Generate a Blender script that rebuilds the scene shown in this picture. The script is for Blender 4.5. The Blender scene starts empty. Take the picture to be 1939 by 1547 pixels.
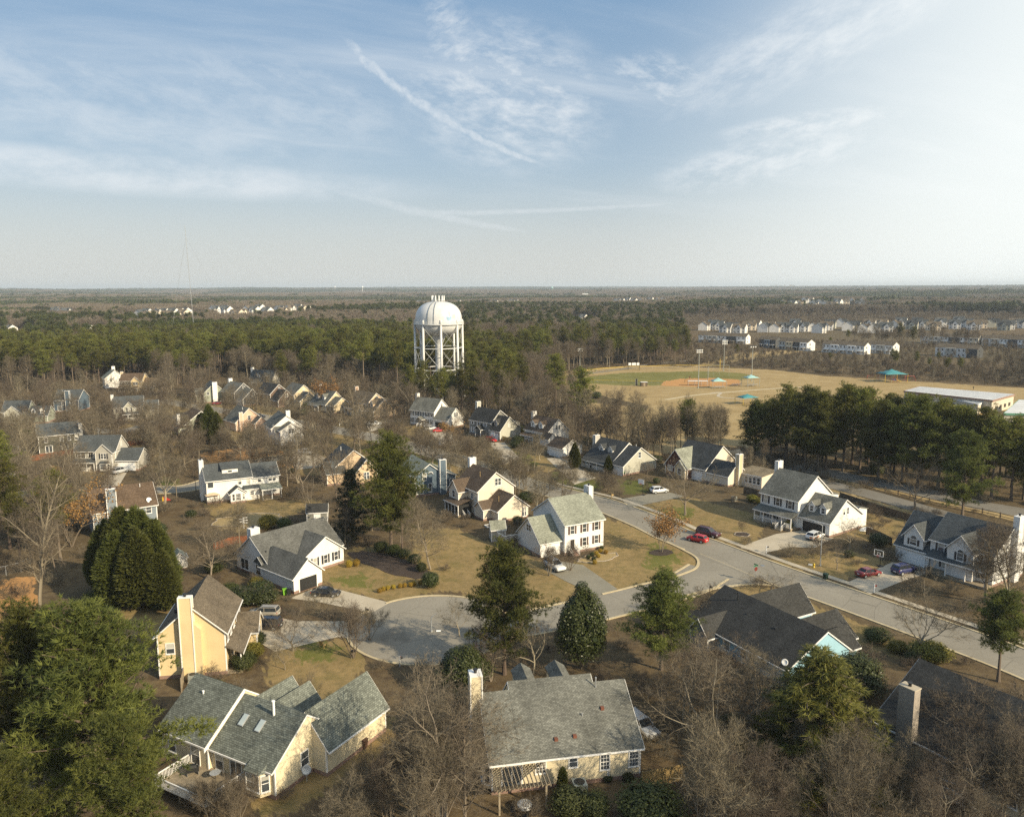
import bpy, math, random
import numpy as np
from mathutils import Vector, Matrix
SC = bpy.context.scene
COL = SC.collection
# ---------------------------------------------------------------- camera
FPX, CAMH, CX, CY = 1500.0, 50.0, 969.5, 773.5          # photo pixels 1939 x 1547
PIT = math.atan((CY-543.5)/FPX)
ROLL = -0.0036
_f = np.array([0, math.cos(PIT), -math.sin(PIT)]); _u0 = np.array([0, math.sin(PIT), math.cos(PIT)]); _r0 = np.array([1., 0, 0])
_r = _r0*math.cos(ROLL)+_u0*math.sin(ROLL); _u = _u0*math.cos(ROLL)-_r0*math.sin(ROLL)
cam = bpy.data.cameras.new('camera'); camo = bpy.data.objects.new('camera', cam); COL.objects.link(camo)
cam.sensor_fit = 'HORIZONTAL'; cam.sensor_width = 36; cam.lens = FPX/1939*36
cam.clip_start = 0.5; cam.clip_end = 60000
camo.matrix_world = Matrix(((_r[0], _u[0], -_f[0], 0), (_r[1], _u[1], -_f[1], 0), (_r[2], _u[2], -_f[2], CAMH), (0, 0, 0, 1)))
SC.camera = camo
# ---------------------------------------------------------------- light
SUN_EL = math.radians(27); SUN_V = Vector((0.82*math.cos(SUN_EL), -0.572*math.cos(SUN_EL), math.sin(SUN_EL)))
sl = bpy.data.lights.new('sun', 'SUN'); sl.energy = 5.0; sl.angle = math.radians(0.55); sl.color = (1.0, 0.85, 0.60)
so = bpy.data.objects.new('sun', sl); COL.objects.link(so); so.rotation_euler = SUN_V.to_track_quat('Z', 'Y').to_euler()
SC.view_settings.view_transform = 'Standard'; SC.view_settings.look = 'None'; SC.view_settings.gamma = 1.0
SC.view_settings.exposure = 0.5
SC.cycles.max_bounces = 5; SC.cycles.diffuse_bounces = 3; SC.cycles.glossy_bounces = 2; SC.cycles.transmission_bounces = 2
SC.cycles.volume_bounces = 0; SC.cycles.transparent_max_bounces = 4
SC.cycles.use_denoising = False; SC.cycles.sample_clamp_indirect = 4.0

def P(x, y, z=0.0):
    """the point at height z seen at photo pixel (x, y)"""
    d = _f*FPX+_r*(x-CX)-_u*(y-CY)
    t = (z-CAMH)/d[2]
    return Vector((d[0]*t, d[1]*t, z))
def hgt(b, ytop):
    """height of an upright thing whose foot is at pixel b and whose top is at pixel row ytop"""
    p = P(*b); lo, hi = 0.0, 400.0
    for _ in range(40):
        m = (lo+hi)/2; q = np.array([p[0], p[1], m-CAMH])
        if CY-FPX*q.dot(_u)/q.dot(_f) > ytop: lo = m
        else: hi = m
    return lo
def azel(x, y):
    d = _f*FPX+_r*(x-CX)-_u*(y-CY); d = d/np.linalg.norm(d)
    return math.degrees(math.atan2(d[0], d[1])), math.degrees(math.asin(d[2]))

# ---------------------------------------------------------------- node helpers
class NT:
    def __init__(s, tree): s.t = tree; s.n = tree.nodes; s.l = tree.links
    def put(s, sock, v):
        if isinstance(v, bpy.types.NodeSocket): s.l.new(v, sock)
        elif v is not None: sock.default_value = v
    def node(s, typ, props=None, **ins):
        nd = s.n.new(typ)
        for k, v in (props or {}).items(): setattr(nd, k, v)
        for k, v in ins.items():
            s.put(nd.inputs[int(k[1:])] if k[0] == 'i' and k[1:].isdigit() else nd.inputs[k.replace('_', ' ')], v)
        return nd
    def math(s, op, a, b=None, c=None, clamp=False):
        nd = s.node('ShaderNodeMath', dict(operation=op, use_clamp=clamp), i0=a)
        if b is not None: s.put(nd.inputs[1], b)
        if c is not None: s.put(nd.inputs[2], c)
        return nd.outputs[0]
    def mix(s, fac, a, b, mode='MIX'):
        nd = s.node('ShaderNodeMix', dict(data_type='RGBA', blend_type=mode))
        s.put(nd.inputs[0], fac); s.put(nd.inputs[6], a); s.put(nd.inputs[7], b)
        return nd.outputs[2]
    def noise(s, vec, scale, detail=3, rough=0.55, dist=0.0):
        nd = s.node('ShaderNodeTexNoise', None, Scale=scale, Detail=detail, Roughness=rough, Distortion=dist)
        if vec is not None: s.put(nd.inputs['Vector'], vec)
        return nd.outputs[0]
    def ramp(s, v, a, b, lo=0.0, hi=1.0, smooth=False):
        nd = s.node('ShaderNodeMapRange', dict(interpolation_type='SMOOTHSTEP' if smooth else 'LINEAR'), i0=v, i1=a, i2=b, i3=lo, i4=hi)
        return nd.outputs[0]
    def scl(s, vec, xyz):
        return s.node('ShaderNodeVectorMath', dict(operation='MULTIPLY'), i0=vec, i1=xyz).outputs[0]
def C4(c): return (c[0], c[1], c[2], 1.0)
def newmat(name):
    m = bpy.data.materials.new(name); m.use_nodes = True
    t = NT(m.node_tree); b = m.node_tree.nodes['Principled BSDF']
    return m, t, b
# ---------------------------------------------------------------- sky
w = bpy.data.worlds.new('World'); SC.world = w; w.use_nodes = True
t = NT(w.node_tree); bg = w.node_tree.nodes['Background']; bg.inputs[1].default_value = 0.075
sky = t.node('ShaderNodeTexSky', dict(sky_type='NISHITA', sun_disc=False, sun_elevation=SUN_EL, sun_rotation=math.atan2(SUN_V[0], SUN_V[1]),
    altitude=100, air_density=1.0, dust_density=1.6, ozone_density=2.0)).outputs[0]
dirv = t.node('ShaderNodeTexCoord').outputs['Generated']
sx = t.node('ShaderNodeSeparateXYZ', None, i0=dirv)
AZ = t.math('MULTIPLY', t.math('ARCTAN2', sx.outputs[0], sx.outputs[1]), 57.2958)
EL = t.math('MULTIPLY', t.math('ARCSINE', sx.outputs[2]), 57.2958)
zz = t.math('ADD', t.math('MAXIMUM', sx.outputs[2], 0.0), 0.13)
pl = t.node('ShaderNodeCombineXYZ', None, i0=t.math('DIVIDE', sx.outputs[0], zz), i1=t.math('DIVIDE', sx.outputs[1], zz)).outputs[0]
ae = t.node('ShaderNodeCombineXYZ', None, i0=AZ, i1=EL).outputs[0]
# low haze fades the blue towards the horizon
blue = t.mix(t.ramp(EL, 0, 24, 0, 1), (5.9, 6.8, 7.1, 1), (1.55, 3.3, 5.7, 1))
base = t.mix(0.72, sky, blue)
low = t.ramp(EL, 0.0, 9.0, 1.0, 0.0, True)
base = t.mix(t.math('MULTIPLY', low, 0.75), base, (6.7, 6.65, 6.2, 1))
# brighter, milkier air towards the right
side = t.ramp(t.math('ADD', AZ, t.math('MULTIPLY', EL, -0.25)), 3, 33, 0, 1, True)
base = t.mix(t.math('MULTIPLY', side, 0.85), base, (9.6, 10.0, 9.7, 1))
# thin cirrus: broad veils and finer streaks, stretched across the sky
rot = t.node('ShaderNodeVectorRotate', dict(rotation_type='Z_AXIS'), Vector=pl, Angle=math.radians(-24)).outputs[0]
v1 = t.noise(t.scl(rot, (0.30, 0.95, 1)), 1.25, 6, 0.6, 0.15)
v2 = t.noise(t.scl(rot, (0.55, 2.3, 1)), 2.4, 7, 0.65, 0.2)
veil = t.math('MULTIPLY', t.ramp(v1, 0.44, 0.72, 0, 1, True), t.ramp(v2, 0.25, 0.75, 0.35, 1))
veil = t.math('MULTIPLY', veil, t.ramp(EL, 3, 9, 0, 1, True))
cloud = t.math('MULTIPLY', veil, 0.78)
def blob(px, py, rx, ry, k, sc, lo=0.4, hi=0.68, ang=0):
    """a wispy patch round the sky direction of a photo pixel"""
    global cloud
    a, e = azel(px, py)
    dx = t.math('SUBTRACT', AZ, a); dy = t.math('SUBTRACT', EL, e)
    if ang:
        c, s_ = math.cos(math.radians(ang)), math.sin(math.radians(ang))
        dx, dy = t.math('ADD', t.math('MULTIPLY', dx, c), t.math('MULTIPLY', dy, s_)), t.math('SUBTRACT', t.math('MULTIPLY', dy, c), t.math('MULTIPLY', dx, s_))
    d2 = t.math('ADD', t.math('POWER', t.math('ABSOLUTE', t.math('DIVIDE', dx, rx)), 2.0), t.math('POWER', t.math('ABSOLUTE', t.math('DIVIDE', dy, ry)), 2.0))
    g = t.ramp(d2, 0.0, 1.0, 1.0, 0.0, True)
    vv = t.node('ShaderNodeCombineXYZ', None, i0=t.math('MULTIPLY', dx, 0.8), i1=t.math('MULTIPLY', dy, 2.0)).outputs[0]
    n = t.ramp(t.noise(vv, sc, 8, 0.66, 0.12), lo, hi, 0, 1, True)
    cloud = t.math('MAXIMUM', cloud, t.math('MULTIPLY', t.math('MULTIPLY', g, n), k))
blob(955, 185, 9.0, 6.0, 0.9, 0.4, 0.3, 0.8, -8)
blob(860, 85, 2.2, 4.6, 0.7, 0.5, 0.3, 0.75, 20)
blob(1560, 60, 14, 3.2, 0.7, 0.34, 0.28, 0.78, 20)
blob(1250, 155, 5, 2.2, 0.55, 0.5, 0.38, 0.68, -12)
blob(1450, 300, 9, 2.0, 0.62, 0.45, 0.36, 0.68, 10)
blob(1530, 235, 7, 0.9, 0.6, 0.6, 0.36, 0.66, 4)
blob(200, 325, 24, 1.6, 0.75, 0.2, 0.2, 0.75, -1.5)
blob(150, 190, 20, 4.0, 0.42, 0.22, 0.3, 0.7, -8)
blob(520, 180, 12, 4.0, 0.35, 0.3, 0.3, 0.7, -10)
def trail(pts, w0, w1, k, wob, sc):
    """a drifting contrail through three photo pixels"""
    global cloud
    q = [azel(*p) for p in pts]
    A = np.polyfit([a for a, e in q], [e for a, e in q], 2)
    a0, a1 = q[0][0], q[-1][0]
    c = t.math('ADD', t.math('MULTIPLY', t.math('ADD', t.math('MULTIPLY', AZ, float(A[0])), float(A[1])), AZ), float(A[2]))
    nz = t.math('MULTIPLY', t.math('SUBTRACT', t.noise(ae, sc, 6, 0.65), 0.5), wob)
    wd = t.ramp(AZ, a0, a1, w0, w1)
    d = t.math('DIVIDE', t.math('ABSOLUTE', t.math('ADD', t.math('SUBTRACT', EL, c), t.math('MULTIPLY', nz, wd))), wd)
    g = t.ramp(d, 0.15, 1.0, 1.0, 0.0, True)
    ends = t.math('MULTIPLY', t.ramp(AZ, a0-0.3, a0+1.6, 0, 1, True), t.ramp(AZ, a1-2.5, a1+0.3, 1, 0, True))
    tex = t.ramp(t.noise(ae, sc*2.2, 6, 0.7), 0.3, 0.6, 0.45, 1)
    cloud = t.math('MAXIMUM', cloud, t.math('MULTIPLY', t.math('MULTIPLY', g, ends), t.math('MULTIPLY', tex, k)))
trail([(640, 70), (835, 222), (1050, 318)], 0.78, 0.22, 0.58, 2.0, 0.8)
trail([(600, 345), (800, 402), (1010, 440)], 0.65, 0.22, 0.3, 1.4, 0.6)
trail([(760, 404), (1000, 400), (1290, 384)], 0.3, 0.18, 0.34, 1.4, 0.5)
col = t.mix(t.math('MINIMUM', cloud, 0.95), base, t.mix(side, (7.9, 8.3, 8.6, 1), (9.6, 9.9, 9.8, 1)))
t.l.new(col, bg.inputs[0])
# ---------------------------------------------------------------- mesh helpers
class MB:
    """collects faces; build() links them as one mesh object"""
    def __init__(s): s.v = []; s.f = []; s.m = []
    def add(s, vs, fs, mi=0):
        o = len(s.v); s.v += [tuple(v) for v in vs]; s.f += [[o+i for i in f] for f in fs]; s.m += [mi]*len(fs)
    def box(s, x0, y0, z0, x1, y1, z1, mi=0):
        s.add([(x0, y0, z0), (x1, y0, z0), (x1, y1, z0), (x0, y1, z0), (x0, y0, z1), (x1, y0, z1), (x1, y1, z1), (x0, y1, z1)],
              [(0, 3, 2, 1), (4, 5, 6, 7), (0, 1, 5, 4), (1, 2, 6, 5), (2, 3, 7, 6), (3, 0, 4, 7)], mi)
    def prism(s, prof, ax, a, b, mi=0):
        """prof: (p, q) list; ax x: p=y q=z along x; ax y: p=x q=z along y; ax z: p=x q=y along z"""
        def w(p, q, t_): return (t_, p, q) if ax == 'x' else (p, t_, q) if ax == 'y' else (p, q, t_)
        n = len(prof); s.add([w(p, q, a) for p, q in prof]+[w(p, q, b) for p, q in prof],
            [list(range(n))[::-1], list(range(n, 2*n))]+[(i, (i+1) % n, n+(i+1) % n, n+i) for i in range(n)], mi)
    def tube(s, p0, p1, r0, r1=None, n=8, mi=0, cap=True):
        r1 = r0 if r1 is None else r1
        p0, p1 = Vector(p0), Vector(p1); d = (p1-p0).normalized()
        a = d.orthogonal().normalized(); b = d.cross(a)
        vs = []
        for p, r in ((p0, r0), (p1, r1)):
            for i in range(n):
                an = 2*math.pi*i/n; vs.append(p+(a*math.cos(an)+b*math.sin(an))*r)
        fs = [(i, (i+1) % n, n+(i+1) % n, n+i) for i in range(n)]
        if cap: fs += [list(range(n))[::-1], list(range(n, 2*n))]
        s.add(vs, fs, mi)
    def lathe(s, prof, n=24, mi=0, c=(0, 0)):
        vs = []; fs = []
        for r, z in prof:
            for i in range(n):
                an = 2*math.pi*i/n; vs.append((c[0]+r*math.cos(an), c[1]+r*math.sin(an), z))
        for k in range(len(prof)-1):
            for i in range(n): fs.append((k*n+i, k*n+(i+1) % n, (k+1)*n+(i+1) % n, (k+1)*n+i))
        s.add(vs, fs, mi)
    def build(s, name, mats, parent=None, smooth=False, uv=True, recalc=True):
        me = bpy.data.meshes.new(name); me.from_pydata(s.v, [], s.f)
        if not isinstance(mats, (list, tuple)): mats = [mats]
        for m in mats: me.materials.append(MAT[m] if isinstance(m, str) else m)
        me.polygons.foreach_set('material_index', s.m)
        if recalc:
            import bmesh
            bm = bmesh.new(); bm.from_mesh(me); bmesh.ops.recalc_face_normals(bm, faces=bm.faces); bm.to_mesh(me); bm.free()
        if smooth:
            me.polygons.foreach_set('use_smooth', [True]*len(me.polygons))
        if uv: auto_uv(me)
        me.update()
        o = bpy.data.objects.new(name, me); COL.objects.link(o)
        if parent is not None: o.parent = parent
        return o
def auto_uv(me):
    nl = len(me.loops)
    if not nl: return
    co = np.empty(len(me.vertices)*3); me.vertices.foreach_get('co', co); co = co.reshape(-1, 3)
    vi = np.empty(nl, int); me.loops.foreach_get('vertex_index', vi)
    nf = len(me.polygons); no = np.empty(nf*3); me.polygons.foreach_get('normal', no); no = no.reshape(-1, 3)
    lt = np.empty(nf, int); me.polygons.foreach_get('loop_total', lt)
    n = np.repeat(no, lt, axis=0); p = co[vi]
    flat = np.abs(n[:, 2]) > 0.97
    tx = np.stack([-n[:, 1], n[:, 0], np.zeros(nl)], 1); L = np.linalg.norm(tx, axis=1, keepdims=True); tx = np.where(L > 1e-6, tx/np.maximum(L, 1e-6), 0)
    tx[flat] = (1, 0, 0); bt = np.cross(n, tx); bt[flat] = (0, 1, 0)
    uv = np.stack([(p*tx).sum(1), (p*bt).sum(1)], 1)
    l = me.uv_layers.new(name='UVMap'); l.data.foreach_set('uv', uv.ravel())
def soup(name, tri, mats, mi=None, tint=None):
    """a mesh datablock from an (n, 3, 3) array of triangles"""
    n = len(tri); me = bpy.data.meshes.new(name)
    me.vertices.add(n*3); me.vertices.foreach_set('co', np.ascontiguousarray(tri, dtype=np.float32).ravel())
    me.loops.add(n*3); me.loops.foreach_set('vertex_index', np.arange(n*3, dtype=np.int32))
    me.polygons.add(n); me.polygons.foreach_set('loop_start', np.arange(0, n*3, 3, dtype=np.int32))
    try: me.polygons.foreach_set('loop_total', np.full(n, 3, dtype=np.int32))
    except Exception: pass
    for m in mats: me.materials.append(MAT[m])
    if mi is not None: me.polygons.foreach_set('material_index', np.asarray(mi, dtype=np.int32))
    if tint is not None:
        a = me.attributes.new('tint', 'FLOAT', 'POINT'); a.data.foreach_set('value', np.repeat(np.asarray(tint, dtype=np.float32), 3))
    me.update(calc_edges=True)
    return me
def link(name, me, parent=None):
    o = bpy.data.objects.new(name, me); COL.objects.link(o)
    if parent is not None: o.parent = parent
    return o
def thing(name, label, cat, loc=(0, 0, 0), rz=0.0, group=None):
    o = bpy.data.objects.new(name, None); COL.objects.link(o); o.empty_display_size = 0.3
    o.location = loc; o.rotation_euler = (0, 0, rz)
    return tag(o, label, cat, group)
def tag(o, label=None, cat=None, group=None, kind=None):
    if label: o['label'] = label
    if cat: o['category'] = cat
    if group: o['group'] = group
    if kind: o['kind'] = kind
    return o
def clone(src, loc, rz=0.0, sc=None, label=None, group=None):
    def rec(o, par):
        c = o.copy(); COL.objects.link(c)
        if par is not None: c.parent = par; c.matrix_parent_inverse = o.matrix_parent_inverse
        for ch in o.children: rec(ch, c)
        return c
    r = rec(src, None); r.location = loc; r.rotation_euler = (0, 0, rz)
    if sc is not None: r.scale = sc if isinstance(sc, (tuple, list)) else (sc, sc, sc)
    if label: r['label'] = label
    if group: r['group'] = group
    return r
MAT = {}
# ---------------------------------------------------------------- materials
def plain(name, c, rough=0.6, metal=0.0, var=0.12, scale=0.6, spec=0.4):
    m, t, b = newmat(name); co = t.node('ShaderNodeTexCoord').outputs['Object']
    n = t.noise(co, scale, 4)
    t.l.new(t.mix(t.ramp(n, 0.3, 0.7), C4([x*(1-var) for x in c]), C4([min(1, x*(1+var)) for x in c])), b.inputs['Base Color'])
    b.inputs['Roughness'].default_value = rough; b.inputs['Metallic'].default_value = metal
    b.inputs['Specular IOR Level'].default_value = spec
    MAT[name] = m; return m
def siding(name, c, lap=0.19):
    m, t, b = newmat(name); uv = t.node('ShaderNodeUVMap').outputs[0]; s = t.node('ShaderNodeSeparateXYZ', None, i0=uv)
    fr = t.math('FRACT', t.math('DIVIDE', s.outputs[1], lap))
    co = t.node('ShaderNodeTexCoord').outputs['Object']
    n = t.noise(co, 0.45, 5); st = t.noise(t.scl(co, (2.5, 2.5, 0.25)), 1.0, 4)
    c1 = t.mix(t.ramp(n, 0.3, 0.72), C4([x*0.88 for x in c]), C4([min(1, x*1.05) for x in c]))
    c1 = t.mix(t.ramp(st, 0.55, 0.8, 0, 0.25), c1, C4([c[0]*0.72, c[1]*0.69, c[2]*0.62]))
    c1 = t.mix(t.ramp(fr, 0.0, 0.22, 0.30, 0.0), c1, C4([x*0.45 for x in c]))
    t.l.new(c1, b.inputs['Base Color'])
    b.inputs['Roughness'].default_value = 0.62; b.inputs['Specular IOR Level'].default_value = 0.3
    MAT[name] = m
def shingle(name, c, contrast=0.24, course=0.15, patch=0.24):
    m, t, b = newmat(name); uv = t.node('ShaderNodeUVMap').outputs[0]
    br = t.node('ShaderNodeTexBrick', dict(offset=0.37), Vector=uv, Scale=1.0, Mortar_Size=0.022, Brick_Width=0.33, Row_Height=course, Bias=0.0,
        Color1=C4([x*(1-contrast) for x in c]), Color2=C4([x*(1+contrast) for x in c]), Mortar=C4([x*0.45 for x in c]))
    co = t.node('ShaderNodeTexCoord').outputs['Object']
    n = t.noise(co, 0.35, 5, 0.6); n2 = t.noise(co, 3.2, 3, 0.6)
    k = t.ramp(n, 0.3, 0.7, 1-patch, 1+patch); k2 = t.ramp(n2, 0.3, 0.7, 0.86, 1.14)
    col = t.mix(1.0, br.outputs[0], t.node('ShaderNodeCombineColor', None, i0=t.math('MULTIPLY', k, k2), i1=t.math('MULTIPLY', k, k2), i2=t.math('MULTIPLY', k, k2)).outputs[0], 'MULTIPLY')
    s = t.node('ShaderNodeSeparateXYZ', None, i0=uv)
    streak = t.noise(t.node('ShaderNodeCombineXYZ', None, i0=s.outputs[0], i1=t.math('MULTIPLY', s.outputs[1], 0.12)).outputs[0], 1.4, 4)
    col = t.mix(t.ramp(streak, 0.58, 0.8, 0, 0.35), col, C4([x*0.5 for x in c]))
    t.l.new(col, b.inputs['Base Color'])
    bp = t.node('ShaderNodeBump', None, Strength=0.5, Distance=0.02, Height=br.outputs[1]); bp.invert = True
    t.l.new(bp.outputs[0], b.inputs['Normal'])
    b.inputs['Roughness'].default_value = 0.9; b.inputs['Specular IOR Level'].default_value = 0.15
    MAT[name] = m
def brick(name, c):
    m, t, b = newmat(name); uv = t.node('ShaderNodeUVMap').outputs[0]
    br = t.node('ShaderNodeTexBrick', None, Vector=uv, Scale=1.0, Mortar_Size=0.012, Brick_Width=0.22, Row_Height=0.075,
        Color1=C4([x*0.75 for x in c]), Color2=C4([x*1.2 for x in c]), Mortar=(0.3, 0.27, 0.23, 1))
    t.l.new(br.outputs[0], b.inputs['Base Color']); b.inputs['Roughness'].default_value = 0.85
    MAT[name] = m
for nm, c in dict(white=(0.74, 0.72, 0.68), cream=(0.68, 0.585, 0.40), yellow=(0.68, 0.53, 0.30), beige=(0.69, 0.60, 0.475), offwhite=(0.70, 0.69, 0.66), tan=(0.60, 0.49, 0.32),
        blue=(0.105, 0.145, 0.185), slate=(0.20, 0.235, 0.265), greige=(0.44, 0.42, 0.37), olive=(0.12, 0.115, 0.088), grey=(0.21, 0.205, 0.18), palegrey=(0.43, 0.42, 0.35),
        sky_blue=(0.30, 0.50, 0.60), pink=(0.62, 0.43, 0.31), darkbrown=(0.14, 0.095, 0.07), sage=(0.30, 0.32, 0.25), charcoal=(0.07, 0.073, 0.075), peach=(0.62, 0.46, 0.30), maroon=(0.09, 0.03, 0.025)).items():
    siding('sd_'+nm, c)
for nm, c in dict(greygreen=(0.122, 0.135, 0.125), grey=(0.125, 0.125, 0.115), dark=(0.062, 0.066, 0.068), charcoal=(0.05, 0.05, 0.048), brown=(0.125, 0.092, 0.066), redbrown=(0.125, 0.088, 0.06),
        pale=(0.27, 0.28, 0.225), tanbrown=(0.15, 0.122, 0.088), slate=(0.085, 0.093, 0.095), sand=(0.23, 0.19, 0.13)).items():
    shingle('rf_'+nm, c)
shingle('rf_greygreen', (0.148, 0.160, 0.138), 0.30, 0.21, 0.24); shingle('rf_mossgrey', (0.155, 0.155, 0.135), 0.26, 0.15, 0.32)
brick('brick', (0.23, 0.10, 0.065)); brick('stone', (0.30, 0.25, 0.2))
plain('trim', (0.76, 0.74, 0.70), 0.5, var=0.05); plain('dark', (0.02, 0.02, 0.02), 0.5); plain('gutter', (0.6, 0.58, 0.52), 0.5)
plain('shut_black', (0.025, 0.027, 0.035), 0.5); plain('shut_brown', (0.09, 0.055, 0.045), 0.5); plain('door_red', (0.16, 0.03, 0.02), 0.4); plain('door_dark', (0.04, 0.035, 0.03), 0.4)
plain('metal', (0.35, 0.36, 0.36), 0.4, 0.7); plain('galv', (0.42, 0.43, 0.43), 0.5, 0.4); plain('rust_vent', (0.16, 0.06, 0.035), 0.7)
plain('wood_weathered', (0.27, 0.22, 0.15), 0.85, scale=3, var=0.3); plain('wood_new', (0.42, 0.29, 0.12), 0.8, scale=3, var=0.25); plain('wood_red', (0.20, 0.075, 0.035), 0.85, scale=2, var=0.3); plain('wood_dark', (0.10, 0.075, 0.05), 0.85, scale=3, var=0.3)
plain('black_plastic', (0.015, 0.017, 0.016), 0.45); plain('green_plastic', (0.16, 0.38, 0.03), 0.45); plain('bin_brown', (0.085, 0.045, 0.03), 0.5); plain('bin_green', (0.012, 0.035, 0.022), 0.45)
plain('white_paint', (0.80, 0.80, 0.78), 0.4, var=0.04); plain('yellow_paint', (0.55, 0.38, 0.03), 0.4); plain('teal_cloth', (0.045, 0.21, 0.235), 0.75); plain('pale_teal_cloth', (0.27, 0.45, 0.44), 0.75)
plain('red_plastic', (0.4, 0.04, 0.03), 0.4); plain('rubber', (0.015, 0.015, 0.015), 0.8); plain('galv_pole', (0.34, 0.36, 0.33), 0.5, 0.3); plain('skylight', (0.42, 0.48, 0.48), 0.12, var=0.1)
plain('mulch', (0.05, 0.035, 0.026), 0.95, scale=4, var=0.35); plain('straw', (0.30, 0.22, 0.10), 0.95, scale=3, var=0.25); plain('clay_bank', (0.45, 0.25, 0.09), 0.95, scale=1.2, var=0.35)
plain('copper_green', (0.12, 0.3, 0.2), 0.5); plain('cloth_tan', (0.5, 0.38, 0.26), 0.9); plain('flat_roof', (0.60, 0.60, 0.59), 0.7, var=0.08, scale=0.15); plain('concrete_block', (0.52, 0.47, 0.38), 0.85, scale=1.0)
def glassmat(name, c):
    m, t, b = newmat(name); co = t.node('ShaderNodeObjectInfo').outputs['Random']
    t.l.new(t.mix(co, C4(c), C4([x*2.6 for x in c])), b.inputs['Base Color'])
    b.inputs['Roughness'].default_value = 0.08; b.inputs['Specular IOR Level'].default_value = 0.6; MAT[name] = m
glassmat('glass', (0.035, 0.04, 0.045)); glassmat('blinds', (0.22, 0.215, 0.19)); glassmat('car_glass', (0.012, 0.014, 0.016))
def carpaint(name, c, rough=0.25):
    m, t, b = newmat(name); b.inputs['Base Color'].default_value = C4(c); b.inputs['Roughness'].default_value = rough
    b.inputs['Coat Weight'].default_value = 0.6; b.inputs['Coat Roughness'].default_value = 0.08
    nz = t.noise(t.node('ShaderNodeTexCoord').outputs['Object'], 1.5, 3)
    t.l.new(t.ramp(nz, 0.3, 0.7, rough, rough+0.2), b.inputs['Roughness']); MAT[name] = m
for nm, c in dict(car_red=(0.42, 0.012, 0.012), car_darkred=(0.20, 0.012, 0.014), car_maroon=(0.055, 0.012, 0.016), car_white=(0.72, 0.72, 0.70), car_black=(0.012, 0.012, 0.014), car_tan=(0.27, 0.24, 0.19), car_silver=(0.40, 0.41, 0.42), car_blue=(0.02, 0.025, 0.10), car_grey=(0.09, 0.095, 0.10), car_orange=(0.60, 0.2, 0.05)).items(): carpaint(nm, c)
def tail(name, c):
    m, t, b = newmat(name); b.inputs['Base Color'].default_value = C4(c); b.inputs['Roughness'].default_value = 0.2; MAT[name] = m
tail('lamp_red', (0.35, 0.01, 0.01)); tail('lamp_clear', (0.6, 0.6, 0.58))
def surf(name, c1, c2, c3, s1=0.25, s2=2.0, rough=0.92, bump=0.3, cracks=False):
    m, t, b = newmat(name); co = t.node('ShaderNodeTexCoord').outputs['Object']
    a = t.noise(co, s1, 6, 0.6); d = t.noise(co, s2, 5, 0.7)
    col = t.mix(t.ramp(a, 0.32, 0.68), C4(c1), C4(c2)); col = t.mix(t.ramp(d, 0.45, 0.75, 0, 0.6), col, C4(c3))
    if cracks:
        v = t.node('ShaderNodeTexVoronoi', dict(feature='DISTANCE_TO_EDGE'), Vector=t.mix(0.4, co, t.node('ShaderNodeTexNoise', None, Vector=co, Scale=0.4).outputs[1], 'ADD'), Scale=0.16)
        col = t.mix(t.ramp(v.outputs[0], 0.0, 0.014, 0.42, 0.0), col, C4([x*0.35 for x in c1]))
    if cracks: col = t.mix(t.ramp(t.noise(co, 0.55, 5, 0.7), 0.6, 0.78, 0, 0.5), col, C4([x*0.55 for x in c1])); col = t.mix(t.ramp(t.noise(co, 0.9, 2, 0.5), 0.68, 0.74, 0, 0.35), col, C4([x*0.45 for x in c1]))
    t.l.new(col, b.inputs['Base Color']); b.inputs['Roughness'].default_value = rough; b.inputs['Specular IOR Level'].default_value = 0.2
    bp = t.node('ShaderNodeBump', None, Strength=bump, Distance=0.05, Height=d); t.l.new(bp.outputs[0], b.inputs['Normal']); MAT[name] = m
surf('asphalt', (0.215, 0.195, 0.158), (0.275, 0.25, 0.203), (0.175, 0.157, 0.127), 0.10, 2.5, cracks=True)
surf('asphalt_new', (0.17, 0.155, 0.13), (0.215, 0.197, 0.165), (0.15, 0.137, 0.115), 0.12, 2.5)
surf('concrete', (0.40, 0.345, 0.26), (0.47, 0.41, 0.315), (0.33, 0.285, 0.21), 0.3, 2.0)
surf('old_drive', (0.20, 0.185, 0.145), (0.255, 0.235, 0.185), (0.155, 0.142, 0.11), 0.3, 2.0)
surf('kerb', (0.44, 0.36, 0.22), (0.52, 0.44, 0.29), (0.3, 0.24, 0.15), 0.5, 3.0)
def leafmat(name, c1, c2, trans=0.0, objvar=0.35, rough=0.6):
    m, t, b = newmat(name); at = t.node('ShaderNodeAttribute', dict(attribute_name='tint')).outputs['Fac']
    r = t.node('ShaderNodeObjectInfo').outputs['Random']
    col = t.mix(at, C4(c1), C4(c2)); k = t.ramp(r, 0, 1, 1-objvar, 1+objvar)
    hs = t.node('ShaderNodeHueSaturation', None, Hue=t.ramp(r, 0, 1, 0.485, 0.512), Saturation=1.0, Value=k, Fac=1.0, Color=col)
    t.l.new(hs.outputs[0], b.inputs['Base Color']); b.inputs['Roughness'].default_value = rough; b.inputs['Specular IOR Level'].default_value = 0.25
    if trans > 0:
        tr = t.node('ShaderNodeBsdfTranslucent', None, Color=hs.outputs[0]); mx = t.node('ShaderNodeMixShader', None, i0=trans, i1=b.outputs[0], i2=tr.outputs[0])
        t.l.new(mx.outputs[0], m.node_tree.nodes['Material Output'].inputs[0])
    MAT[name] = m
leafmat('needles', (0.068, 0.078, 0.017), (0.21, 0.205, 0.042), 0.3); leafmat('cypress_leaf', (0.034, 0.044, 0.010), (0.088, 0.094, 0.020), 0.12, 0.15)
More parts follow.
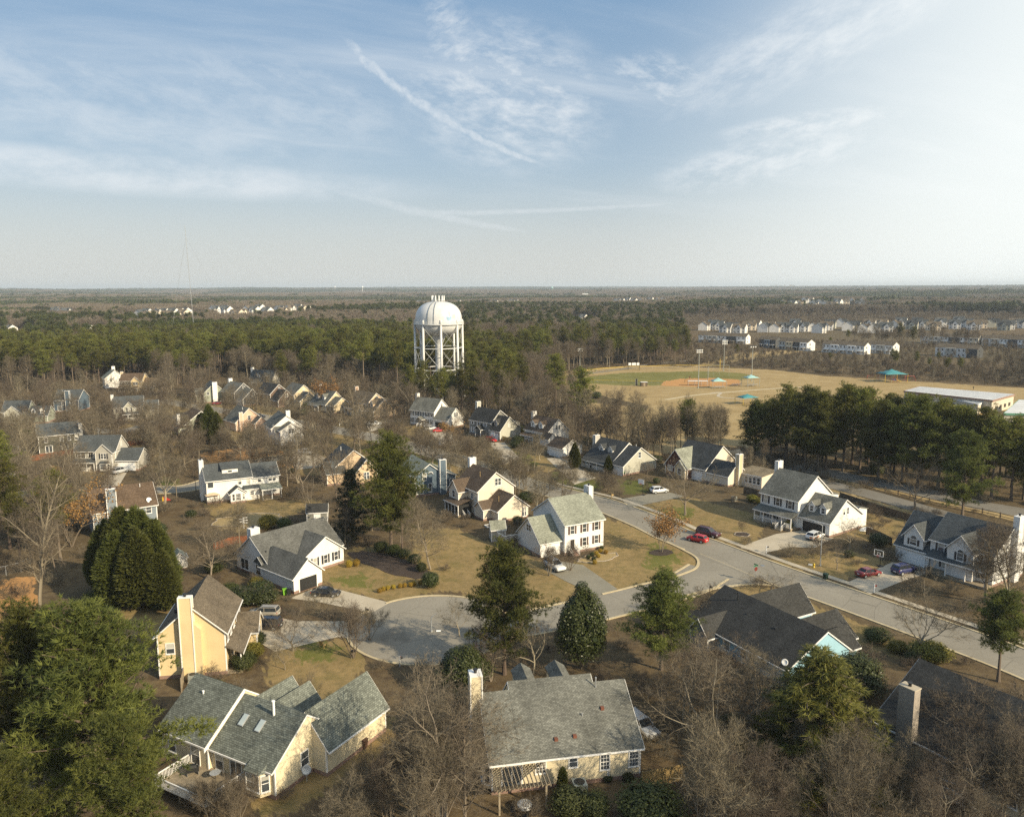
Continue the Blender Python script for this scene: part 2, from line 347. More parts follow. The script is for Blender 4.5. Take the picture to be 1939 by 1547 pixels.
leafmat('magnolia_leaf', (0.022, 0.032, 0.010), (0.062, 0.070, 0.020), 0.08, 0.2, 0.4); leafmat('cedar_leaf', (0.075, 0.080, 0.016), (0.20, 0.185, 0.04), 0.22, 0.12)
leafmat('shrub_leaf', (0.03, 0.042, 0.012), (0.085, 0.095, 0.025), 0.12, 0.3); leafmat('gold_leaf', (0.22, 0.15, 0.02), (0.40, 0.27, 0.035), 0.15, 0.15); leafmat('olive_leaf', (0.11, 0.10, 0.016), (0.20, 0.18, 0.03), 0.15, 0.1)
leafmat('dead_leaf', (0.17, 0.09, 0.032), (0.33, 0.185, 0.06), 0.15, 0.2)
leafmat('bark', (0.115, 0.092, 0.066), (0.24, 0.20, 0.145), 0, 0.25, 0.9); leafmat('bark_pale', (0.19, 0.16, 0.115), (0.36, 0.31, 0.23), 0, 0.2, 0.9); leafmat('twig', (0.085, 0.068, 0.048), (0.20, 0.165, 0.115), 0, 0.25, 0.9)
leafmat('pine_bark', (0.10, 0.075, 0.055), (0.19, 0.15, 0.115), 0, 0.2, 0.95)
leafmat('needles_near', (0.045, 0.058, 0.015), (0.150, 0.158, 0.034), 0.25)
leafmat('far_needles', (0.040, 0.050, 0.014), (0.095, 0.102, 0.026), 0.1, 0.3); leafmat('far_twig', (0.105, 0.084, 0.060), (0.19, 0.158, 0.118), 0, 0.22, 0.9)
# ---------------------------------------------------------------- ground
def inpoly(x, y, poly):
    r = np.zeros(x.shape, bool); n = len(poly)
    for i in range(n):
        x0, y0 = poly[i]; x1, y1 = poly[(i+1) % n]
        if y0 == y1: continue
        c = ((y0 > y) != (y1 > y)) & (x < (x1-x0)*(y-y0)/(y1-y0)+x0); r ^= c
    return r
def G(pts): return [tuple(P(a, b)[:2]) for a, b in pts]
def terrain(x, y):
    d = np.hypot(x, y); k = np.clip((d-750)/1500, 0, 1); k = k*k*(3-2*k)
    far = np.clip((d-3500)/7000, 0, 1)
    return k*(7*np.sin(x/610+1.3)*np.sin(y/780+0.4)+5*np.sin(x/1450-y/2100+2)+3*np.sin(x/270+y/390))+far*24
LAWN = [G(p) for p in (
    [(590, 1085), (655, 1040), (735, 1030), (800, 1052), (850, 1085), (850, 1118), (800, 1124), (735, 1141), (640, 1117)],
    [(770, 1000), (860, 1000), (965, 1040), (1060, 1075), (1130, 1128), (1000, 1150), (860, 1122), (845, 1080), (790, 1040)],
    [(1138, 976), (1225, 1008), (1290, 1038), (1320, 1056), (1322, 1070), (1285, 1087), (1166, 1118), (1075, 1070), (1140, 1040)],
    [(1195, 960), (1300, 940), (1440, 975), (1440, 1022), (1395, 1036), (1290, 998)],
    [(1335, 1118), (1400, 1110), (1480, 1113), (1530, 1140), (1640, 1185), (1760, 1240), (1700, 1250), (1560, 1190), (1420, 1150)],
    [(510, 1235), (660, 1205), (700, 1260), (640, 1310), (560, 1330), (500, 1290)],
    [(215, 1150), (330, 1140), (330, 1200), (250, 1215)],
    [(640, 800), (760, 842), (700, 870), (620, 850)], [(720, 795), (800, 790), (840, 812), (800, 830), (715, 812)],
    [(930, 838), (1000, 842), (1060, 885), (1000, 905), (930, 880)], [(230, 800), (330, 830), (380, 850), (300, 900), (220, 840)],
    [(380, 950), (450, 935), (530, 950), (520, 1000), (430, 1010)], [(580, 800), (700, 835), (640, 860), (570, 850)],
    [(150, 880), (215, 895), (180, 930), (120, 920)], [(1630, 970), (1730, 985), (1700, 1040), (1600, 1010)], [(1450, 1060), (1600, 1040), (1690, 1065), (1600, 1098), (1520, 1080)],
    [(430, 985), (520, 960), (560, 940), (620, 950), (520, 990)], [(300, 760), (430, 740), (560, 780), (520, 850), (430, 830), (330, 800)],
    [(540, 1330), (700, 1290), (760, 1400), (640, 1480), (540, 1547), (470, 1547)],
    [(520, 860), (660, 830), (760, 860), (700, 900), (560, 900)], [(770, 860), (900, 890), (950, 930), (880, 905), (780, 890)])]
FIELD = [G(p) for p in (
    [(1060, 704), (1200, 692), (1460, 700), (1560, 712), (1939, 735), (2200, 760), (2200, 830), (1900, 800), (1640, 760), (1560, 745), (1470, 760), (1440, 850), (1380, 845), (1290, 830), (1230, 770), (1120, 745), (1060, 735)],
    [(1290, 700), (1560, 660), (1400, 668)], [(1560, 896), (1939, 978), (2200, 1040), (2200, 1052), (1939, 990), (1560, 903)], [(1540, 908), (1640, 945), (1800, 985), (1700, 975), (1560, 930)], [(1255, 745), (1320, 790), (1300, 850), (1220, 870), (1200, 800)],
    [(1100, 760), (1200, 770), (1190, 850), (1130, 840)])]
GREEN = [G(p) for p in (
    [(1090, 716), (1180, 706), (1330, 703), (1400, 706), (1440, 713), (1390, 722), (1330, 730), (1180, 730), (1110, 726)],
    [(1040, 890), (1110, 895), (1150, 925), (1090, 935), (1050, 915)], [(1165, 905), (1240, 912), (1255, 928), (1180, 942)], [(1240, 962), (1310, 955), (1330, 975), (1290, 992), (1240, 980)],
    [(940, 850), (1000, 855), (1040, 885), (960, 880)], [(770, 860), (850, 862), (870, 885), (800, 880)], [(600, 1095), (700, 1080), (720, 1125), (640, 1110)], [(1220, 1015), (1300, 1050), (1290, 1075), (1210, 1085)],
    [(560, 1210), (660, 1215), (650, 1260), (540, 1260)], [(300, 900), (345, 905), (340, 935), (300, 935)], [(730, 795), (770, 797), (760, 806), (720, 803)])]
CLAY = [G(p) for p in (
    [(1258, 722), (1290, 717), (1345, 716), (1400, 719), (1400, 731), (1330, 732), (1250, 731)],
    [(0, 1098), (60, 1090), (75, 1170), (70, 1240), (-40, 1260), (-60, 1120)], [(375, 858), (480, 845), (560, 860), (640, 870), (560, 885), (400, 875)],
    [(100, 880), (150, 885), (140, 905), (60, 905)])]
def build_ground():
    nr, na = 760, 620
    rr = np.concatenate([np.linspace(6, 36, 10)[:-1], np.geomspace(36, 30000, nr-9)])
    aa = np.radians(np.linspace(-60, 60, na))
    R, A = np.meshgrid(rr, aa, indexing='ij'); X = R*np.sin(A); Y = R*np.cos(A); Z = terrain(X, Y)
    v = np.stack([X, Y, Z], -1).reshape(-1, 3)
    i = np.arange(nr-1)[:, None]*na+np.arange(na-1)[None, :]
    f = np.stack([i, i+1, i+na+1, i+na], -1).reshape(-1, 4)[:, ::-1]
    me = bpy.data.meshes.new('ground'); me.vertices.add(len(v)); me.vertices.foreach_set('co', v.astype(np.float32).ravel())
    me.loops.add(f.size); me.loops.foreach_set('vertex_index', f.astype(np.int32).ravel()); me.polygons.add(len(f))
    me.polygons.foreach_set('loop_start', np.arange(0, f.size, 4, dtype=np.int32))
    me.polygons.foreach_set('use_smooth', np.ones(len(f), bool))
    x, y = v[:, 0], v[:, 1]; near = (np.hypot(x, y) < 900)
    rng = np.random.default_rng(3)
    for nm, polys, rad in (('lawn', LAWN, 1.6), ('field', FIELD, 1.6), ('green', GREEN, 2.2), ('clay', CLAY, 1.2)):
        acc = np.zeros(len(x))
        for k in range(7):
            jx = rng.uniform(-rad, rad, near.sum())+0.5*np.sin(y[near]*0.7+k); jy = rng.uniform(-rad, rad, near.sum())+0.5*np.sin(x[near]*0.8+2*k)
            m = np.zeros(near.sum(), bool)
            for p in polys: m |= inpoly(x[near]+jx, y[near]+jy, p)
            acc[near] += m/7
        if nm == 'green': acc[near] *= np.where(inpoly(x[near], y[near], polys[0]), 1.0, 0.66)
        a = me.attributes.new(nm, 'FLOAT', 'POINT'); a.data.foreach_set('value', acc.astype(np.float32))
    m, t, b = newmat('ground_cover'); co = t.node('ShaderNodeTexCoord').outputs['Object']
    n1 = t.noise(co, 0.09, 6, 0.6); n2 = t.noise(co, 0.7, 6, 0.65); n3 = t.noise(co, 5.0, 4, 0.7); n0 = t.noise(co, 0.004, 4, 0.6)
    def at(nm, s=0.55):
        return t.ramp(t.math('ADD', t.node('ShaderNodeAttribute', dict(attribute_name=nm)).outputs['Fac'], t.math('MULTIPLY', t.math('SUBTRACT', n2, 0.5), s*2)), 0.38, 0.62, 0, 1, True)
    lit = t.mix(t.ramp(n1, 0.35, 0.65), (0.105, 0.076, 0.042, 1), (0.15, 0.112, 0.062, 1)); lit = t.mix(t.ramp(n2, 0.42, 0.7), lit, (0.062, 0.044, 0.028, 1)); lit = t.mix(t.ramp(n3, 0.5, 0.75, 0, 0.6), lit, (0.185, 0.13, 0.072, 1))
    lit = t.mix(t.ramp(n0, 0.45, 0.6, 0, 0.5), lit, (0.10, 0.085, 0.05, 1))
    lawn = t.mix(t.ramp(n1, 0.4, 0.62), (0.25, 0.178, 0.082, 1), (0.31, 0.22, 0.10, 1)); lawn = t.mix(t.ramp(n2, 0.42, 0.68), lawn, (0.165, 0.128, 0.055, 1)); lawn = t.mix(t.ramp(n3, 0.42, 0.7, 0, 0.75), lawn, (0.20, 0.142, 0.066, 1))
    grn2 = t.mix(t.ramp(n3, 0.4, 0.7), (0.085, 0.088, 0.022, 1), (0.125, 0.118, 0.036, 1))
    lawn = t.mix(t.ramp(t.noise(co, 0.22, 5, 0.65), 0.5, 0.66, 0, 0.35), lawn, grn2)
    col = t.mix(at('lawn', 0.3), lit, lawn)
    fld = t.mix(t.ramp(n1, 0.35, 0.65), (0.30, 0.215, 0.10, 1), (0.38, 0.285, 0.145, 1)); fld = t.mix(t.ramp(t.noise(t.scl(co, (0.5, 2, 1)), 0.12, 5, 0.65), 0.45, 0.7, 0, 0.55), fld, (0.225, 0.165, 0.078, 1)); fld = t.mix(t.ramp(n3, 0.5, 0.75, 0, 0.4), fld, (0.24, 0.17, 0.085, 1))
    col = t.mix(at('field', 0.25), col, fld)
    grn = t.mix(t.ramp(n1, 0.35, 0.65), (0.078, 0.10, 0.016, 1), (0.125, 0.14, 0.03, 1)); grn = t.mix(t.ramp(n3, 0.45, 0.75, 0, 0.5), grn, (0.15, 0.14, 0.05, 1))
    col = t.mix(t.math('MULTIPLY', at('green', 0.5), 0.75), col, grn)
    cly = t.mix(n2, (0.40, 0.205, 0.075, 1), (0.46, 0.26, 0.11, 1)); col = t.mix(at('clay', 0.3), col, cly)
    t.l.new(col, b.inputs['Base Color']); b.inputs['Roughness'].default_value = 0.97; b.inputs['Specular IOR Level'].default_value = 0.1
    bp = t.node('ShaderNodeBump', None, Strength=0.5, Distance=0.12, Height=t.math('ADD', n3, t.math('MULTIPLY', n2, 1.5))); t.l.new(bp.outputs[0], b.inputs['Normal'])
    me.materials.append(m); me.update(calc_edges=True)
    return tag(link('ground', me), kind='structure')
build_ground()
# ---------------------------------------------------------------- roads
def resample(pts, step=2.0):
    pts = [Vector((p[0], p[1])) for p in pts]; out = [pts[0]]
    def cr(p0, p1, p2, p3, t_): return 0.5*((2*p1)+(p2-p0)*t_+(2*p0-5*p1+4*p2-p3)*t_*t_+(3*p1-p0-3*p2+p3)*t_**3)
    for i in range(len(pts)-1):
        p0 = pts[max(i-1, 0)]; p3 = pts[min(i+2, len(pts)-1)]
        n = max(1, int((pts[i+1]-pts[i]).length/step))
        for k in range(1, n+1): out.append(cr(p0, pts[i], pts[i+1], p3, k/n))
    return out
def normals(c):
    out = []
    for i in range(len(c)):
        d = (c[min(i+1, len(c)-1)]-c[max(i-1, 0)]).normalized(); out.append(Vector((-d.y, d.x)))
    return out
def ribbon(name, c, a, b, z, m, h=0.0, skip=None, gaps=True):
    """a strip from offset a to offset b along centreline c; h > 0 makes it a raised kerb"""
    n = normals(c); mb = MB()
    for i in range(len(c)-1):
        q = [c[i]+n[i]*a, c[i+1]+n[i+1]*a, c[i+1]+n[i+1]*b, c[i]+n[i]*b]
        if skip and skip(sum(q, Vector((0, 0)))/4): continue
        if h > 0: mb.prism([tuple(p) for p in q], 'z', -0.05, z+h)
        else: mb.add([(p.x, p.y, z) for p in q], [(0, 1, 2, 3)])
    return tag(mb.build(name, m, recalc=h > 0), kind='structure')
def patch(name, pts, z, m, px=True):
    q = G(pts) if px else pts; mb = MB(); mb.add([(a, b, z) for a, b in q], [list(range(len(q)))])
    o = mb.build(name, m, recalc=False)
    if o.data.polygons[0].normal.z < 0: o.data.flip_normals()
    return tag(o, kind='structure')
MAINC = resample(G([(300, 758), (400, 775), (480, 787), (590, 806), (700, 827), (780, 847), (850, 866), (930, 892), (1005, 919), (1075, 938), (1138, 954), (1223, 987), (1280, 1014), (1347, 1040), (1450, 1080), (1597, 1132), (1660, 1154), (1824, 1213), (1960, 1265), (2120, 1335)]))
MHW = 4.35
SIDEC = resample(G([(1372, 1062), (1300, 1106), (1240, 1124), (1170, 1142), (1080, 1163), (980, 1182), (870, 1190), (830, 1192)]))
SHW = 4.1
BULB = Vector(P(815, 1187)[:2]); BR = 11.9
def near_line(p, c, w): return min((p-q).length for q in c) < w
in_side = lambda p: near_line(p, SIDEC, SHW+1.2) or (p-BULB).length < BR-0.2
in_main = lambda p: near_line(p, MAINC, MHW+0.35)
ribbon('main_road', MAINC, -MHW, MHW, 0.028, 'asphalt')
ribbon('side_road', SIDEC[3:], -SHW, SHW, 0.020, 'asphalt')
patch('turning_circle', [(BULB.x+BR*math.cos(2*math.pi*i/60), BULB.y+BR*math.sin(2*math.pi*i/60)) for i in range(60)], 0.024, 'asphalt', False)
DRIVES = [('concrete', p) for p in (
    [(548, 1133), (608, 1109), (640, 1116), (738, 1141), (703, 1161), (600, 1139)], [(497, 1163), (560, 1176), (655, 1176), (700, 1200), (690, 1212), (640, 1206), (520, 1234), (490, 1216)],
    [(1520, 1004), (1579, 1019), (1545, 1037), (1500, 1036), (1442, 1048), (1402, 1037), (1418, 1029), (1470, 1011)], [(1602, 1104), (1690, 1064), (1775, 1080), (1710, 1100), (1648, 1125)],
    [(1035, 868), (1065, 866), (1128, 905), (1088, 918)], [(214, 893), (240, 895), (222, 926), (185, 922)], [(926, 838), (955, 838), (985, 868), (955, 880)], [(800, 806), (850, 812), (865, 845), (835, 840)],
    [(690, 798), (750, 797), (720, 812), (700, 818)], [(545, 853), (580, 848), (640, 880), (560, 890)])]+[('old_drive', p) for p in (
    [(1030, 1078), (1056, 1062), (1104, 1070), (1169, 1115), (1133, 1129), (1070, 1100)], [(1176, 945), (1259, 930), (1296, 940), (1213, 957), (1192, 962)])]
for k, (m, p) in enumerate(DRIVES): patch('driveway', p, 0.034+0.004*(k % 3), m)
DRV = [G(p) for m, p in DRIVES]
def in_drive(p): return any(inpoly(np.array([p.x]), np.array([p.y]), q)[0] for q in DRV)
ribbon('kerb', MAINC, MHW, MHW+0.4, 0.028, 'kerb', 0.10, lambda p: in_drive(p))
ribbon('kerb', MAINC, -MHW-0.4, -MHW, 0.028, 'kerb', 0.10, lambda p: near_line(p, SIDEC, SHW+4.5) or in_drive(p))
ribbon('kerb', SIDEC, SHW, SHW+0.4, 0.02, 'kerb', 0.10, lambda p: near_line(p, MAINC, MHW+5) or (p-BULB).length < BR+0.6 or in_drive(p))
ribbon('kerb', SIDEC, -SHW-0.4, -SHW, 0.02, 'kerb', 0.10, lambda p: near_line(p, MAINC, MHW+5) or (p-BULB).length < BR+0.6 or in_drive(p))
CIRC = [BULB+Vector((math.cos(a), math.sin(a)))*BR for a in np.linspace(0, 2*math.pi, 61)]
ribbon('kerb', CIRC, -0.4, 0.0, 0.024, 'kerb', 0.10, lambda p: near_line(p, SIDEC, SHW+0.3) or in_drive(p))
ribbon('kerb', resample(G([(1262, 1026), (1290, 1040), (1314, 1053), (1322, 1063), (1318, 1075), (1300, 1084), (1270, 1094), (1235, 1102)]), 0.8), -0.2, 0.25, 0.03, 'kerb', 0.10)
ribbon('kerb', resample(G([(1300, 1128), (1335, 1119), (1375, 1111), (1420, 1107), (1470, 1110), (1520, 1127)]), 0.8), -0.2, 0.25, 0.03, 'kerb', 0.10)
patch('road_apron', [(1270, 1030), (1314, 1053), (1322, 1063), (1318, 1075), (1275, 1093), (1290, 1118), (1335, 1119), (1420, 1107), (1450, 1108), (1420, 1060), (1340, 1030)], 0.016, 'asphalt')
ribbon('pavement', MAINC[next(i for i, p in enumerate(MAINC) if p.x > 5):], MHW+1.5, MHW+2.8, 0.062, 'concrete')
LEFTC = resample(G([(-200, 960), (-60, 950), (60, 935), (170, 928), (270, 928), (350, 925), (420, 905), (520, 868), (600, 872), (680, 885)]))
ribbon('back_road', LEFTC, -3.6, 3.6, 0.026, 'asphalt')
ribbon('kerb', LEFTC, 3.6, 4.0, 0.026, 'kerb', 0.1, in_drive); ribbon('kerb', LEFTC, -4.0, -3.6, 0.026, 'kerb', 0.1, in_drive)
FARC = resample(G([(-100, 800), (60, 800), (180, 815), (240, 815), (330, 790), (400, 772)]))
ribbon('upper_road', FARC, -3.4, 3.4, 0.024, 'asphalt')
# park access road, car park and paths
ribbon('park_road', resample(G([(1480, 897), (1560, 915), (1640, 934), (1740, 962), (1850, 992), (1960, 1020), (2160, 1075)])), -3.4, 3.4, 0.028, 'asphalt_new')
ribbon('car_park', resample(G([(1500, 884), (1560, 893), (1640, 910), (1740, 930), (1850, 955), (1960, 975), (2160, 1020)])), -4.2, 4.0, 0.026, 'asphalt_new')
ribbon('path', resample(G([(1260, 757), (1320, 748), (1400, 741), (1450, 737), (1520, 733)])), -1.3, 1.3, 0.03, 'kerb')
ribbon('path', resample(G([(1345, 745), (1365, 743), (1361, 751), (1395, 755), (1440, 757)])), -0.7, 0.7, 0.034, 'concrete')
ribbon('path', resample(G([(1075, 712), (1150, 703), (1185, 698), (1230, 690), (1300, 683)])), -1.8, 1.8, 0.03, 'asphalt_new')
# joints and patches on the asphalt
ribbon('road_joint', resample(G([(1325, 1048), (1360, 1062), (1400, 1079), (1450, 1102)])), -0.06, 0.06, 0.033, 'kerb')
patch('road_patch', [(1460, 1087), (1500, 1098), (1488, 1104), (1448, 1093)], 0.034, 'asphalt_new')
def disc(name, px, r, z, m, lab, cat, grp=None):
    p = P(*px); mb = MB(); mb.lathe([(0.001, z), (r, z), (r, z-0.03)], 20); o = mb.build(name, m); o.location = (p.x, p.y, 0); tag(o, lab, cat, grp); return o
disc('manhole_cover', (1444, 1071), 0.38, 0.045, 'metal', 'round iron manhole cover in the street beside the street name sign', 'manhole cover')
# ---------------------------------------------------------------- houses
WIN = {}
FOOT = []                                   # (x, y, radius) kept clear of random planting
def window_mesh(w_, h_, kind):
    k = (round(w_, 2), round(h_, 2), kind)
    if k in WIN: return WIN[k]
    f = 0.10; mb = MB(); hw, hh = w_/2, h_/2
    for a in ((-hw-f, -hh-f, hw+f, -hh), (-hw-f, hh, hw+f, hh+f), (-hw-f, -hh, -hw, hh), (hw, -hh, hw+f, hh)): mb.box(a[0], -0.07, a[1], a[2], 0.02, a[3])
    if kind in ('dh', 'grid', 'twin'): mb.box(-hw, -0.05, -0.035, hw, 0.0, 0.035)
    if kind == 'twin': mb.box(-0.07, -0.06, -hh, 0.07, 0.0, hh)
    if kind == 'grid':
        for i in (-1, 1): mb.box(i*hw/3-0.018, -0.045, -hh, i*hw/3+0.018, 0, hh)
        for i in (-1, 1): mb.box(-hw, -0.045, i*hh/2-0.018, hw, 0, i*hh/2+0.018)
    if kind == 'french':
        for i in (-0.5, 0.0, 0.5): mb.box(i*w_-0.06, -0.05, -hh, i*w_+0.06, 0, hh)
    mb.box(-hw-f-0.04, -0.12, -hh-f-0.06, hw+f+0.04, 0.0, -hh-f)
    fo = mb.build('window', 'trim'); me = fo.data; bpy.data.objects.remove(fo)
    g = MB(); g.add([(-hw, -0.03, -hh), (hw, -0.03, -hh), (hw, -0.03, hh), (-hw, -0.03, hh)], [(0, 1, 2, 3)]); po = g.build('pane', 'glass', recalc=False); pm = po.data; bpy.data.objects.remove(po)
    WIN[k] = (me, pm); return WIN[k]
SHUT = {}
def shutter_mesh(h_, m):
    if (h_, m) not in SHUT:
        mb = MB(); mb.box(-0.19, -0.05, -h_/2-0.05, 0.19, 0.01, h_/2+0.05); mb.box(-0.13, -0.062, -h_/2+0.05, 0.13, -0.05, -0.04); mb.box(-0.13, -0.062, 0.04, 0.13, -0.05, h_/2-0.05)
        o = mb.build('shutter', m); SHUT[(h_, m)] = o.data; bpy.data.objects.remove(o)
    return SHUT[(h_, m)]
class House:
    def __init__(s, label, o, th, wall='white', roof='grey', name='house', cat='house', foot=8, trim='trim', base='brick', fz=0.45):
        s.root = thing(name, label, cat, (o[0], o[1], 0), math.radians(th)); s.wall, s.roof, s.trimm, s.basem, s.fz = 'sd_'+wall, 'rf_'+roof, trim, base, fz
        s.W = MB(); s.R = MB(); s.T = MB(); s.B = MB(); s.extra = {}; s.th = math.radians(th); s.o = o
        FOOT.append((o[0], o[1], foot))
    def foot(s, x, y, r):
        c, n = math.cos(s.th), math.sin(s.th); FOOT.append((s.o[0]+c*x-n*y, s.o[1]+n*x+c*y, r)); return s
    def V(s, x0, x1, y0, y1, ze, zr, ax='x', rc=None, z0=0.0, oh=0.38, og=(0.28, 0.28), wall=None, roof=None, lift=0.0, ze1=None, thick=0.17, nowall=False):
        """a gabled block; ax is the ridge's axis, rc its offset, ze / ze1 the two eaves' heights"""
        if ax == 'x': a0, a1, p0, p1 = x0, x1, y0, y1
        else: a0, a1, p0, p1 = y0, y1, x0, x1
        if rc is None: rc = (p0+p1)/2
        zb = ze if ze1 is None else ze1
        W = s.W if wall is None else s.extra.setdefault(('wall', 'sd_'+wall), MB()); R = s.R if roof is None else s.extra.setdefault(('roof', 'rf_'+roof), MB())
        if not nowall: W.prism([(p0, z0), (p1, z0), (p1, zb), (rc, zr), (p0, ze)], ax, a0, a1)
        if z0 == 0 and not nowall and s.fz: 
            s.B.prism([(p0-0.015, -0.1), (p1+0.015, -0.1), (p1+0.015, s.fz), (p0-0.015, s.fz)], ax, a0-0.015, a1+0.015)
        m0 = (zr-ze)/max(0.01, rc-p0); m1 = (zr-zb)/max(0.01, p1-rc)
        e0 = (p0-oh, ze-oh*m0); e1 = (p1+oh, zb-oh*m1); g = 0.025+lift
        if rc-p0 < 0.05: e0 = (p0-0.02, zr)
        if p1-rc < 0.05: e1 = (p1+0.02, zr)
        prof = [(e0[0], e0[1]+g), (rc, zr+g), (e1[0], e1[1]+g), (e1[0], e1[1]+g+thick), (rc, zr+g+thick), (e0[0], e0[1]+g+thick)]
        R.prism(prof, ax, a0-og[0], a1+og[1])
        d = 0.24
        for a, sgn, o_ in ((a0-og[0], -1, og[0]), (a1+og[1], 1, og[1])):       # rake boards
            if o_ < 0.02: continue
            b = [(e0[0], e0[1]+g-d+thick), (rc, zr+g-d+thick), (e1[0], e1[1]+g-d+thick), (e1[0], e1[1]+g+thick-0.05), (rc, zr+g+thick-0.05), (e0[0], e0[1]+g+thick-0.05)]
            s.T.prism(b, ax, a+sgn*0.003, a+sgn*0.05)
        for (p, z), sg in ((e0, -1), (e1, 1)):                                   # fascia and gutter
            if (sg < 0 and rc-p0 < 0.05) or (sg > 0 and p1-rc < 0.05): continue
            q = sorted((p+sg*0.004, p+sg*0.10)); s.T.prism([(q[0], z+g-0.05), (q[1], z+g-0.05), (q[1], z+g+0.12), (q[0], z+g+0.12)], ax, a0-og[0]+0.01, a1+og[1]-0.01)
        if not nowall and z0 < 1:                                                # corner boards
            for a, sa in ((a0, -1), (a1, 1)):
                for p, sp, z in ((p0, -1, ze), (p1, 1, zb)):
                    aa = sorted((a+sa*0.025, a-sa*0.14)); pp = sorted((p+sp*0.025, p-sp*0.14))
                    s.T.prism([(pp[0], s.fz+0.01), (pp[1], s.fz+0.01), (pp[1], z-0.06), (pp[0], z-0.06)], ax, aa[0], aa[1])
        return s
    def win(s, x, y, z, ang=0, w_=0.95, h_=1.45, kind='dh', shut=None, parent=None, pane='glass'):
        """ang 0 faces -y, 90 faces +x, 180 faces +y, 270 faces -x"""
        me, pm = window_mesh(w_, h_, kind)
        o = link('window', me, parent or s.root); o.location = (x, y, z); o.rotation_euler = (0, 0, math.radians(ang))
        rw = random.Random(int(x*13+y*7+z*31+ang)); pq = link('pane', pm, o)
        if rw.random() < 0.38 and kind in ('dh', 'grid', 'twin'):
            hb_ = h_*rw.choice((0.3, 0.48, 0.48, 0.95)); kk = ('b', round(w_, 2), round(hb_, 2), round(h_, 2))
            if kk not in WIN: bl_ = MB(); bl_.add([(-w_/2, -0.034, h_/2-hb_), (w_/2, -0.034, h_/2-hb_), (w_/2, -0.034, h_/2), (-w_/2, -0.034, h_/2)], [(0, 1, 2, 3)]); bo = bl_.build('blind', 'blinds', recalc=False); WIN[kk] = bo.data; bpy.data.objects.remove(bo)
            link('blind', WIN[kk], o)
        if shut:
            for d in (-1, 1):
                q = link('shutter', shutter_mesh(h_, shut), o); q.location = (d*(w_/2+0.31), 0, 0)
        return o
    def row(s, y, z, xs, ang=0, **k):
        for x in xs: s.win(x if ang in (0, 180) else y, y if ang in (0, 180) else x, z, ang, **k)
        return s
    def chimney(s, x0, x1, y0, y1, z1, m=None, shoulder=None, cap=True, z0=0.0):
        mb = MB(); mm = m or s.wall; mb.box(x0, y0, z0, x1, y1, z1)
        if shoulder:                                                           # wider below: (side, extra, z)
            side, ex, zs = shoulder
            if side == 'x+': mb.prism([(x1-0.01, z0), (x1+ex, z0), (x1+ex, zs-0.5), (x1-0.01, zs+0.4)], 'y', y0+0.01, y1-0.01)
            if side == 'x-': mb.prism([(x0+0.01, z0), (x0-ex, z0), (x0-ex, zs-0.5), (x0+0.01, zs+0.4)], 'y', y0+0.01, y1-0.01)
            if side == 'y-': mb.prism([(y0+0.01, z0), (y0-ex, z0), (y0-ex, zs-0.5), (y0+0.01, zs+0.4)], 'x', x0+0.01, x1-0.01)
        o = mb.build('chimney', mm, s.root)
        if cap:
            c = MB(); c.box(x0-0.06, y0-0.06, z1+0.002, x1+0.06, y1+0.06, z1+0.12); cx, cy = (x0+x1)/2, (y0+y1)/2
            if mm.startswith('sd'):
                for xx in (x0, x1):
                    for yy in (y0, y1): c.box(xx-0.07, yy-0.07, z0+0.5, xx+0.07, yy+0.07, z1)
            c.build('chimney_cap', 'trim' if mm.startswith('sd') else 'concrete', o)
            f = MB(); f.tube((cx, cy, z1+0.1), (cx, cy, z1+0.45), 0.17, n=8); f.tube((cx, cy, z1+0.45), (cx, cy, z1+0.52), 0.27, n=8); f.build('flue', 'dark', o)
        return s
    def dormer(s, x, y0, y1, z0, ze, zr, w_=1.5, wall=None, roof=None, kind='dh', ang=0, ww=0.7, wh=1.1, shut=None):
        """ang 0 looks towards -y; y0 is its face"""
        W = MB(); h = w_/2; yb = y1
        W.prism([(x-h, z0), (x+h, z0), (x+h, ze), (x, zr), (x-h, ze)], 'y', y0, yb, 0)
        m = (zr-ze)/h; o_ = 0.18
        W.prism([(x-h-o_, ze-o_*m+0.02), (x, zr+0.02), (x+h+o_, ze-o_*m+0.02), (x+h+o_, ze-o_*m+0.14), (x, zr+0.14), (x-h-o_, ze-o_*m+0.14)], 'y', min(y0, yb)-(0.18 if ang == 0 else 0), max(y0, yb)+(0.18 if ang == 180 else 0), 1)
        f = y0-0.185 if ang == 0 else y0+0.185; q = sorted((f, f+(-0.03 if ang == 0 else 0.03)))
        W.prism([(x-h-o_, ze-o_*m-0.06), (x, zr-0.06), (x+h+o_, ze-o_*m-0.06), (x+h+o_, ze-o_*m+0.10), (x, zr+0.10), (x-h-o_, ze-o_*m+0.10)], 'y', q[0], q[1], 2)
        d = W.build('dormer', ['sd_'+wall if wall else s.wall, 'rf_'+roof if roof else s.roof, 'trim'], s.root)
        s.win(x, y0, (z0+ze)/2+0.1, ang, ww, wh, kind, shut, parent=d); return s
    def shed(s, x0, x1, y0, y1, zlo, zhi, side='y-', wall=False, roof=None, posts=0, rail=False, name='porch_roof', gap=None, floor=0.45, pz=0.0):
        """a lean-to roof; with posts an open porch"""
        R = MB(); t_ = 0.14; oh = 0.25
        if side == 'y-': pr = [(y0-oh, zlo), (y1, zhi), (y1, zhi+t_), (y0-oh, zlo+t_)]; R.prism(pr, 'x', x0-0.2, x1+0.2)
        if side == 'y+': pr = [(y0, zhi), (y1+oh, zlo), (y1+oh, zlo+t_), (y0, zhi+t_)]; R.prism(pr, 'x', x0-0.2, x1+0.2)
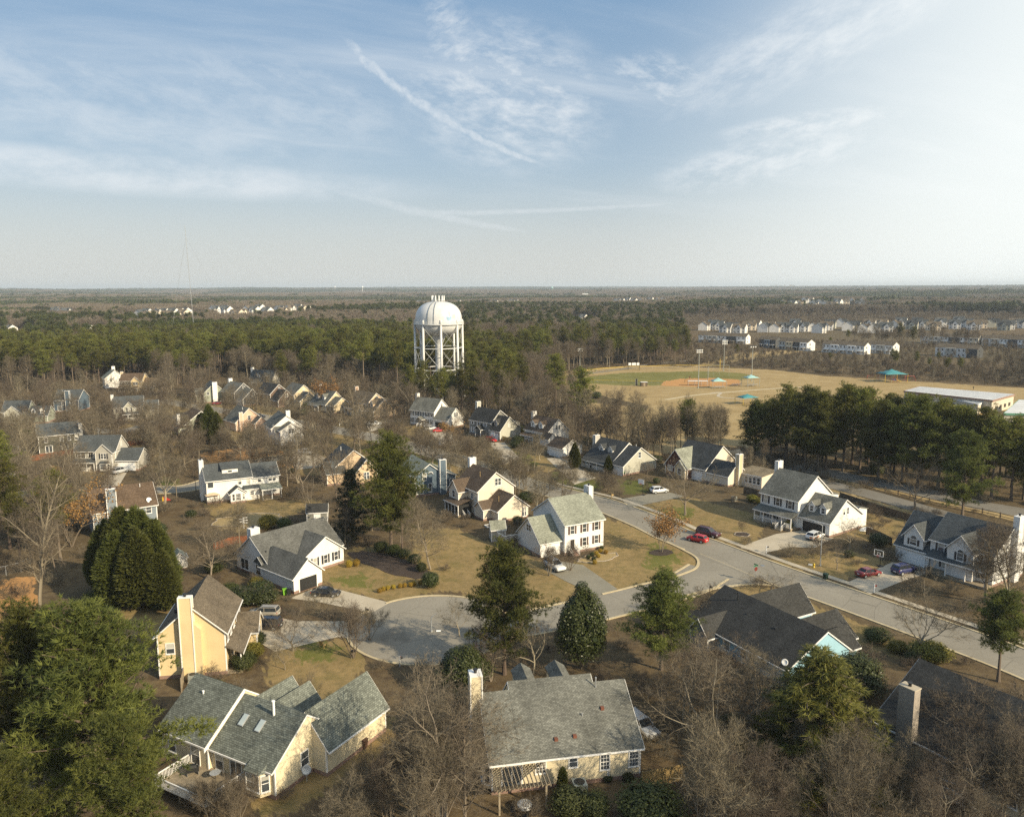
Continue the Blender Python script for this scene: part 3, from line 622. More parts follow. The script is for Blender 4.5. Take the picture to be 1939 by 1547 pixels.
        if side == 'x-': pr = [(x0-oh, zlo), (x1, zhi), (x1, zhi+t_), (x0-oh, zlo+t_)]; R.prism(pr, 'y', y0-0.2, y1+0.2)
        if side == 'x+': pr = [(x0, zhi), (x1+oh, zlo), (x1+oh, zlo+t_), (x0, zhi+t_)]; R.prism(pr, 'y', y0-0.2, y1+0.2)
        ro = R.build(name, ['rf_'+roof if roof else s.roof], s.root)
        F = MB()
        if side == 'y-': F.box(x0-0.2, y0-oh-0.06, zlo-0.1, x1+0.2, y0-oh-0.005, zlo+0.1)
        if side == 'x+': F.box(x1+oh+0.005, y0-0.2, zlo-0.1, x1+oh+0.06, y1+0.2, zlo+0.1)
        if side == 'x-': F.box(x0-oh-0.06, y0-0.2, zlo-0.1, x0-oh-0.005, y1+0.2, zlo+0.1)
        if F.v: F.build('fascia', 'trim', ro)
        if wall:
            if side in ('y-', 'y+'): s.W.prism([(y0, 0), (y1, 0), (y1, zhi), (y0, zlo)] if side == 'y-' else [(y0, 0), (y1, 0), (y1, zlo), (y0, zhi)], 'x', x0, x1)
            else: s.W.prism([(x0, 0), (x1, 0), (x1, zhi), (x0, zlo)] if side == 'x-' else [(x0, 0), (x1, 0), (x1, zlo), (x0, zhi)], 'y', y0, y1)
        if posts:
            D = MB(); D.box(x0, y0, pz, x1, y1, pz+floor-0.05, 0); D.build('porch_floor', 'wood_weathered', s.root)
            for i in range(posts):
                f = i/(posts-1) if posts > 1 else 0.5; p = MB()
                if side in ('y-', 'y+'): xx = x0+0.1+(x1-x0-0.2)*f; yy = y0+0.1 if side == 'y-' else y1-0.1
                else: yy = y0+0.1+(y1-y0-0.2)*f; xx = x0+0.1 if side == 'x-' else x1-0.1
                p.box(xx-0.08, yy-0.08, floor-0.05, xx+0.08, yy+0.08, zlo+0.03); p.box(xx-0.11, yy-0.11, floor-0.05, xx+0.11, yy+0.11, floor+0.12); p.build('porch_post', 'trim', s.root)
            if rail:
                r = MB(); n = max(2, int((x1-x0 if side[0] == 'y' else y1-y0)/0.14))
                for i in range(n+1):
                    f = i/n
                    if gap and gap[0] < f < gap[1]: continue
                    if side[0] == 'y': xx = x0+0.1+(x1-x0-0.2)*f; yy = y0+0.1 if side == 'y-' else y1-0.1
                    else: yy = y0+0.1+(y1-y0-0.2)*f; xx = x0+0.1 if side == 'x-' else x1-0.1
                    r.box(xx-0.02, yy-0.02, floor, xx+0.02, yy+0.02, floor+0.85)
                for a, b_ in ((0, gap[0] if gap else 1), (gap[1] if gap else 1, 1)):
                    if b_-a < 0.02: continue
                    if side[0] == 'y': r.box(x0+0.1+(x1-x0-0.2)*a, (y0+0.06 if side == 'y-' else y1-0.14), floor+0.85, x0+0.1+(x1-x0-0.2)*b_, (y0+0.14 if side == 'y-' else y1-0.06), floor+0.93)
                    else: r.box((x0+0.06 if side == 'x-' else x1-0.14), y0+0.1+(y1-y0-0.2)*a, floor+0.85, (x0+0.14 if side == 'x-' else x1-0.06), y0+0.1+(y1-y0-0.2)*b_, floor+0.93)
                r.build('porch_rail', 'trim', s.root)
        return s
    def door(s, x, y, z=0.5, ang=0, m='door_dark', w_=0.95, h_=2.05):
        d = MB(); d.box(-w_/2, -0.06, 0, w_/2, 0.02, h_, 0)
        for a in (-w_/2-0.12, w_/2): d.box(a, -0.075, 0, a+0.12, 0.02, h_+0.12, 1)
        d.box(-w_/2, -0.075, h_, w_/2, 0.02, h_+0.12, 1)
        for i in (0.25, 1.2): d.box(-w_/4, -0.075, i, w_/4, -0.06, i+0.6, 0)
        o = d.build('door', [m, 'trim'], s.root); o.location = (x, y, z); o.rotation_euler = (0, 0, math.radians(ang)); return s
    def garage(s, x, y, ang=0, w_=4.9, h_=2.2, open_=False, m='white_paint'):
        d = MB()
        if open_: d.box(-w_/2, -0.03, 0.05, w_/2, 0.02, h_, 2)  # open doorway: a dark panel stands in for the shade inside
        else:
            for k in range(4): d.box(-w_/2, -0.05, k*h_/4+0.012, w_/2, 0.02, (k+1)*h_/4-0.012, 0)
        for a in (-w_/2-0.14, w_/2): d.box(a, -0.075, 0, a+0.14, 0.02, h_+0.14, 1)
        d.box(-w_/2, -0.075, h_, w_/2, 0.02, h_+0.14, 1)
        o = d.build('garage_door', [m, 'trim', 'dark'], s.root); o.location = (x, y, 0.02); o.rotation_euler = (0, 0, math.radians(ang)); return s
    def stairs(s, x, y, ang=0, n=4, w_=1.3, h_=0.7, rail=True, m='brick'):
        d = MB()
        for k in range(n): d.box(-w_/2, -(n-k)*0.3, -0.05, w_/2, -(n-k-1)*0.3, h_*(k+1)/n)
        o = d.build('steps', m, s.root); o.location = (x, y, 0); o.rotation_euler = (0, 0, math.radians(ang))
        if rail:
            r = MB()
            for sx_ in (-w_/2, w_/2):
                for k in range(n*2+1):
                    yy = -k*0.15; zz = h_*(1-k/(2*n)); r.box(sx_-0.02, yy-0.02, zz-0.05, sx_+0.02, yy+0.02, zz+0.85)
                r.add([(sx_-0.04, 0.05, h_+0.85), (sx_+0.04, 0.05, h_+0.85), (sx_+0.04, -n*0.3, 0.85), (sx_-0.04, -n*0.3, 0.85), (sx_-0.04, 0.05, h_+0.93), (sx_+0.04, 0.05, h_+0.93), (sx_+0.04, -n*0.3, 0.93), (sx_-0.04, -n*0.3, 0.93)],
                      [(0, 3, 2, 1), (4, 5, 6, 7), (0, 1, 5, 4), (1, 2, 6, 5), (2, 3, 7, 6), (3, 0, 4, 7)])
            r.build('stair_rail', 'trim', o)
        return s
    def bay(s, x, y, ang=0, w_=2.2, d=0.8, z0=0.5, z1=2.6, roof=True, win=True, gable=0):
        m = MB(); h = w_/2; q = h-d*0.6
        m.prism([(-h, 0.02), (-q, -d), (q, -d), (h, 0.02)], 'z', z0, z1, 0)
        if roof:
            if gable: m.prism([(-h-0.15, z1), (h+0.15, z1), (0, z1+gable)], 'y', -d-0.15, 0.3, 1); m.prism([(-h-0.17, z1-0.05), (0, z1+gable-0.02), (h+0.17, z1-0.05), (h+0.17, z1+0.1), (0, z1+gable+0.1), (-h-0.17, z1+0.1)], 'y', -d-0.19, -d-0.155, 2)
            else:
                vs = [(-h-0.2, 0.02, z1), (-q-0.1, -d-0.2, z1), (q+0.1, -d-0.2, z1), (h+0.2, 0.02, z1), (-h*0.7, 0.02, z1+0.6), (h*0.7, 0.02, z1+0.6)]
                m.add(vs, [(0, 1, 4), (1, 2, 5, 4), (2, 3, 5), (0, 3, 2, 1)], 1)
        o = m.build('bay', [s.wall, s.roof, 'trim'], s.root); o.location = (x, y, 0); o.rotation_euler = (0, 0, math.radians(ang))
        if win:
            zc = (max(z0, 0.5)+z1)/2+0.1; hh = (z1-max(z0, 0.5))*0.68
            s.win(0, -d, zc, 0, max(0.6, 2*q-0.25), hh, 'dh', None, o)
            a = math.degrees(math.atan2(d, h-q)); L = math.hypot(h-q, d)
            for sg in (-1, 1): s.win(sg*(h+q)/2, -d/2, zc, sg*a, max(0.3, L-0.35), hh, 'dh', None, o)
        return s
    def vent(s, x, y, z, h_=0.9, m='white_paint', r=0.06):
        d = MB(); d.tube((x, y, z-0.3), (x, y, z+h_), r, n=8); d.tube((x, y, z+h_), (x, y, z+h_+0.1), r*1.5, n=8); d.build('vent_pipe', m, s.root); return s
    def boxvent(s, x, y, z, m='rust_vent'):
        d = MB(); d.box(x-0.18, y-0.18, z-0.15, x+0.18, y+0.18, z+0.3); d.build('roof_vent', m, s.root); return s
    def skylight(s, x, y, z, slope, w_=0.7, l=1.3):
        d = MB(); d.box(-w_/2, -l/2, 0, w_/2, l/2, 0.12, 0); d.box(-w_/2+0.06, -l/2+0.06, 0.12, w_/2-0.06, l/2-0.06, 0.14, 1)
        o = d.build('skylight', ['galv', 'skylight'], s.root); o.location = (x, y, z); o.rotation_euler = (slope, 0, 0); return s
    def arch(s, x, y, z, ang=0, r=0.5):
        d = MB(); n = 12; out = [(r*1.22*math.cos(math.pi*i/n), r*1.22*math.sin(math.pi*i/n)) for i in range(n+1)]; inn = [(r*math.cos(math.pi*i/n), r*math.sin(math.pi*i/n)) for i in range(n+1)]
        d.prism(out, 'y', -0.05, 0.02, 0); d.prism(inn, 'y', -0.06, -0.045, 1)
        o = d.build('window', ['trim', 'glass'], s.root); o.location = (x, y, z); o.rotation_euler = (0, 0, math.radians(ang)); return s
    def done(s):
        s.W.build('wall', s.wall, s.root); s.R.build('roof', s.roof, s.root)
        if s.T.v: s.T.build('trim', s.trimm, s.root)
        if s.B.v: s.B.build('foundation', s.basem, s.root)
        for (nm, m), mb in s.extra.items(): mb.build(nm, m, s.root)
        return s.root
B_, N_ = 'shut_black', 'shut_brown'
def rz(x, y0, y1, ze, zr, rc): return ze+(zr-ze)*(x-y0)/(rc-y0) if x < rc else zr-(zr-ze)*(x-rc)/(y1-rc)
# --- foreground, backs towards the viewer
h = House('cream cape house with wide weathered grey roof, tall cream chimney and a back pergola', (4.3, 79.8), 10.6, 'cream', 'mossgrey', foot=10)
h.V(-4.75, 4.35, -6.3, 5.9, 3.5, 7.93, rc=0.85, og=(0.06, 0.06), lift=0.03); h.V(-7.75, -4.7, -6.3, 5.0, 3.5, 7.4, rc=0.0); h.V(4.3, 7.75, -6.3, 5.0, 3.5, 7.4, rc=0.0)
for x in (-2.6, 1.35): h.dormer(x, 4.7, 0.9, 5.0, 7.3, 7.95, 1.9, ang=180)
h.chimney(-9.0, -7.78, -0.6, 0.9, 9.7)
h.win(-2.75, -6.3, 2.45, 0, 0.95, 1.25, 'grid'); h.win(0.6, -6.3, 2.6, 0, 0.8, 1.05, 'dh'); h.win(3.95, -6.3, 2.2, 0, 0.9, 1.6, 'grid'); h.win(7.0, -6.3, 2.2, 0, 0.9, 1.6, 'grid')
h.win(-5.7, -6.3, 1.75, 0, 2.0, 2.1, 'french'); h.bay(-7.75, -5.0, 270, 2.2, 0.75, 0.5, 3.2)
h.vent(4.6, -0.6, 7.2, 1.1, 'galv'); h.vent(2.4, -3.2, 5.4, 0.45, 'galv', 0.05)
for x, y in ((4.7, -2.7), (1.1, -5.0), (-0.9, -5.1)): h.boxvent(x, y, 3.5+(y+6.3)*0.62+0.1)
h.done()
h = House('cream ranch house with grey green roof, white roof step, two skylights and a back deck', (-28.2, 79.5), -28.9, 'cream', 'greygreen', foot=10)
h.V(-8.0, -0.9, -5.2, 4.6, 3.5, 7.15, rc=-0.1, og=(0.3, 0.06), lift=0.05); h.V(-0.95, 8.0, -4.7, 4.6, 3.2, 6.6, rc=0.0, og=(0.0, 0.05))
s_ = MB(); s_.prism([(-5.75, 2.95), (-0.1, 6.98), (-0.1, 7.3), (-5.75, 3.27)], 'x', -0.83, -0.72); s_.build('roof_step', 'trim', h.root)
h.V(4.4, 9.9, 0.6, 10.4, 3.1, 6.3, 'y', og=(0.02, 0.25), lift=0.02); h.foot(7.5, 7, 5)
h.V(-2.9, 1.5, 1.0, 6.6, 3.0, 5.6, 'y', og=(0.0, 0.25)); h.V(-1.0, 2.9, 1.0, 7.6, 2.8, 4.9, 'y', og=(0.0, 0.25))
for x in (1.15, 3.55): h.skylight(x, -2.1, 3.2+2.6*0.723+0.22, math.atan(0.723))
h.vent(4.3, -0.9, 6.1, 1.5, 'white_paint', 0.13); h.vent(-5.5, -1.6, 6.2, 0.35, 'white_paint', 0.09)
h.bay(5.9, -4.7, 0, 3.0, 0.9, 0.4, 2.9); h.win(8.0, -0.6, 2.2, 90, 1.0, 1.5, 'dh'); h.win(-6.4, -5.2, 2.0, 0, 1.0, 1.5); h.win(-2.8, -5.2, 1.9, 0, 1.2, 2.0); h.win(2.6, -4.7, 1.7, 0, 1.6, 2.1, 'french'); h.win(0.2, -4.7, 1.9, 0, 1.0, 2.0)
h.done()
h = House('two storey yellow house with a broad yellow chimney on its gable and brown grey roof', (-42.4, 102.3), 99.5, 'yellow', 'tanbrown', foot=9)
h.V(-5.6, 5.4, -4.1, 4.3, 5.9, 9.6, rc=0.0)
h.chimney(-6.35, -5.58, -0.35, 1.25, 11.0, shoulder=('y-', 0.9, 7.2)); h.win(-5.6, 2.75, 4.1, 270, 0.95, 1.3, 'dh')
h.shed(-5.6, 1.2, -6.0, -4.1, 2.7, 3.8, posts=4); h.V(1.0, 5.2, -7.0, -3.5, 2.9, 4.7, 'y', og=(0.25, 0.0)); h.win(3.0, -7.0, 1.9, 0, 1.5, 1.4, 'twin')
h.row(-4.1, 4.75, (-4.2, -2.0, 0.2, 2.6, 4.5), w_=0.9, h_=1.3, shut=B_); h.door(-1.5, -4.1, 0.45)
for x in (-3.0, 1.0): h.boxvent(x, 2.4, 8.0, 'dark')
h.done()
h = House('white ranch house with olive grey roof, three front gables and an open garage', (-40.9, 139.5), 49.9, 'offwhite', 'grey', foot=9)
h.V(-7.6, 7.6, -5.5, 5.0, 2.95, 6.9, rc=0.0); h.V(-2.4, 6.6, -7.3, 0.0, 2.85, 5.9, 'y', rc=2.6, og=(0.3, 0.0)); h.foot(-5, -9, 6)
h.V(-8.2, -2.6, -13.2, -3.2, 2.8, 5.3, 'y', og=(0.3, 0.0)); h.garage(-5.4, -13.2, 0, 3.4, 2.2, True)
h.bay(-7.6, -3.0, 270, 2.5, 0.7, 0.5, 3.0, gable=1.2); h.row(-7.3, 1.8, (0.3, 2.6, 4.9), w_=0.75, h_=1.5, shut=B_)
h.chimney(-6.6, -4.9, 1.6, 2.7, 7.6); h.vent(-6.9, -3.4, 4.4, 0.5, 'dark'); h.win(-7.6, 2.4, 1.5, 270, 2.4, 1.8, 'french')
h.done()
h = House('white colonial house with pale mottled roof and brown shutters on the street corner lawn', (11.0, 150.5), 28.9, 'white', 'pale', foot=8)
h.V(-4.4, 4.4, -5.6, 6.0, 5.9, 9.6, rc=0.0); h.V(-9.2, -4.35, -4.6, 3.8, 2.9, 6.6, rc=-0.4, og=(0.28, 0.0)); h.foot(-7, 0, 6)
h.chimney(4.42, 5.3, -0.6, 1.1, 10.9); h.row(-5.6, 4.65, (-2.75, 0.0, 2.75), w_=0.85, h_=1.5, shut=N_); h.row(-5.6, 2.0, (0.0, 2.75), w_=0.85, h_=1.5, shut=N_)
h.door(-2.75, -5.6, 0.75, 0, 'door_dark'); h.stairs(-2.75, -5.6, 0, 5, 1.5, 0.8); h.win(-9.2, -0.4, 4.7, 270, 1.5, 1.2, 'twin'); h.garage(-6.9, -4.6, 0, 4.0, 2.2); h.win(-4.4, 2.0, 4.6, 270, 0.8, 1.2)
dk = MB(); dk.box(-12.0, 4.2, 1.0, -8.8, 7.6, 1.2); dk.build('deck', 'wood_weathered', h.root)
rl = MB()
for i in range(24): rl.box(-12.0+i*0.135, 4.2, 1.2, -11.96+i*0.135, 4.24, 2.1); rl.box(-12.0, 4.2+i*0.14, 1.2, -11.96, 4.24+i*0.14, 2.1)
rl.box(-12.04, 4.16, 2.1, -8.8, 4.28, 2.18); rl.box(-12.05, 4.2, 2.1, -11.93, 7.6, 2.18); rl.build('deck_rail', 'trim', h.root)
h.done()
h = House('beige two storey house with brown roofs, white chimney and a screened porch', (-6.4, 175.1), -56.2, 'beige', 'brown', foot=8)
h.V(-4.85, 4.85, -4.6, 4.8, 5.9, 9.5, rc=0.0); h.V(4.6, 10.8, -3.2, 4.6, 2.6, 5.5, rc=0.8, og=(0.0, 0.28)); h.foot(8, 0, 6)
h.V(-3.6, 0.4, -7.0, -2.0, 5.3, 7.4, 'y', og=(0.28, 0.0)); h.V(4.4, 8.0, -5.2, -1.0, 2.5, 3.9, 'y', og=(0.28, 0.0), oh=0.2)
h.chimney(-5.6, -4.8, -0.8, 0.8, 11.0, 'sd_white'); h.win(4.85, 0.6, 7.3, 90, 1.5, 1.5, 'twin'); h.win(2.4, -4.6, 4.4, 0, 0.75, 1.3); h.win(4.1, -4.6, 4.3, 0, 0.75, 1.3); h.win(-1.6, -7.0, 4.3, 0, 1.0, 1.4); h.win(4.85, -3.9, 1.8, 90, 0.8, 1.2)
h.shed(-3.4, 2.6, -8.4, -5.0, 2.7, 3.6, posts=5, floor=0.5); sc_ = MB(); sc_.box(-3.3, -8.2, 0.5, 2.5, -5.0, 2.65); sc_.build('porch_screen', 'dark', h.root); h.stairs(2.6, -6.6, 90, 4, 1.2, 0.6, m='wood_weathered')
h.win(10.8, 3.6, 1.4, 90, 0.9, 1.9, 'twin'); h.vent(1.6, -2.0, 7.9, 1.3, 'wood_new', 0.05); h.vent(8.6, -1.6, 4.0, 1.1, 'wood_new', 0.05)
h.done()
h = House('slate blue house with tall slate blue chimney and arched gable window beside the large pine', (-22.4, 193.0), -63.7, 'blue', 'pale', foot=9)
h.V(-6.1, 6.1, -4.2, 3.2, 5.0, 7.7, rc=-0.4); h.V(-4.0, 5.6, 3.15, 6.6, 4.2, 5.6, rc=3.2, oh=0.3)
h.chimney(6.12, 7.0, 2.0, 3.6, 8.6); h.arch(6.1, -0.1, 5.2, 90, 0.55); h.win(6.1, -1.7, 4.7, 90, 0.9, 1.6); h.win(6.1, -0.3, 1.9, 90, 0.75, 1.9); h.win(6.1, -2.9, 1.7, 90, 1.7, 2.0, 'french'); h.win(6.1, 5.3, 2.6, 90, 0.9, 1.8)
h.done()
h = House('charcoal roofed house mostly hidden behind the large pine beside the slate blue house', (-43.5, 206), -62, 'peach', 'slate', foot=9)
h.V(-5, 5, -6.2, 6.2, 3.4, 8.3, rc=0.0); h.V(0.5, 6.5, -7.6, -2.5, 3.2, 5.6, 'y', og=(0.28, 0)); h.V(4.5, 9.0, -1.0, 5.0, 3.0, 6.2, og=(0, 0.28)); h.win(5.0, -3.3, 2.6, 90, 1.0, 1.4); h.win(9.0, 2.0, 2.2, 90, 1.3, 1.6, 'twin'); h.vent(-1.2, -1.6, 7.2, 1.0)
h.done()
# --- east side of the street
h = House('tan house with dark roof, maroon front gable and tall tan end chimney', (51.6, 207.8), -52.5, 'beige', 'dark', foot=9)
h.V(-5.7, 5.7, -6.6, 6.6, 3.4, 8.6, rc=0.0); h.V(-6.3, 1.2, -8.4, -0.2, 3.2, 7.4, 'y', rc=-2.9, og=(0.3, 0.0), wall='maroon', roof='pale'); h.V(-2.6, 0.9, -9.0, -3.0, 3.0, 4.9, 'y', og=(0.25, 0.0), oh=0.25, wall='tan', roof='pale')
h.V(4.0, 12.6, -6.4, 1.0, 2.8, 5.6, rc=-3.0, og=(0.0, 0.25), oh=0.3); h.foot(12, 0, 8)
h.chimney(12.62, 13.7, -3.6, -2.2, 8.1, 'sd_tan'); h.shed(12.0, 19.5, -2.2, 4.6, 3.3, 3.9, 'y-', True, roof='sand'); h.row(-2.2, 2.0, (15.0, 16.2, 17.4, 18.6), w_=0.8, h_=1.6)
h.V(2.0, 5.6, 5.0, 9.5, 4.6, 6.2, 'y', og=(0.0, 0.25)); h.win(-4.6, -8.4, 2.3, 0, 1.5, 1.3, 'twin'); h.win(-0.8, -9.0, 2.0, 0, 1.2, 1.6); h.garage(2.9, -6.6, 0, 3.2)
h.done()
h = House('white house with grey roof, two roof dormers over an open garage and a white porch', (61.2, 165.8), -54.4, 'offwhite', 'mossgrey', foot=8)
h.V(-4.6, 4.6, -6.0, 5.5, 6.2, 10.5, rc=0.0); h.V(4.55, 11.6, -5.4, 6.0, 3.1, 7.0, rc=-0.2, og=(0.0, 0.28)); h.foot(9, 0, 6); h.shed(-1.0, 4.3, 5.5, 9.0, 5.2, 5.9, 'y+', True)
for x in (6.6, 9.2): h.dormer(x, -4.2, -1.0, 3.9, 5.5, 6.3, 1.45)
h.garage(8.1, -5.4, 0, 5.2, 2.25, True); h.row(-6.0, 4.9, (-3.3, -0.3, 2.7), w_=0.9, h_=1.5, shut=B_); h.row(-6.0, 2.0, (-3.3, -1.0), w_=0.9, h_=1.6, shut=B_); h.door(2.7, -6.0, 0.6, 0, 'door_red')
h.shed(-4.6, 4.6, -8.2, -6.0, 2.75, 3.5, posts=5, rail=True, gap=(0.62, 0.82), floor=0.6); h.stairs(2.4, -8.2, 0, 4, 1.4, 0.6, m='wood_weathered')
h.chimney(-5.4, -4.62, -0.4, 1.2, 12.0); h.row(11.6, 4.6, (-0.6, 0.7), 90, w_=0.6, h_=1.3); h.shed(4.6, 11.2, 5.6, 8.6, 3.6, 4.4, 'y+', True)
h.done()
h = House('large white house with arched windows in two front gables and tall white end chimney', (81.6, 134.0), -57.9, 'offwhite', 'slate', foot=9)
h.V(-5.2, 5.6, -5.2, 4.8, 5.6, 9.4, rc=0.0); h.V(-11.4, -5.15, -5.6, 4.8, 3.1, 8.3, rc=0.0, og=(0.28, 0.0)); h.foot(-8, 0, 6)
h.V(-1.4, 3.0, -6.6, 0.0, 5.5, 7.9, 'y', og=(0.28, 0.0)); h.V(-9.9, -6.3, -5.7, 0.0, 5.3, 7.4, 'y', z0=3.0, og=(0.28, 0.0))
h.win(-8.1, -5.7, 4.2, 0, 1.2, 1.0, 'dh', B_); h.arch(-8.1, -5.7, 4.8, 0, 0.6); h.win(0.8, -6.6, 4.2, 0, 1.0, 1.3, 'dh', B_); h.arch(0.8, -6.6, 4.95, 0, 0.5); h.win(-3.3, -5.2, 4.5, 0, 1.0, 1.4, 'dh', B_); h.win(4.4, -5.2, 4.5, 0, 0.9, 1.4, 'dh', B_)
h.shed(-4.6, 5.6, -7.4, -5.2, 2.9, 3.7, posts=4); h.garage(-8.3, -5.6, 0, 4.9); h.win(-2.4, -5.2, 1.9, 0, 1.1, 1.7, 'dh', B_); h.win(3.8, -5.2, 1.9, 0, 1.1, 1.7, 'dh', B_); h.door(0.8, -5.2, 0.5, 0, 'door_red')
h.chimney(5.62, 6.5, 0.2, 1.8, 11.4); h.shed(-4, 3, 4.8, 8.5, 4.2, 4.9, 'y+', True, roof='sand'); h.win(5.6, -2.6, 4.5, 90, 0.9, 1.4); h.win(5.6, -2.6, 1.9, 90, 0.9, 1.4)
h.done()
h = House('charcoal roofed ranch house with pale blue gable end and white satellite dish', (35.8, 103.5), -61.1, 'sky_blue', 'charcoal', foot=10)
h.V(-9.0, 9.0, -6.8, 4.6, 2.9, 6.3, rc=0.0, og=(0.28, 0.12)); h.V(-7.9, -2.2, 0.2, 10.6, 3.0, 6.0, 'y', rc=-5.0, og=(0.0, 0.28), lift=0.01); h.V(0.2, 6.6, 0.4, 8.6, 2.9, 5.4, 'y', rc=3.3, og=(0.0, 0.28)); h.V(4.2, 8.4, 0.4, 6.9, 2.7, 4.6, 'y', og=(0.0, 0.28)); h.foot(-5, 7, 5)
h.V(-6.8, -3.4, -8.6, -2.0, 2.7, 4.6, 'y', og=(0.28, 0.0), wall='slate'); h.vent(-5.2, -1.4, 5.6, 1.3, 'dark', 0.08)
for x, y in ((-2.2, -2.6), (3.0, -2.7)): h.boxvent(x, y, 4.9, 'dark')
h.win(9.0, 1.6, 2.0, 90, 1.1, 1.4); h.row(-6.8, 1.9, (-1.5, 1.5, 5.0), w_=1.0, h_=1.4)
dn = MB(); dn.lathe([(0.001, -0.12), (0.3, -0.07), (0.42, 0.0), (0.43, 0.01), (0.3, -0.05), (0.001, -0.1)], 20); d_ = dn.build('satellite_dish', 'white_paint', h.root, True); d_.location = (8.2, -6.6, 3.5); d_.rotation_euler = (math.radians(60), 0, math.radians(30))
h.done()
h = House('dark roofed house with a broad brick chimney, mostly behind bare trees at the frame corner', (50.6, 77.6), -57.6, 'cream', 'charcoal', foot=12)
h.V(-8.0, 16, -8.2, 6.0, 3.4, 8.0, rc=0.0); h.V(0.5, 8.5, 2.0, 12.0, 3.2, 7.2, 'y', og=(0.0, 0.28), roof='slate'); h.chimney(-5.2, -3.5, -9.0, -7.9, 8.9, 'stone'); h.vent(4.6, -1.8, 7.2, 0.5); h.foot(8, -2, 9)
h.row(-8.2, 2.2, (-6, -1, 3.0, 6.0), w_=1.0, h_=1.5)
h.done()
# --- middle distance, west
h = House('white two storey house with wide roof dormer and a small gabled bump out', (-69.0, 186.4), 28.2, 'white', 'slate', foot=9)
h.V(-5.1, 5.1, -4.4, 4.6, 5.5, 8.4, rc=0.0); h.V(5.05, 11.6, -3.9, 4.2, 5.1, 7.5, rc=0.0, og=(0.0, 0.28)); h.foot(9, 0, 6)
d_ = MB(); d_.prism([(-3.0, 6.3), (-3.0, 7.6), (-0.2, 8.5), (-0.2, 7.6)], 'x', -1.3, 2.3, 0); d_.prism([(-3.3, 7.55), (0.0, 8.55), (0.0, 8.7), (-3.3, 7.7)], 'x', -1.55, 2.55, 1); d_ = d_.build('dormer', ['sd_white', 'rf_slate'], h.root); h.win(0.5, -3.0, 6.95, 0, 0.9, 0.45, 'plain', parent=d_)
h.chimney(-6.0, -5.1, -0.8, 0.8, 9.6); h.V(-0.2, 3.2, -7.0, -4.0, 2.4, 3.7, 'y', og=(0.28, 0)); h.shed(3.2, 6.6, -5.4, -4.4, 2.6, 3.3, 'y-', True); h.win(0.4, -7.0, 1.5, 0, 0.5, 1.5); h.win(1.5, -7.0, 1.5, 0, 1.0, 1.5, 'grid'); h.win(2.7, -7.0, 1.5, 0, 0.35, 1.4); h.win(4.9, -5.4, 1.7, 0, 0.8, 0.9)
h.win(-4.2, -4.4, 4.4, 0, 1.2, 1.2, 'plain'); h.row(-4.4, 4.5, (2.4, 4.4), w_=0.7, h_=1.3); h.row(-3.9, 4.4, (7.0,), w_=0.7, h_=1.3); h.win(10.0, -3.9, 4.4, 0, 1.7, 1.3, 'twin'); h.win(10.4, -3.9, 1.8, 0, 0.9, 1.3, 'plain')
h.shed(6.9, 11.4, -7.4, -3.9, 2.5, 3.1, 'y-', posts=3, roof='pale', name='awning', floor=0.15)
h.done()
h = House('slate blue house with brown roof and broad slate chimney behind the giant arborvitae', (-82.2, 161.8), 34.1, 'slate', 'redbrown', foot=9)
h.V(-6.0, 6.0, -4.5, 4.6, 5.3, 9.0, rc=0.0); h.chimney(-3.4, -1.6, -5.3, -4.52, 9.8); h.win(-4.8, -4.5, 4.3, 0, 0.95, 1.4); h.win(4.4, -4.5, 4.3, 0, 0.95, 1.4); h.win(2.2, -4.5, 4.3, 0, 0.8, 1.4); h.win(-4.8, -4.5, 1.8, 0, 0.95, 1.4)
dn = MB(); dn.lathe([(0.001, -0.12), (0.4, -0.07), (0.55, 0.0), (0.56, 0.01), (0.4, -0.05), (0.001, -0.1)], 20); d_ = dn.build('satellite_dish', 'white_paint', h.root, True); d_.location = (4.7, -3.9, 6.2); d_.rotation_euler = (math.radians(60), 0, math.radians(20)); h.vent(3.6, -0.8, 8.6, 0.5)
h.done()
h = House('pale grey two storey house with porch, bay window and attached white garage', (-115.5, 218.7), 2.0, 'greige', 'slate', foot=8)
h.V(-5.5, 5.5, -3.9, 3.6, 5.7, 9.2, rc=0.0); h.V(0.7, 5.2, -5.4, 0, 5.5, 7.7, 'y', og=(0.28, 0)); h.V(5.45, 11.6, -4.2, 3.6, 3.0, 5.6, rc=-0.3, og=(0.0, 0.28)); h.foot(8, 0, 5)
h.row(-3.9, 4.5, (-4.3, -2.3, -0.2), w_=0.8, h_=1.4, shut=B_); h.win(2.9, -5.4, 4.4, 0, 1.4, 1.4, 'twin', B_); h.bay(3.0, -5.4, 0, 2.8, 0.8, 0.4, 2.5); h.shed(-5.6, 0.6, -6.2, -3.9, 2.7, 3.3, posts=4, rail=True, gap=(0.8, 1)); h.garage(8.4, -4.2, 0, 4.7); h.win(5.5, 0, 7.0, 90, 0.6, 1.1)
h.done()
h = House('dark olive two storey house seen from behind with white framed windows', (-141.9, 243.3), 35.0, 'olive', 'slate', foot=8)
h.V(-5.6, 5.6, -4.6, 4.6, 5.7, 8.6, rc=0.0); h.V(5.5, 11.0, -2.5, 4.2, 3.2, 6.0, og=(0, 0.28)); h.chimney(5.62, 6.5, -3.6, -2.2, 8.2, 'sd_white'); h.row(-4.6, 4.3, (-3.6, 0.6, 2.6, 4.6), w_=0.8, h_=1.3); h.win(-3.0, -4.6, 1.5, 0, 1.8, 2.0, 'french'); h.bay(1.2, -4.6, 0, 2.4, 0.6, 0.8, 2.5); h.win(4.2, -4.6, 1.8, 0, 0.9, 1.3)
h.done()
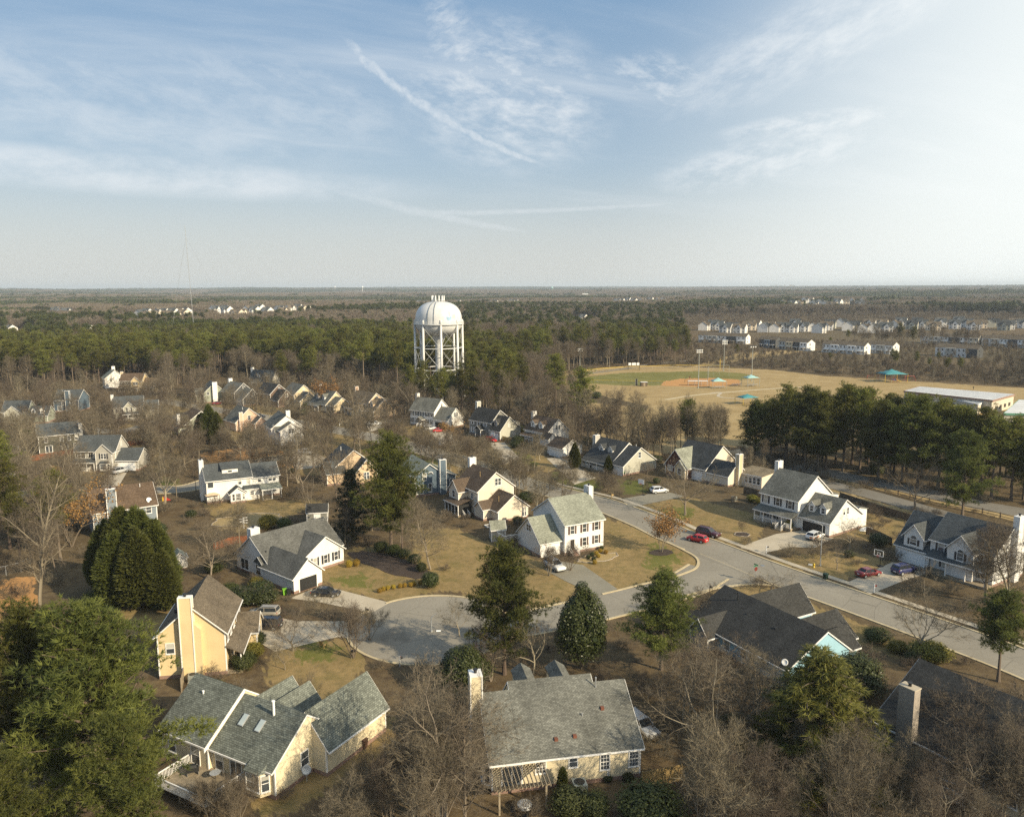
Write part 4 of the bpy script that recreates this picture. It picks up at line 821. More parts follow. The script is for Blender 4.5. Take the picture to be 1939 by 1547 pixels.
h = House('pale grey house with white front gable, long porch and a white end chimney', (-148.9, 304.5), 22, 'palegrey', 'slate', foot=8)
h.V(-5.2, 5.2, -4.5, 4.6, 5.0, 8.6, rc=0.0); h.V(-1.6, 2.4, -5.6, 0, 4.9, 7.1, 'y', og=(0.28, 0)); h.V(5.1, 10.4, -3.4, 4.0, 3.4, 6.6, og=(0, 0.28)); h.chimney(-6.0, -5.22, -0.8, 0.8, 9.4, 'sd_white'); h.win(0.4, -5.6, 4.2, 0, 0.9, 1.4, 'dh', B_); h.win(3.9, -4.5, 4.0, 0, 0.9, 1.3, 'dh', B_); h.shed(-1.8, 5.2, -7.6, -5.2, 2.6, 3.3, posts=5, rail=True); h.row(-4.5, 3.9, (-4, -2.6), w_=0.8, h_=1.2)
h.done()
h = House('sunlit yellow house with brown roof in front of the far woods', (-185.4, 386.4), 4.2, 'yellow', 'redbrown', foot=9)
h.V(-5.2, 5.2, -4.3, 4.6, 5.7, 8.8, rc=0.0); h.V(0.6, 4.8, -5.6, 0, 5.5, 7.7, 'y', og=(0.28, 0)); h.V(5.1, 12.5, -3.8, 4.2, 2.9, 6.4, og=(0, 0.28)); h.foot(9, 0, 5); h.chimney(-6.0, -5.22, -0.6, 0.8, 9.6, 'sd_yellow'); h.row(-4.3, 4.4, (-4.2, -2.6, -1.0), w_=0.8, h_=1.4, shut=B_); h.win(2.7, -5.6, 4.4, 0, 1.5, 1.4, 'twin', B_); h.shed(-5.2, 0.5, -6.2, -4.3, 2.6, 3.2, posts=3); h.bay(2.7, -5.6, 0, 2.6, 0.7, 0.4, 2.6); h.row(-3.8, 1.7, (7.5, 10), w_=0.9, h_=1.4, shut=B_)
h.done()
h = House('dark blue house with a white edged blue chimney on its back wall', (-183.1, 326.2), 2, 'blue', 'slate', foot=8)
h.V(-5.0, 5.0, -4.6, 4.6, 4.9, 8.5, rc=0.0); h.chimney(0.2, 1.9, -5.4, -4.62, 8.6); h.row(-4.6, 3.6, (-1.2, 3.2), w_=1.1, h_=1.2); h.win(-2.6, -4.6, 1.4, 0, 1.6, 1.8, 'french'); h.vent(-3, -1, 7.8, 0.7)
h.done()
h = House('grey house with pale stucco front gable and two small dormers over its wing', (-186, 296), 12, 'sage', 'slate', foot=8)
h.V(-4.6, 4.0, -4.4, 4.4, 4.8, 8.2, rc=0.0); h.V(-3.2, 2.6, -6.2, 0, 4.4, 7.0, 'y', og=(0.28, 0), wall='palegrey'); h.V(4.0, 10.6, -4.0, 4.0, 2.9, 6.0, og=(0, 0.28)); h.win(1.4, -6.2, 3.4, 0, 1.0, 1.4, 'dh', B_)
for x in (5.6, 8.6): h.dormer(x, -3.2, -0.8, 3.6, 4.9, 5.7, 1.3, wall='white')
h.win(-4.0, -4.4, 3.6, 0, 0.9, 1.4); h.done()
h = House('white house with slate roof at the frame edge behind a leaning bare tree', (-215, 308), -18, 'white', 'slate', foot=9)
h.V(-6.0, 5.0, -4.4, 4.4, 5.2, 8.8, rc=0.0); h.V(5, 11.5, -3.6, 4.0, 4.6, 7.0, og=(0, 0.28)); h.row(-4.4, 4.2, (-4, -1.4, 1.2, 3.6), w_=0.8, h_=1.3); h.shed(-5.5, 3.0, -6.4, -4.4, 2.5, 3.1, posts=4); h.row(-4.4, 1.6, (-3, 0), w_=0.9, h_=1.4); h.vent(1, -1, 8.0, 0.8)
h.done()
h = House('small grey house corner at the frame edge below the white house', (-196, 271), 10, 'greige', 'slate', foot=8)
h.V(-5, 5, -4, 4, 3.0, 5.8); h.win(4, -4, 1.7, 0, 1.0, 1.5, 'dh', B_); h.done()
h = House('sage green house with grey roof and broad white chimney, next to a charcoal house', (-134, 352), -62, 'sage', 'mossgrey', foot=8)
h.V(-6, 6, -4.6, 4.6, 4.4, 8.6, rc=0.0); h.chimney(6.02, 7.2, -0.9, 1.0, 9.0, 'sd_white'); h.V(-1.5, 3.5, -7.4, -2, 3.6, 6.0, 'y', og=(0.28, 0)); h.win(1, -7.4, 2.6, 0, 1.2, 1.5); h.win(6.0, -2.8, 4.2, 90, 1.0, 1.3); h.done()
h = House('charcoal house with pale front gable board, white steps and attached garage', (-121, 346), -42, 'charcoal', 'mossgrey', foot=8)
h.V(-5.5, 5.5, -4.4, 4.4, 5.3, 9.0, rc=0.0); h.V(5.4, 12, -4.2, 4.0, 3.0, 7.0, rc=0.4, og=(0, 0.28), wall='charcoal'); h.row(-4.4, 4.3, (-3.6, -1.2, 1.2, 3.6), w_=0.7, h_=1.3); h.stairs(-3.5, -4.4, 0, 6, 1.4, 1.2, m='wood_weathered'); h.win(5.5, 0.2, 7.4, 90, 0.9, 1.0); h.garage(8.6, -4.2, 0, 4.6); h.win(12, 0.8, 4.6, 90, 1.1, 1.3); h.chimney(-6.3, -5.52, -0.6, 1.0, 10.2, 'sd_white'); h.done()
h = House('brown shingled house with near black roof and two brown gables', (-104, 341), -40, 'darkbrown', 'charcoal', foot=8)
h.V(-5.5, 5.0, -4.4, 4.4, 5.3, 9.0, rc=0.0); h.V(4.9, 11.0, -4.6, 3.8, 3.0, 7.0, og=(0, 0.28)); h.win(11, -0.4, 4.9, 90, 1.2, 1.4); h.win(11, -0.4, 1.9, 90, 0.9, 1.2); h.win(5.0, 0.1, 7.4, 90, 0.8, 1.0); h.row(-4.4, 4.3, (-3.4, 0, 3.0), w_=0.8, h_=1.3); h.stairs(-4, -4.4, 0, 5, 1.3, 1.0, m='wood_weathered'); h.done()
h = House('house with two white dormers on a slate roof at the edge of the pine wood', (-127, 405), -14, 'greige', 'slate', foot=8)
h.V(-6.5, 6.5, -4.4, 4.4, 3.4, 8.2, rc=0.0); h.chimney(-7.3, -6.52, -0.8, 0.8, 9.4, 'sd_white')
for x in (-1.6, 2.6): h.dormer(x, -3.2, -0.8, 4.6, 6.0, 7.0, 1.6, wall='white')
h.shed(-6, 1, -6.4, -4.4, 2.5, 3.2, posts=4); h.row(-4.4, 1.8, (-4.5, -2, 3.5), w_=0.9, h_=1.5); h.done()
h = House('white gabled house half hidden by a pale bare tree near the yellow house', (-203, 402), -58, 'white', 'pale', foot=8)
h.V(-6, 6, -4.8, 4.8, 5.2, 9.2, rc=0.0); h.chimney(-2, -1, -0.6, 0.8, 10.6, 'sd_white'); h.row(6, 4.4, (-2, 2), 90, w_=0.9, h_=1.4); h.done()
h = House('grey green house with steep brown roof and a back sunroom beside a conical evergreen', (-112, 278), -52, 'sage', 'brown', foot=8)
h.V(-5, 5, -6.0, 5.0, 2.9, 7.4, rc=0.0); h.chimney(-0.6, 0.6, -6.8, -6.0, 6.2, 'sd_white'); h.shed(2.0, 7.2, -8.5, -4.6, 2.5, 2.9, 'y-', True); h.row(-8.5, 1.4, (3.0, 4.6, 6.2), w_=1.1, h_=1.3, kind='plain'); h.win(7.2, -6.5, 1.4, 90, 2.4, 1.3, 'french'); h.done()
h = House('pink sided house with grey roof and pink chimney behind the conical evergreen', (-96.5, 281), -50, 'pink', 'mossgrey', foot=8)
h.V(-5, 5.2, -4.9, 5.4, 3.4, 7.9, rc=0.0); h.chimney(5.22, 6.1, -3.8, -2.6, 6.8, 'sd_pink'); h.V(5.0, 8.6, 0.6, 5.4, 2.8, 4.9, og=(0, 0.25)); h.win(5.2, 0, 4.6, 90, 0.9, 1.4); h.vent(2.0, -1.0, 7.2, 0.8); h.done()
h = House('tall white house with steep gable towards the viewer and white chimney among bare trees', (-75.3, 256.7), -61.6, 'white', 'mossgrey', foot=8)
h.V(-5.6, 5.6, -4.9, 5.2, 5.5, 9.3, rc=0.0); h.V(5.4, 9.6, -3.0, 3.6, 5.2, 7.4, rc=0.6, og=(0, 0.28)); h.chimney(3.4, 4.6, 0.2, 1.4, 10.6, 'sd_white'); h.win(9.6, 0.4, 4.9, 90, 1.7, 1.4, 'twin'); h.garage(9.6, 0.5, 90, 3.4); h.V(3.0, 7.0, -4.0, 1.0, 4.6, 6.4, 'y', og=(0.28, 0)); h.done()
h = House('beige shaded house behind a spreading bare tree at the pine wood edge', (-92, 339), -50, 'tan', 'mossgrey', foot=8)
h.V(-6, 5, -4.6, 4.6, 5.2, 9.0, rc=0.0); h.V(4.9, 10, -4.2, 3.6, 3.0, 6.4, og=(0, 0.28)); h.row(-4.6, 4.3, (-3.4, -0.6, 2.2), w_=0.9, h_=1.4); h.win(5.0, 0, 7.2, 90, 0.8, 1.0); h.shed(-5, 3, -6.4, -4.6, 2.6, 3.2, posts=4); h.done()
h = House('tan cape house with two dormers and tall white chimney at the pine wood edge', (-76, 325), -46, 'tan', 'mossgrey', foot=8)
h.V(-6, 6, -5.0, 4.6, 3.2, 8.0, rc=0.0); h.chimney(-6.9, -6.02, -0.8, 0.8, 9.8, 'sd_white')
for x in (-2.4, 2.2): h.dormer(x, -3.6, -0.8, 4.6, 6.0, 7.0, 1.6, wall='white')
h.V(5.9, 11, -4.4, 3.6, 3.0, 6.0, og=(0, 0.28)); h.shed(-5, 3, -6.8, -5.0, 2.4, 3.0, posts=4); h.row(-5.0, 1.7, (-4, 0, 3), w_=0.9, h_=1.5); h.win(11, -0.4, 2.0, 90, 1.0, 1.4); h.done()
h = House('peach house with brown grey roof and a garage wing with its own dormer', (-58.1, 313.0), -44.8, 'peach', 'tanbrown', foot=8)
h.V(-6.6, 6.6, -4.2, 5.2, 5.2, 8.9, rc=0.0); h.V(6.5, 12.6, -5.6, 4.2, 3.0, 7.2, rc=-0.4, og=(0, 0.28)); h.foot(10, 0, 5); h.chimney(-7.4, -6.62, -0.6, 1.0, 10.4, 'sd_pink'); h.row(-4.2, 4.4, (-5, -2.6, -0.2, 2.2, 4.8), w_=0.8, h_=1.4, shut=B_); h.dormer(9.4, -4.2, -1.0, 4.2, 5.6, 6.8, 2.0)
h.shed(-6.4, 2.0, -6.2, -4.2, 2.6, 3.2, posts=5); h.V(2.6, 6.0, -6.6, -3, 3.0, 4.8, 'y', og=(0.28, 0)); h.win(4.3, -6.6, 1.9, 0, 1.3, 1.8); h.win(6.6, 0.4, 7.2, 90, 1.1, 1.0); h.shed(1.0, 9.0, 5.2, 10.0, 5.4, 6.0, 'y+', True, roof='sand'); h.done()
h = House('white colonial house with black shutters and small gabled entry below the water tower', (-30.4, 288.3), -33.5, 'white', 'mossgrey', foot=8)
h.V(-5.6, 5.6, -4.3, 4.7, 5.7, 9.7, rc=0.0); h.V(5.5, 12.2, -4.8, 4.4, 3.2, 7.0, og=(0, 0.28)); h.foot(9, 0, 5); h.chimney(-6.4, -5.62, -0.2, 1.2, 11.0, 'sd_white'); h.row(-4.3, 4.5, (-4.6, -2.3, 0.0, 2.3, 4.5), w_=0.75, h_=1.4, shut=B_); h.row(-4.3, 1.9, (-4.6, -2.3, 2.3, 4.5), w_=0.75, h_=1.5, shut=B_)
h.V(-1.2, 1.2, -6.2, -4.2, 2.7, 3.6, 'y', og=(0.2, 0), oh=0.25, nowall=True); h.door(0, -4.3, 0.5, 0); h.stairs(0, -5.4, 0, 4, 1.6, 0.6, m='wood_weathered'); h.garage(8.9, -4.8, 0, 4.9, 2.2, True); h.row(12.2, 4.7, (-0.7, 0.7), 90, w_=0.7, h_=1.4); h.win(12.2, -2.4, 1.8, 90, 0.8, 1.2); h.win(5.6, 0.2, 7.6, 90, 0.7, 1.2); h.done()
h = House('dark grey house with arched white entry and a sage garage wing with one dormer', (-7.9, 267.0), -46, 'grey', 'charcoal', foot=8)
h.V(-5.5, 5.4, -3.9, 5.2, 5.3, 9.0, rc=0.0); h.V(5.3, 10.6, -4.8, 4.6, 3.2, 7.4, rc=-0.6, og=(0, 0.28), wall='palegrey'); h.foot(8, 0, 5); h.chimney(-6.4, -5.52, -0.4, 1.2, 10.8, 'sd_palegrey'); h.row(-3.9, 4.4, (-4.0, -0.9, 2.4), w_=0.8, h_=1.4, shut='white_paint'); h.row(-3.9, 1.9, (-4.0,), w_=0.8, h_=1.6, shut='white_paint')
h.dormer(7.4, -3.6, -1.0, 4.4, 5.7, 6.7, 1.6); h.V(-0.9, 2.1, -5.8, -3.8, 2.7, 3.9, 'y', og=(0.2, 0), oh=0.25, nowall=True, lift=0.02); h.door(0.6, -3.9, 0.5, 0)
for x in (-0.7, 1.9): q = MB(); q.box(x-0.09, -5.7, 0.0, x+0.09, -5.5, 2.7); q.build('porch_post', 'trim', h.root)
h.garage(8.2, -4.8, 0, 2.8); h.win(10.6, -0.6, 5.0, 90, 0.8, 1.5); h.win(10.6, 1.6, 1.8, 90, 0.8, 1.6); h.shed(1.0, 7.6, 5.2, 7.4, 4.6, 5.4, 'y+', True, roof='charcoal'); h.done()
h = House('white cape house with two dormers, brown roof and separate looking white garage wing', (11.3, 255.2), -50.1, 'white', 'brown', foot=8)
h.V(-5.4, 5.4, -4.8, 4.8, 4.0, 7.9, rc=0.0); h.chimney(-6.2, -5.42, -1.2, 0.4, 9.2, 'sd_white')
for x in (-2.4, 1.4): h.dormer(x, -3.9, -0.8, 4.8, 6.3, 7.1, 1.9)
h.row(5.4, 5.4, (-0.6, 0.6), 90, w_=0.75, h_=1.2); h.row(-4.8, 2.0, (-4.2, -1.6, 1.0), w_=0.8, h_=1.5, shut=B_); h.shed(-5.0, 1.0, -7.0, -4.8, 2.3, 2.9, posts=4)
h.V(4.6, 8.6, -7.0, -3.4, 2.7, 4.2, og=(0, 0.2)); h.done()
h = House('detached white garage with brown roof in front of the white cape house', (15.8, 233.8), -54.2, 'white', 'brown', name='garage', cat='garage', foot=6)
h.V(-3.4, 3.4, -3.9, 3.9, 2.8, 5.1, rc=0.0); h.garage(0, -3.9, 0, 4.8); h.done()
h = House('grey cape house with two white dormers and a step in its dark roof', (29.9, 216.5), -52.3, 'palegrey', 'dark', foot=9)
h.V(-7.3, 3.6, -6.1, 6.0, 2.8, 7.5, rc=0.0, og=(0.28, 0.06), lift=0.02); h.V(3.5, 8.0, -6.6, 6.2, 2.75, 6.9, rc=-0.1, og=(0.0, 0.28)); h.chimney(-8.3, -7.32, -2.2, -0.6, 8.2, 'sd_greige')
s_ = MB(); s_.prism([(-6.4, 2.75), (-0.05, 7.3), (-0.05, 7.62), (-6.4, 3.05)], 'x', 3.68, 3.76); s_.build('roof_step', 'trim', h.root)
for x in (-3.4, 0.2): h.dormer(x, -3.7, -1.0, 4.2, 5.6, 6.5, 1.7, wall='white')
h.shed(-6.6, 2.4, -8.2, -6.1, 2.3, 2.8, posts=4, rail=True, gap=(0.3, 0.45)); h.win(8.0, -0.4, 5.0, 90, 0.9, 1.5); h.garage(5.8, -6.6, 0, 3.6); h.win(-5.0, -6.1, 1.7, 0, 0.9, 1.4, 'dh', B_); h.win(1.2, -6.1, 1.7, 0, 0.9, 1.4, 'dh', B_); h.vent(4.6, 1.8, 6.0, 1.0); h.done()
# --- sheds
def shed_(label, px, th, L, W, ze, zr, wall, roof, door=True):
    p = P(*px); h = House(label, (p.x, p.y), th, wall, roof, name='garden_shed', cat='shed', foot=3, fz=0.12); h.V(-L/2, L/2, -W/2, W/2, ze, zr, oh=0.15, og=(0.12, 0.12))
    if door: h.door(0, -W/2, 0.12, 0, 'trim', 1.2, 1.8)
    h.done()
shed_('small pale garden shed with steep light roof on the back lawn', (942, 1022), 10, 2.9, 2.9, 2.5, 3.9, 'greige', 'pale', False)
shed_('dark roofed garden shed tucked under the hedge trees behind the ranch house', (602, 985), 10, 4.4, 3.4, 2.2, 3.6, 'grey', 'charcoal')
shed_('white barn roofed garden shed beside the giant arborvitae', (340, 1073), -60, 2.6, 2.4, 2.0, 3.0, 'white', 'pale')
# school with flat white roofs beyond the pine grove
def flat(name, label, quad, z, wall, parapet, cat):
    q = [P(x, y, z) for x, y in quad]; c = sum(q, Vector())/4; r = thing(name, label, cat, (c.x, c.y, 0)); pts = [(a.x-c.x, a.y-c.y) for a in q]
    m = MB(); m.prism(pts, 'z', 0, z-0.4); m.build('wall', wall, r); m = MB(); m.prism([(a*1.01, b*1.01) for a, b in pts], 'z', z-0.39, z); m.build('roof', 'flat_roof', r)
    n = len(pts); m = MB(); e = MB()
    for i in range(n):
        a, b = Vector(pts[i])*1.012, Vector(pts[(i+1) % n])*1.012; d = (b-a).normalized(); nn = Vector((d.y, -d.x))
        if nn.dot(a) < 0: nn = -nn
        m.prism([tuple(a), tuple(b), tuple(b+nn*0.15), tuple(a+nn*0.15)], 'z', z-0.7, z+0.05)
        k = int((b-a).length/5)
        for j in range(1, k): p = a+(b-a)*j/k; e.prism([tuple(p-d*0.9-nn*0.3), tuple(p+d*0.9-nn*0.3), tuple(p+d*0.9+nn*0.01), tuple(p-d*0.9+nn*0.01)], 'z', 1.2, 2.6)
    m.build('parapet', parapet, r); e.build('window_band', 'glass', r)
    s = MB(); a, b, c_, d_ = [Vector(p) for p in pts]
    for k in range(1, 7): p0 = d_+(c_-d_)*k/7; p1 = a+(b-a)*k/7; s.tube((p0.x, p0.y, z+0.02), (p1.x, p1.y, z+0.02), 0.12, n=4)
    s.build('roof_seam', 'galv', r); FOOT.append((c.x, c.y, 22)); return r
flat('school_building', 'long school building with white flat roof and brick edge beyond the pine grove', [(1712.8, 740), (1742, 732), (1920, 746.5), (1878.8, 757.5)], 5.5, 'concrete_block', 'brick', 'school')
flat('school_annex', 'lower school annex with white flat roof in front of the long school building', [(1795, 752.5), (1812, 749), (1866, 759), (1852, 765)], 4.2, 'concrete_block', 'flat_roof', 'school')
flat('park_hall', 'grey green roofed hall at the frame edge beside the school', [(1902, 782), (1930, 757), (1990, 760), (1990, 784)], 5.0, 'concrete_block', 'copper_green', 'hall')
# ---------------------------------------------------------------- plants
def unit(v): return v/np.maximum(np.linalg.norm(v, axis=-1, keepdims=True), 1e-9)
def segs_to_tris(a, b, ra, rb, n=3):
    """tapered prisms for many segments at once"""
    d = unit(b-a); ref = np.where(np.abs(d[:, 2:3]) > 0.9, np.array([[1., 0, 0]]), np.array([[0, 0, 1.]]))
    u = unit(np.cross(d, ref)); v = np.cross(d, u); out = []
    for i in range(n):
        a0, a1 = 2*math.pi*i/n, 2*math.pi*(i+1)/n
        o0 = u*math.cos(a0)+v*math.sin(a0); o1 = u*math.cos(a1)+v*math.sin(a1)
        p00 = a+o0*ra[:, None]; p01 = a+o1*ra[:, None]; p10 = b+o0*rb[:, None]; p11 = b+o1*rb[:, None]
        out += [np.stack([p00, p01, p11], 1), np.stack([p00, p11, p10], 1)]
    return np.concatenate(out)
def blades(c, d, L, W, rng):
    """one thin triangle per centre c along direction d"""
    r = unit(np.cross(d, rng.normal(size=d.shape)))*(W[:, None]/2)
    return np.stack([c-r, c+r, c+d*L[:, None]], 1)
def quads_leaf(c, n_, L, W, rng):
    """a leaf diamond (two triangles) at each centre, facing n_"""
    a = unit(np.cross(n_, rng.normal(size=n_.shape))); b = np.cross(n_, a)
    p0 = c-a*L[:, None]/2; p1 = c+b*W[:, None]/2; p2 = c+a*L[:, None]/2; p3 = c-b*W[:, None]/2
    return np.concatenate([np.stack([p0, p1, p2], 1), np.stack([p0, p2, p3], 1)])
def trunk_tris(H, r0, r1, rng, n=7, k=8, lean=0.02):
    z = np.linspace(0, H, k+1); off = np.cumsum(rng.normal(0, lean*H/k, (k+1, 2)), 0); off -= off[0]
    p = np.column_stack([off, z]); r = r0+(r1-r0)*(z/H); r[0] *= 1.35
    return segs_to_tris(p[:-1], p[1:], r[:-1], r[1:], n), p
def conifer(seed, H=22, cb=0.45, R=4.2, nb=70, clump=10, blade=6, bl=0.42, bw=0.075, up=(5, 40), form='pine', cr=0.62):
    rng = np.random.default_rng(seed); tt, path = trunk_tris(H*0.97, 0.011*H+0.06, 0.05, rng, 7, 9, 0.012)
    lump = rng.random((7, 6)); segA, segB, ra, rb = [], [], [], []; C, Dn, Tn = [], [], []
    for i in range(nb):
        t = (i+rng.uniform(0, 1))/nb; t = t**0.85; z = H*(cb+(0.985-cb)*t); az = i*2.39996+rng.uniform(-0.5, 0.5)
        if form == 'pine': shp = min(1, 0.5+t*1.7)*(1-t**2.0)**0.75*(0.78+0.42*lump[int(az/0.9) % 7, int(t*5.9)])
        else: shp = (1-t)**0.7+0.03
        L = R*shp*rng.uniform(0.62, 1.12)+0.35; el = math.radians(rng.uniform(*up)+(25*t if form == 'pine' else 0))
        base = np.array([np.interp(z, path[:, 2], path[:, 0]), np.interp(z, path[:, 2], path[:, 1]), z])
        d = np.array([math.cos(az)*math.cos(el), math.sin(az)*math.cos(el), math.sin(el)]); pts = [base]; K = 4; dd = d.copy()
        for k in range(K):
            dd = unit(dd+rng.normal(0, 0.14, 3)+np.array([0, 0, -0.10 if form == 'cedar' else 0.05])); pts.append(pts[-1]+dd*L/K)
        pts = np.array(pts); rr = np.linspace(0.05+0.012*L, 0.02, K+1)
        segA.append(pts[:-1]); segB.append(pts[1:]); ra.append(rr[:-1]); rb.append(rr[1:])
        nc = max(2, int(L*1.75)); tint = np.clip(rng.normal(0.45, 0.22), 0, 1)
        for s in np.linspace(0.34, 1.0, nc):
            s = min(1, s+rng.uniform(-0.08, 0.08)); q = s*K; j = min(K-1, int(q)); c = pts[j]+(pts[j+1]-pts[j])*(q-j)
            sp = cr*(0.7+0.5*s) if form == 'pine' else 0.34
            side = rng.normal(size=3)*np.array([1, 1, 0.5])*sp*0.75*(0.4+s*0.6); c = c+side
            o = rng.normal(size=(clump, 3)); o = unit(o)*rng.uniform(0.15, 1, (clump, 1))**0.6*sp; o[:, 2] *= 0.62
            C.append(c+o); nrm = unit(o*np.array([1, 1, 1.0])+np.array([0, 0, 0.42 if form == 'pine' else 0.0])*sp+d*0.25*sp); Dn.append(nrm); Tn.append(np.clip(tint+rng.normal(0, 0.16, clump), 0, 1))
    tt = np.concatenate([tt, segs_to_tris(np.concatenate(segA), np.concatenate(segB), np.concatenate(ra), np.concatenate(rb), 3)])
    C, Dn, Tn = np.concatenate(C), np.concatenate(Dn), np.concatenate(Tn)
    Cc = np.repeat(C, blade, 0); D = unit(np.repeat(Dn, blade, 0)*1.0+rng.normal(size=(len(Cc), 3))*0.62+(np.array([0, 0, -0.35]) if form == 'cedar' else 0)); T = np.repeat(Tn, blade)
    ct = blades(Cc, D, rng.uniform(0.7, 1.25, len(Cc))*bl, rng.uniform(0.7, 1.3, len(Cc))*bw, rng)
    return tt, ct, T
def bare(seed, H, r0, lv, stems=1, lean=6, wig=0.09, upw=0.2, tw=(5, 0.055, 0.016), taper=0.45):
    """lv: per level (length as a share of H, children, first child's place along the parent, angle range); tw: twigs per last branch, their length share, width"""
    rng = np.random.default_rng(seed); A, B, RA, RB, LV = [], [], [], [], []; tp, td = [], []; n = len(lv); st = []
    for k in range(stems):
        a = 6.283*k/stems+rng.uniform(-.5, .5); e = math.radians(rng.uniform(.5, 1.3)*lean); st.append((np.array([math.cos(a), math.sin(a), 0])*0.12*(stems > 1), np.array([math.cos(a)*math.sin(e), math.sin(a)*math.sin(e), math.cos(e)]), H*lv[0][0]*rng.uniform(.85, 1.1 if stems > 1 else 1.0), r0/stems**.5, 0))
    while st:
        p, d, L, r, l = st.pop(); K = (7, 6, 4, 3, 2)[min(l, 4)]; pts = [p]; ds = [d]; r1 = r*(taper if l == 0 and n > 3 else .35)
        for k in range(K):
            d = unit(d+rng.normal(0, wig*(1+.35*l), 3)+np.array([0, 0, upw*(.28 if l else .05)])); pts.append(pts[-1]+d*L/K); ds.append(d)
        pts = np.array(pts); rr = r+(r1-r)*np.linspace(0, 1, K+1)
        A.append(pts[:-1]); B.append(pts[1:]); RA.append(rr[:-1]); RB.append(rr[1:]); LV.append(np.full(K, l))
        if l+1 < n:
            sh, nc, f0, (a0, a1) = lv[l+1]; az = rng.uniform(0, 6.28)
            for k in range(nc):
                f = f0+(1-f0)*(k+rng.uniform(.2, .9))/nc if k < nc-1 else 1.0; q = f*K; j = min(K-1, int(q)); b = pts[j]+(pts[j+1]-pts[j])*(q-j); nn = ds[j+1]; az += 2.4+rng.uniform(-.5, .5)
                an = math.radians(rng.uniform(a0, a1)*(.4 if f >= 1 else 1)); o = unit(np.cross(nn, np.array([.3, .1, 1.]) if abs(nn[2]) < .9 else np.array([1., 0, 0]))); o2 = np.cross(nn, o)
                nd = unit(nn*math.cos(an)+(o*math.cos(az)+o2*math.sin(az))*math.sin(an)); ll = H*sh*rng.uniform(.62, 1.18)*(1.12-.5*f if lv[l][0] > .5 or l else 1)
                st.append((b, nd, ll, max(.007, (r+(r1-r)*f)*(.62 if l else .5)), l+1))
        else:
            for k in range(tw[0]): f = rng.uniform(.15, 1)*K; j = min(K-1, int(f)); tp.append(pts[j]+(pts[j+1]-pts[j])*(f-j)); td.append(ds[j+1])
    A, B, RA, RB, LV = [np.concatenate(x) for x in (A, B, RA, RB, LV)]; thick = LV < min(2, n-1)
    tt = segs_to_tris(A[thick], B[thick], np.maximum(RA[thick], .012), np.maximum(RB[thick], .01), 5); th2 = segs_to_tris(A[~thick], B[~thick], np.maximum(RA[~thick], .009), np.maximum(RB[~thick], .007), 3)
    tp, td = np.array(tp), np.array(td); N = len(tp); d1 = unit(td+rng.normal(size=(N, 3))*.75+np.array([0, 0, upw])); l1 = rng.uniform(.5, 1.2, N)*H*tw[1]; w1 = rng.uniform(.8, 1.3, N)*tw[2]; P1 = [blades(tp, d1, l1, w1, rng)]
    for q in range(2): m = tp+d1*(rng.uniform(.2, .7, N)*l1)[:, None]; P1.append(blades(m, unit(d1+rng.normal(size=(N, 3))*.8), l1*rng.uniform(.35, .7, N), w1*.8, rng))
    tw_ = np.concatenate(P1); crown = np.concatenate([th2, tw_]); T = np.concatenate([rng.normal(.75, .12, len(th2)), rng.uniform(0, .65, len(tw_))])
    k = H/np.percentile(crown[:, :, 2], 99.7)
    return tt*k, crown*k, np.clip(T, 0, 1)
def ellipsoid_leaves(seed, rx, rz_, n, leaf, z0=0.0, cone=0.0, lobes=9, form='leaf', core=0.72):
    """a clumpy evergreen mass: leaves or sprays near the surface of a lobed shape"""
    rng = np.random.default_rng(seed); ld = unit(rng.normal(size=(lobes*6, 3))); la = rng.uniform(0.55, 1.0, lobes*6)
    d = unit(rng.normal(size=(n, 3))); k = np.ones(n)*0.74
    sim = d@ld.T; best = sim.argmax(1); b = sim[np.arange(n), best]; k = 0.5+0.5*la[best]*np.clip((b-0.70)/0.30, 0, 1)**0.6
    k *= rng.uniform(0.74, 1.12, n)
    p = d*k[:, None]*np.array([rx, rx, rz_/2]); t = (p[:, 2]+rz_/2)/rz_; p[:, 2] += rz_/2
    if cone > 0: w_ = (1-cone)+cone*np.clip(1.25*(1-t)**0.75, 0.02, 1.3); p[:, 0] *= w_; p[:, 1] *= w_
    p[:, 2] += z0; nr = unit(d+rng.normal(size=(n, 3))*0.5+np.array([0, 0, 0.25])); T = np.clip(0.2+0.6*la[best]*rng.uniform(0.4, 1.2, n), 0, 1)
    if form == 'leaf': tri = quads_leaf(p, nr, rng.uniform(0.7, 1.3, n)*leaf, rng.uniform(0.5, 0.8, n)*leaf, rng); T = np.concatenate([T, T])
    else:
        c = np.repeat(p, 4, 0); dd = unit(np.repeat(d*np.array([1, 1, 0.4]), 4, 0)+np.array([0, 0, 0.8])+rng.normal(size=(4*n, 3))*0.5); tri = blades(c, dd, rng.uniform(0.6, 1.3, 4*n)*leaf, np.full(4*n, leaf*0.38), rng); T = np.repeat(T, 4)
    # an inner mass of the same leaves keeps daylight from showing straight through
    m = max(60, n//6); d2 = unit(rng.normal(size=(m, 3)))*rng.uniform(0.3, core, (m, 1)); q = d2*np.array([rx, rx, rz_/2]); t2 = (q[:, 2]+rz_/2)/rz_; q[:, 2] += rz_/2
    if cone > 0: w2 = (1-cone)+cone*np.clip(1.25*(1-t2)**0.75, 0.02, 1.3); q[:, 0] *= w2; q[:, 1] *= w2
    q[:, 2] += z0; L = np.full(m, leaf*3.2); ti = quads_leaf(q, unit(rng.normal(size=(m, 3))), L, L*0.8, rng)
    return np.concatenate([tri, ti]), np.concatenate([T, np.full(2*m, 0.25)])
PROTO = {}
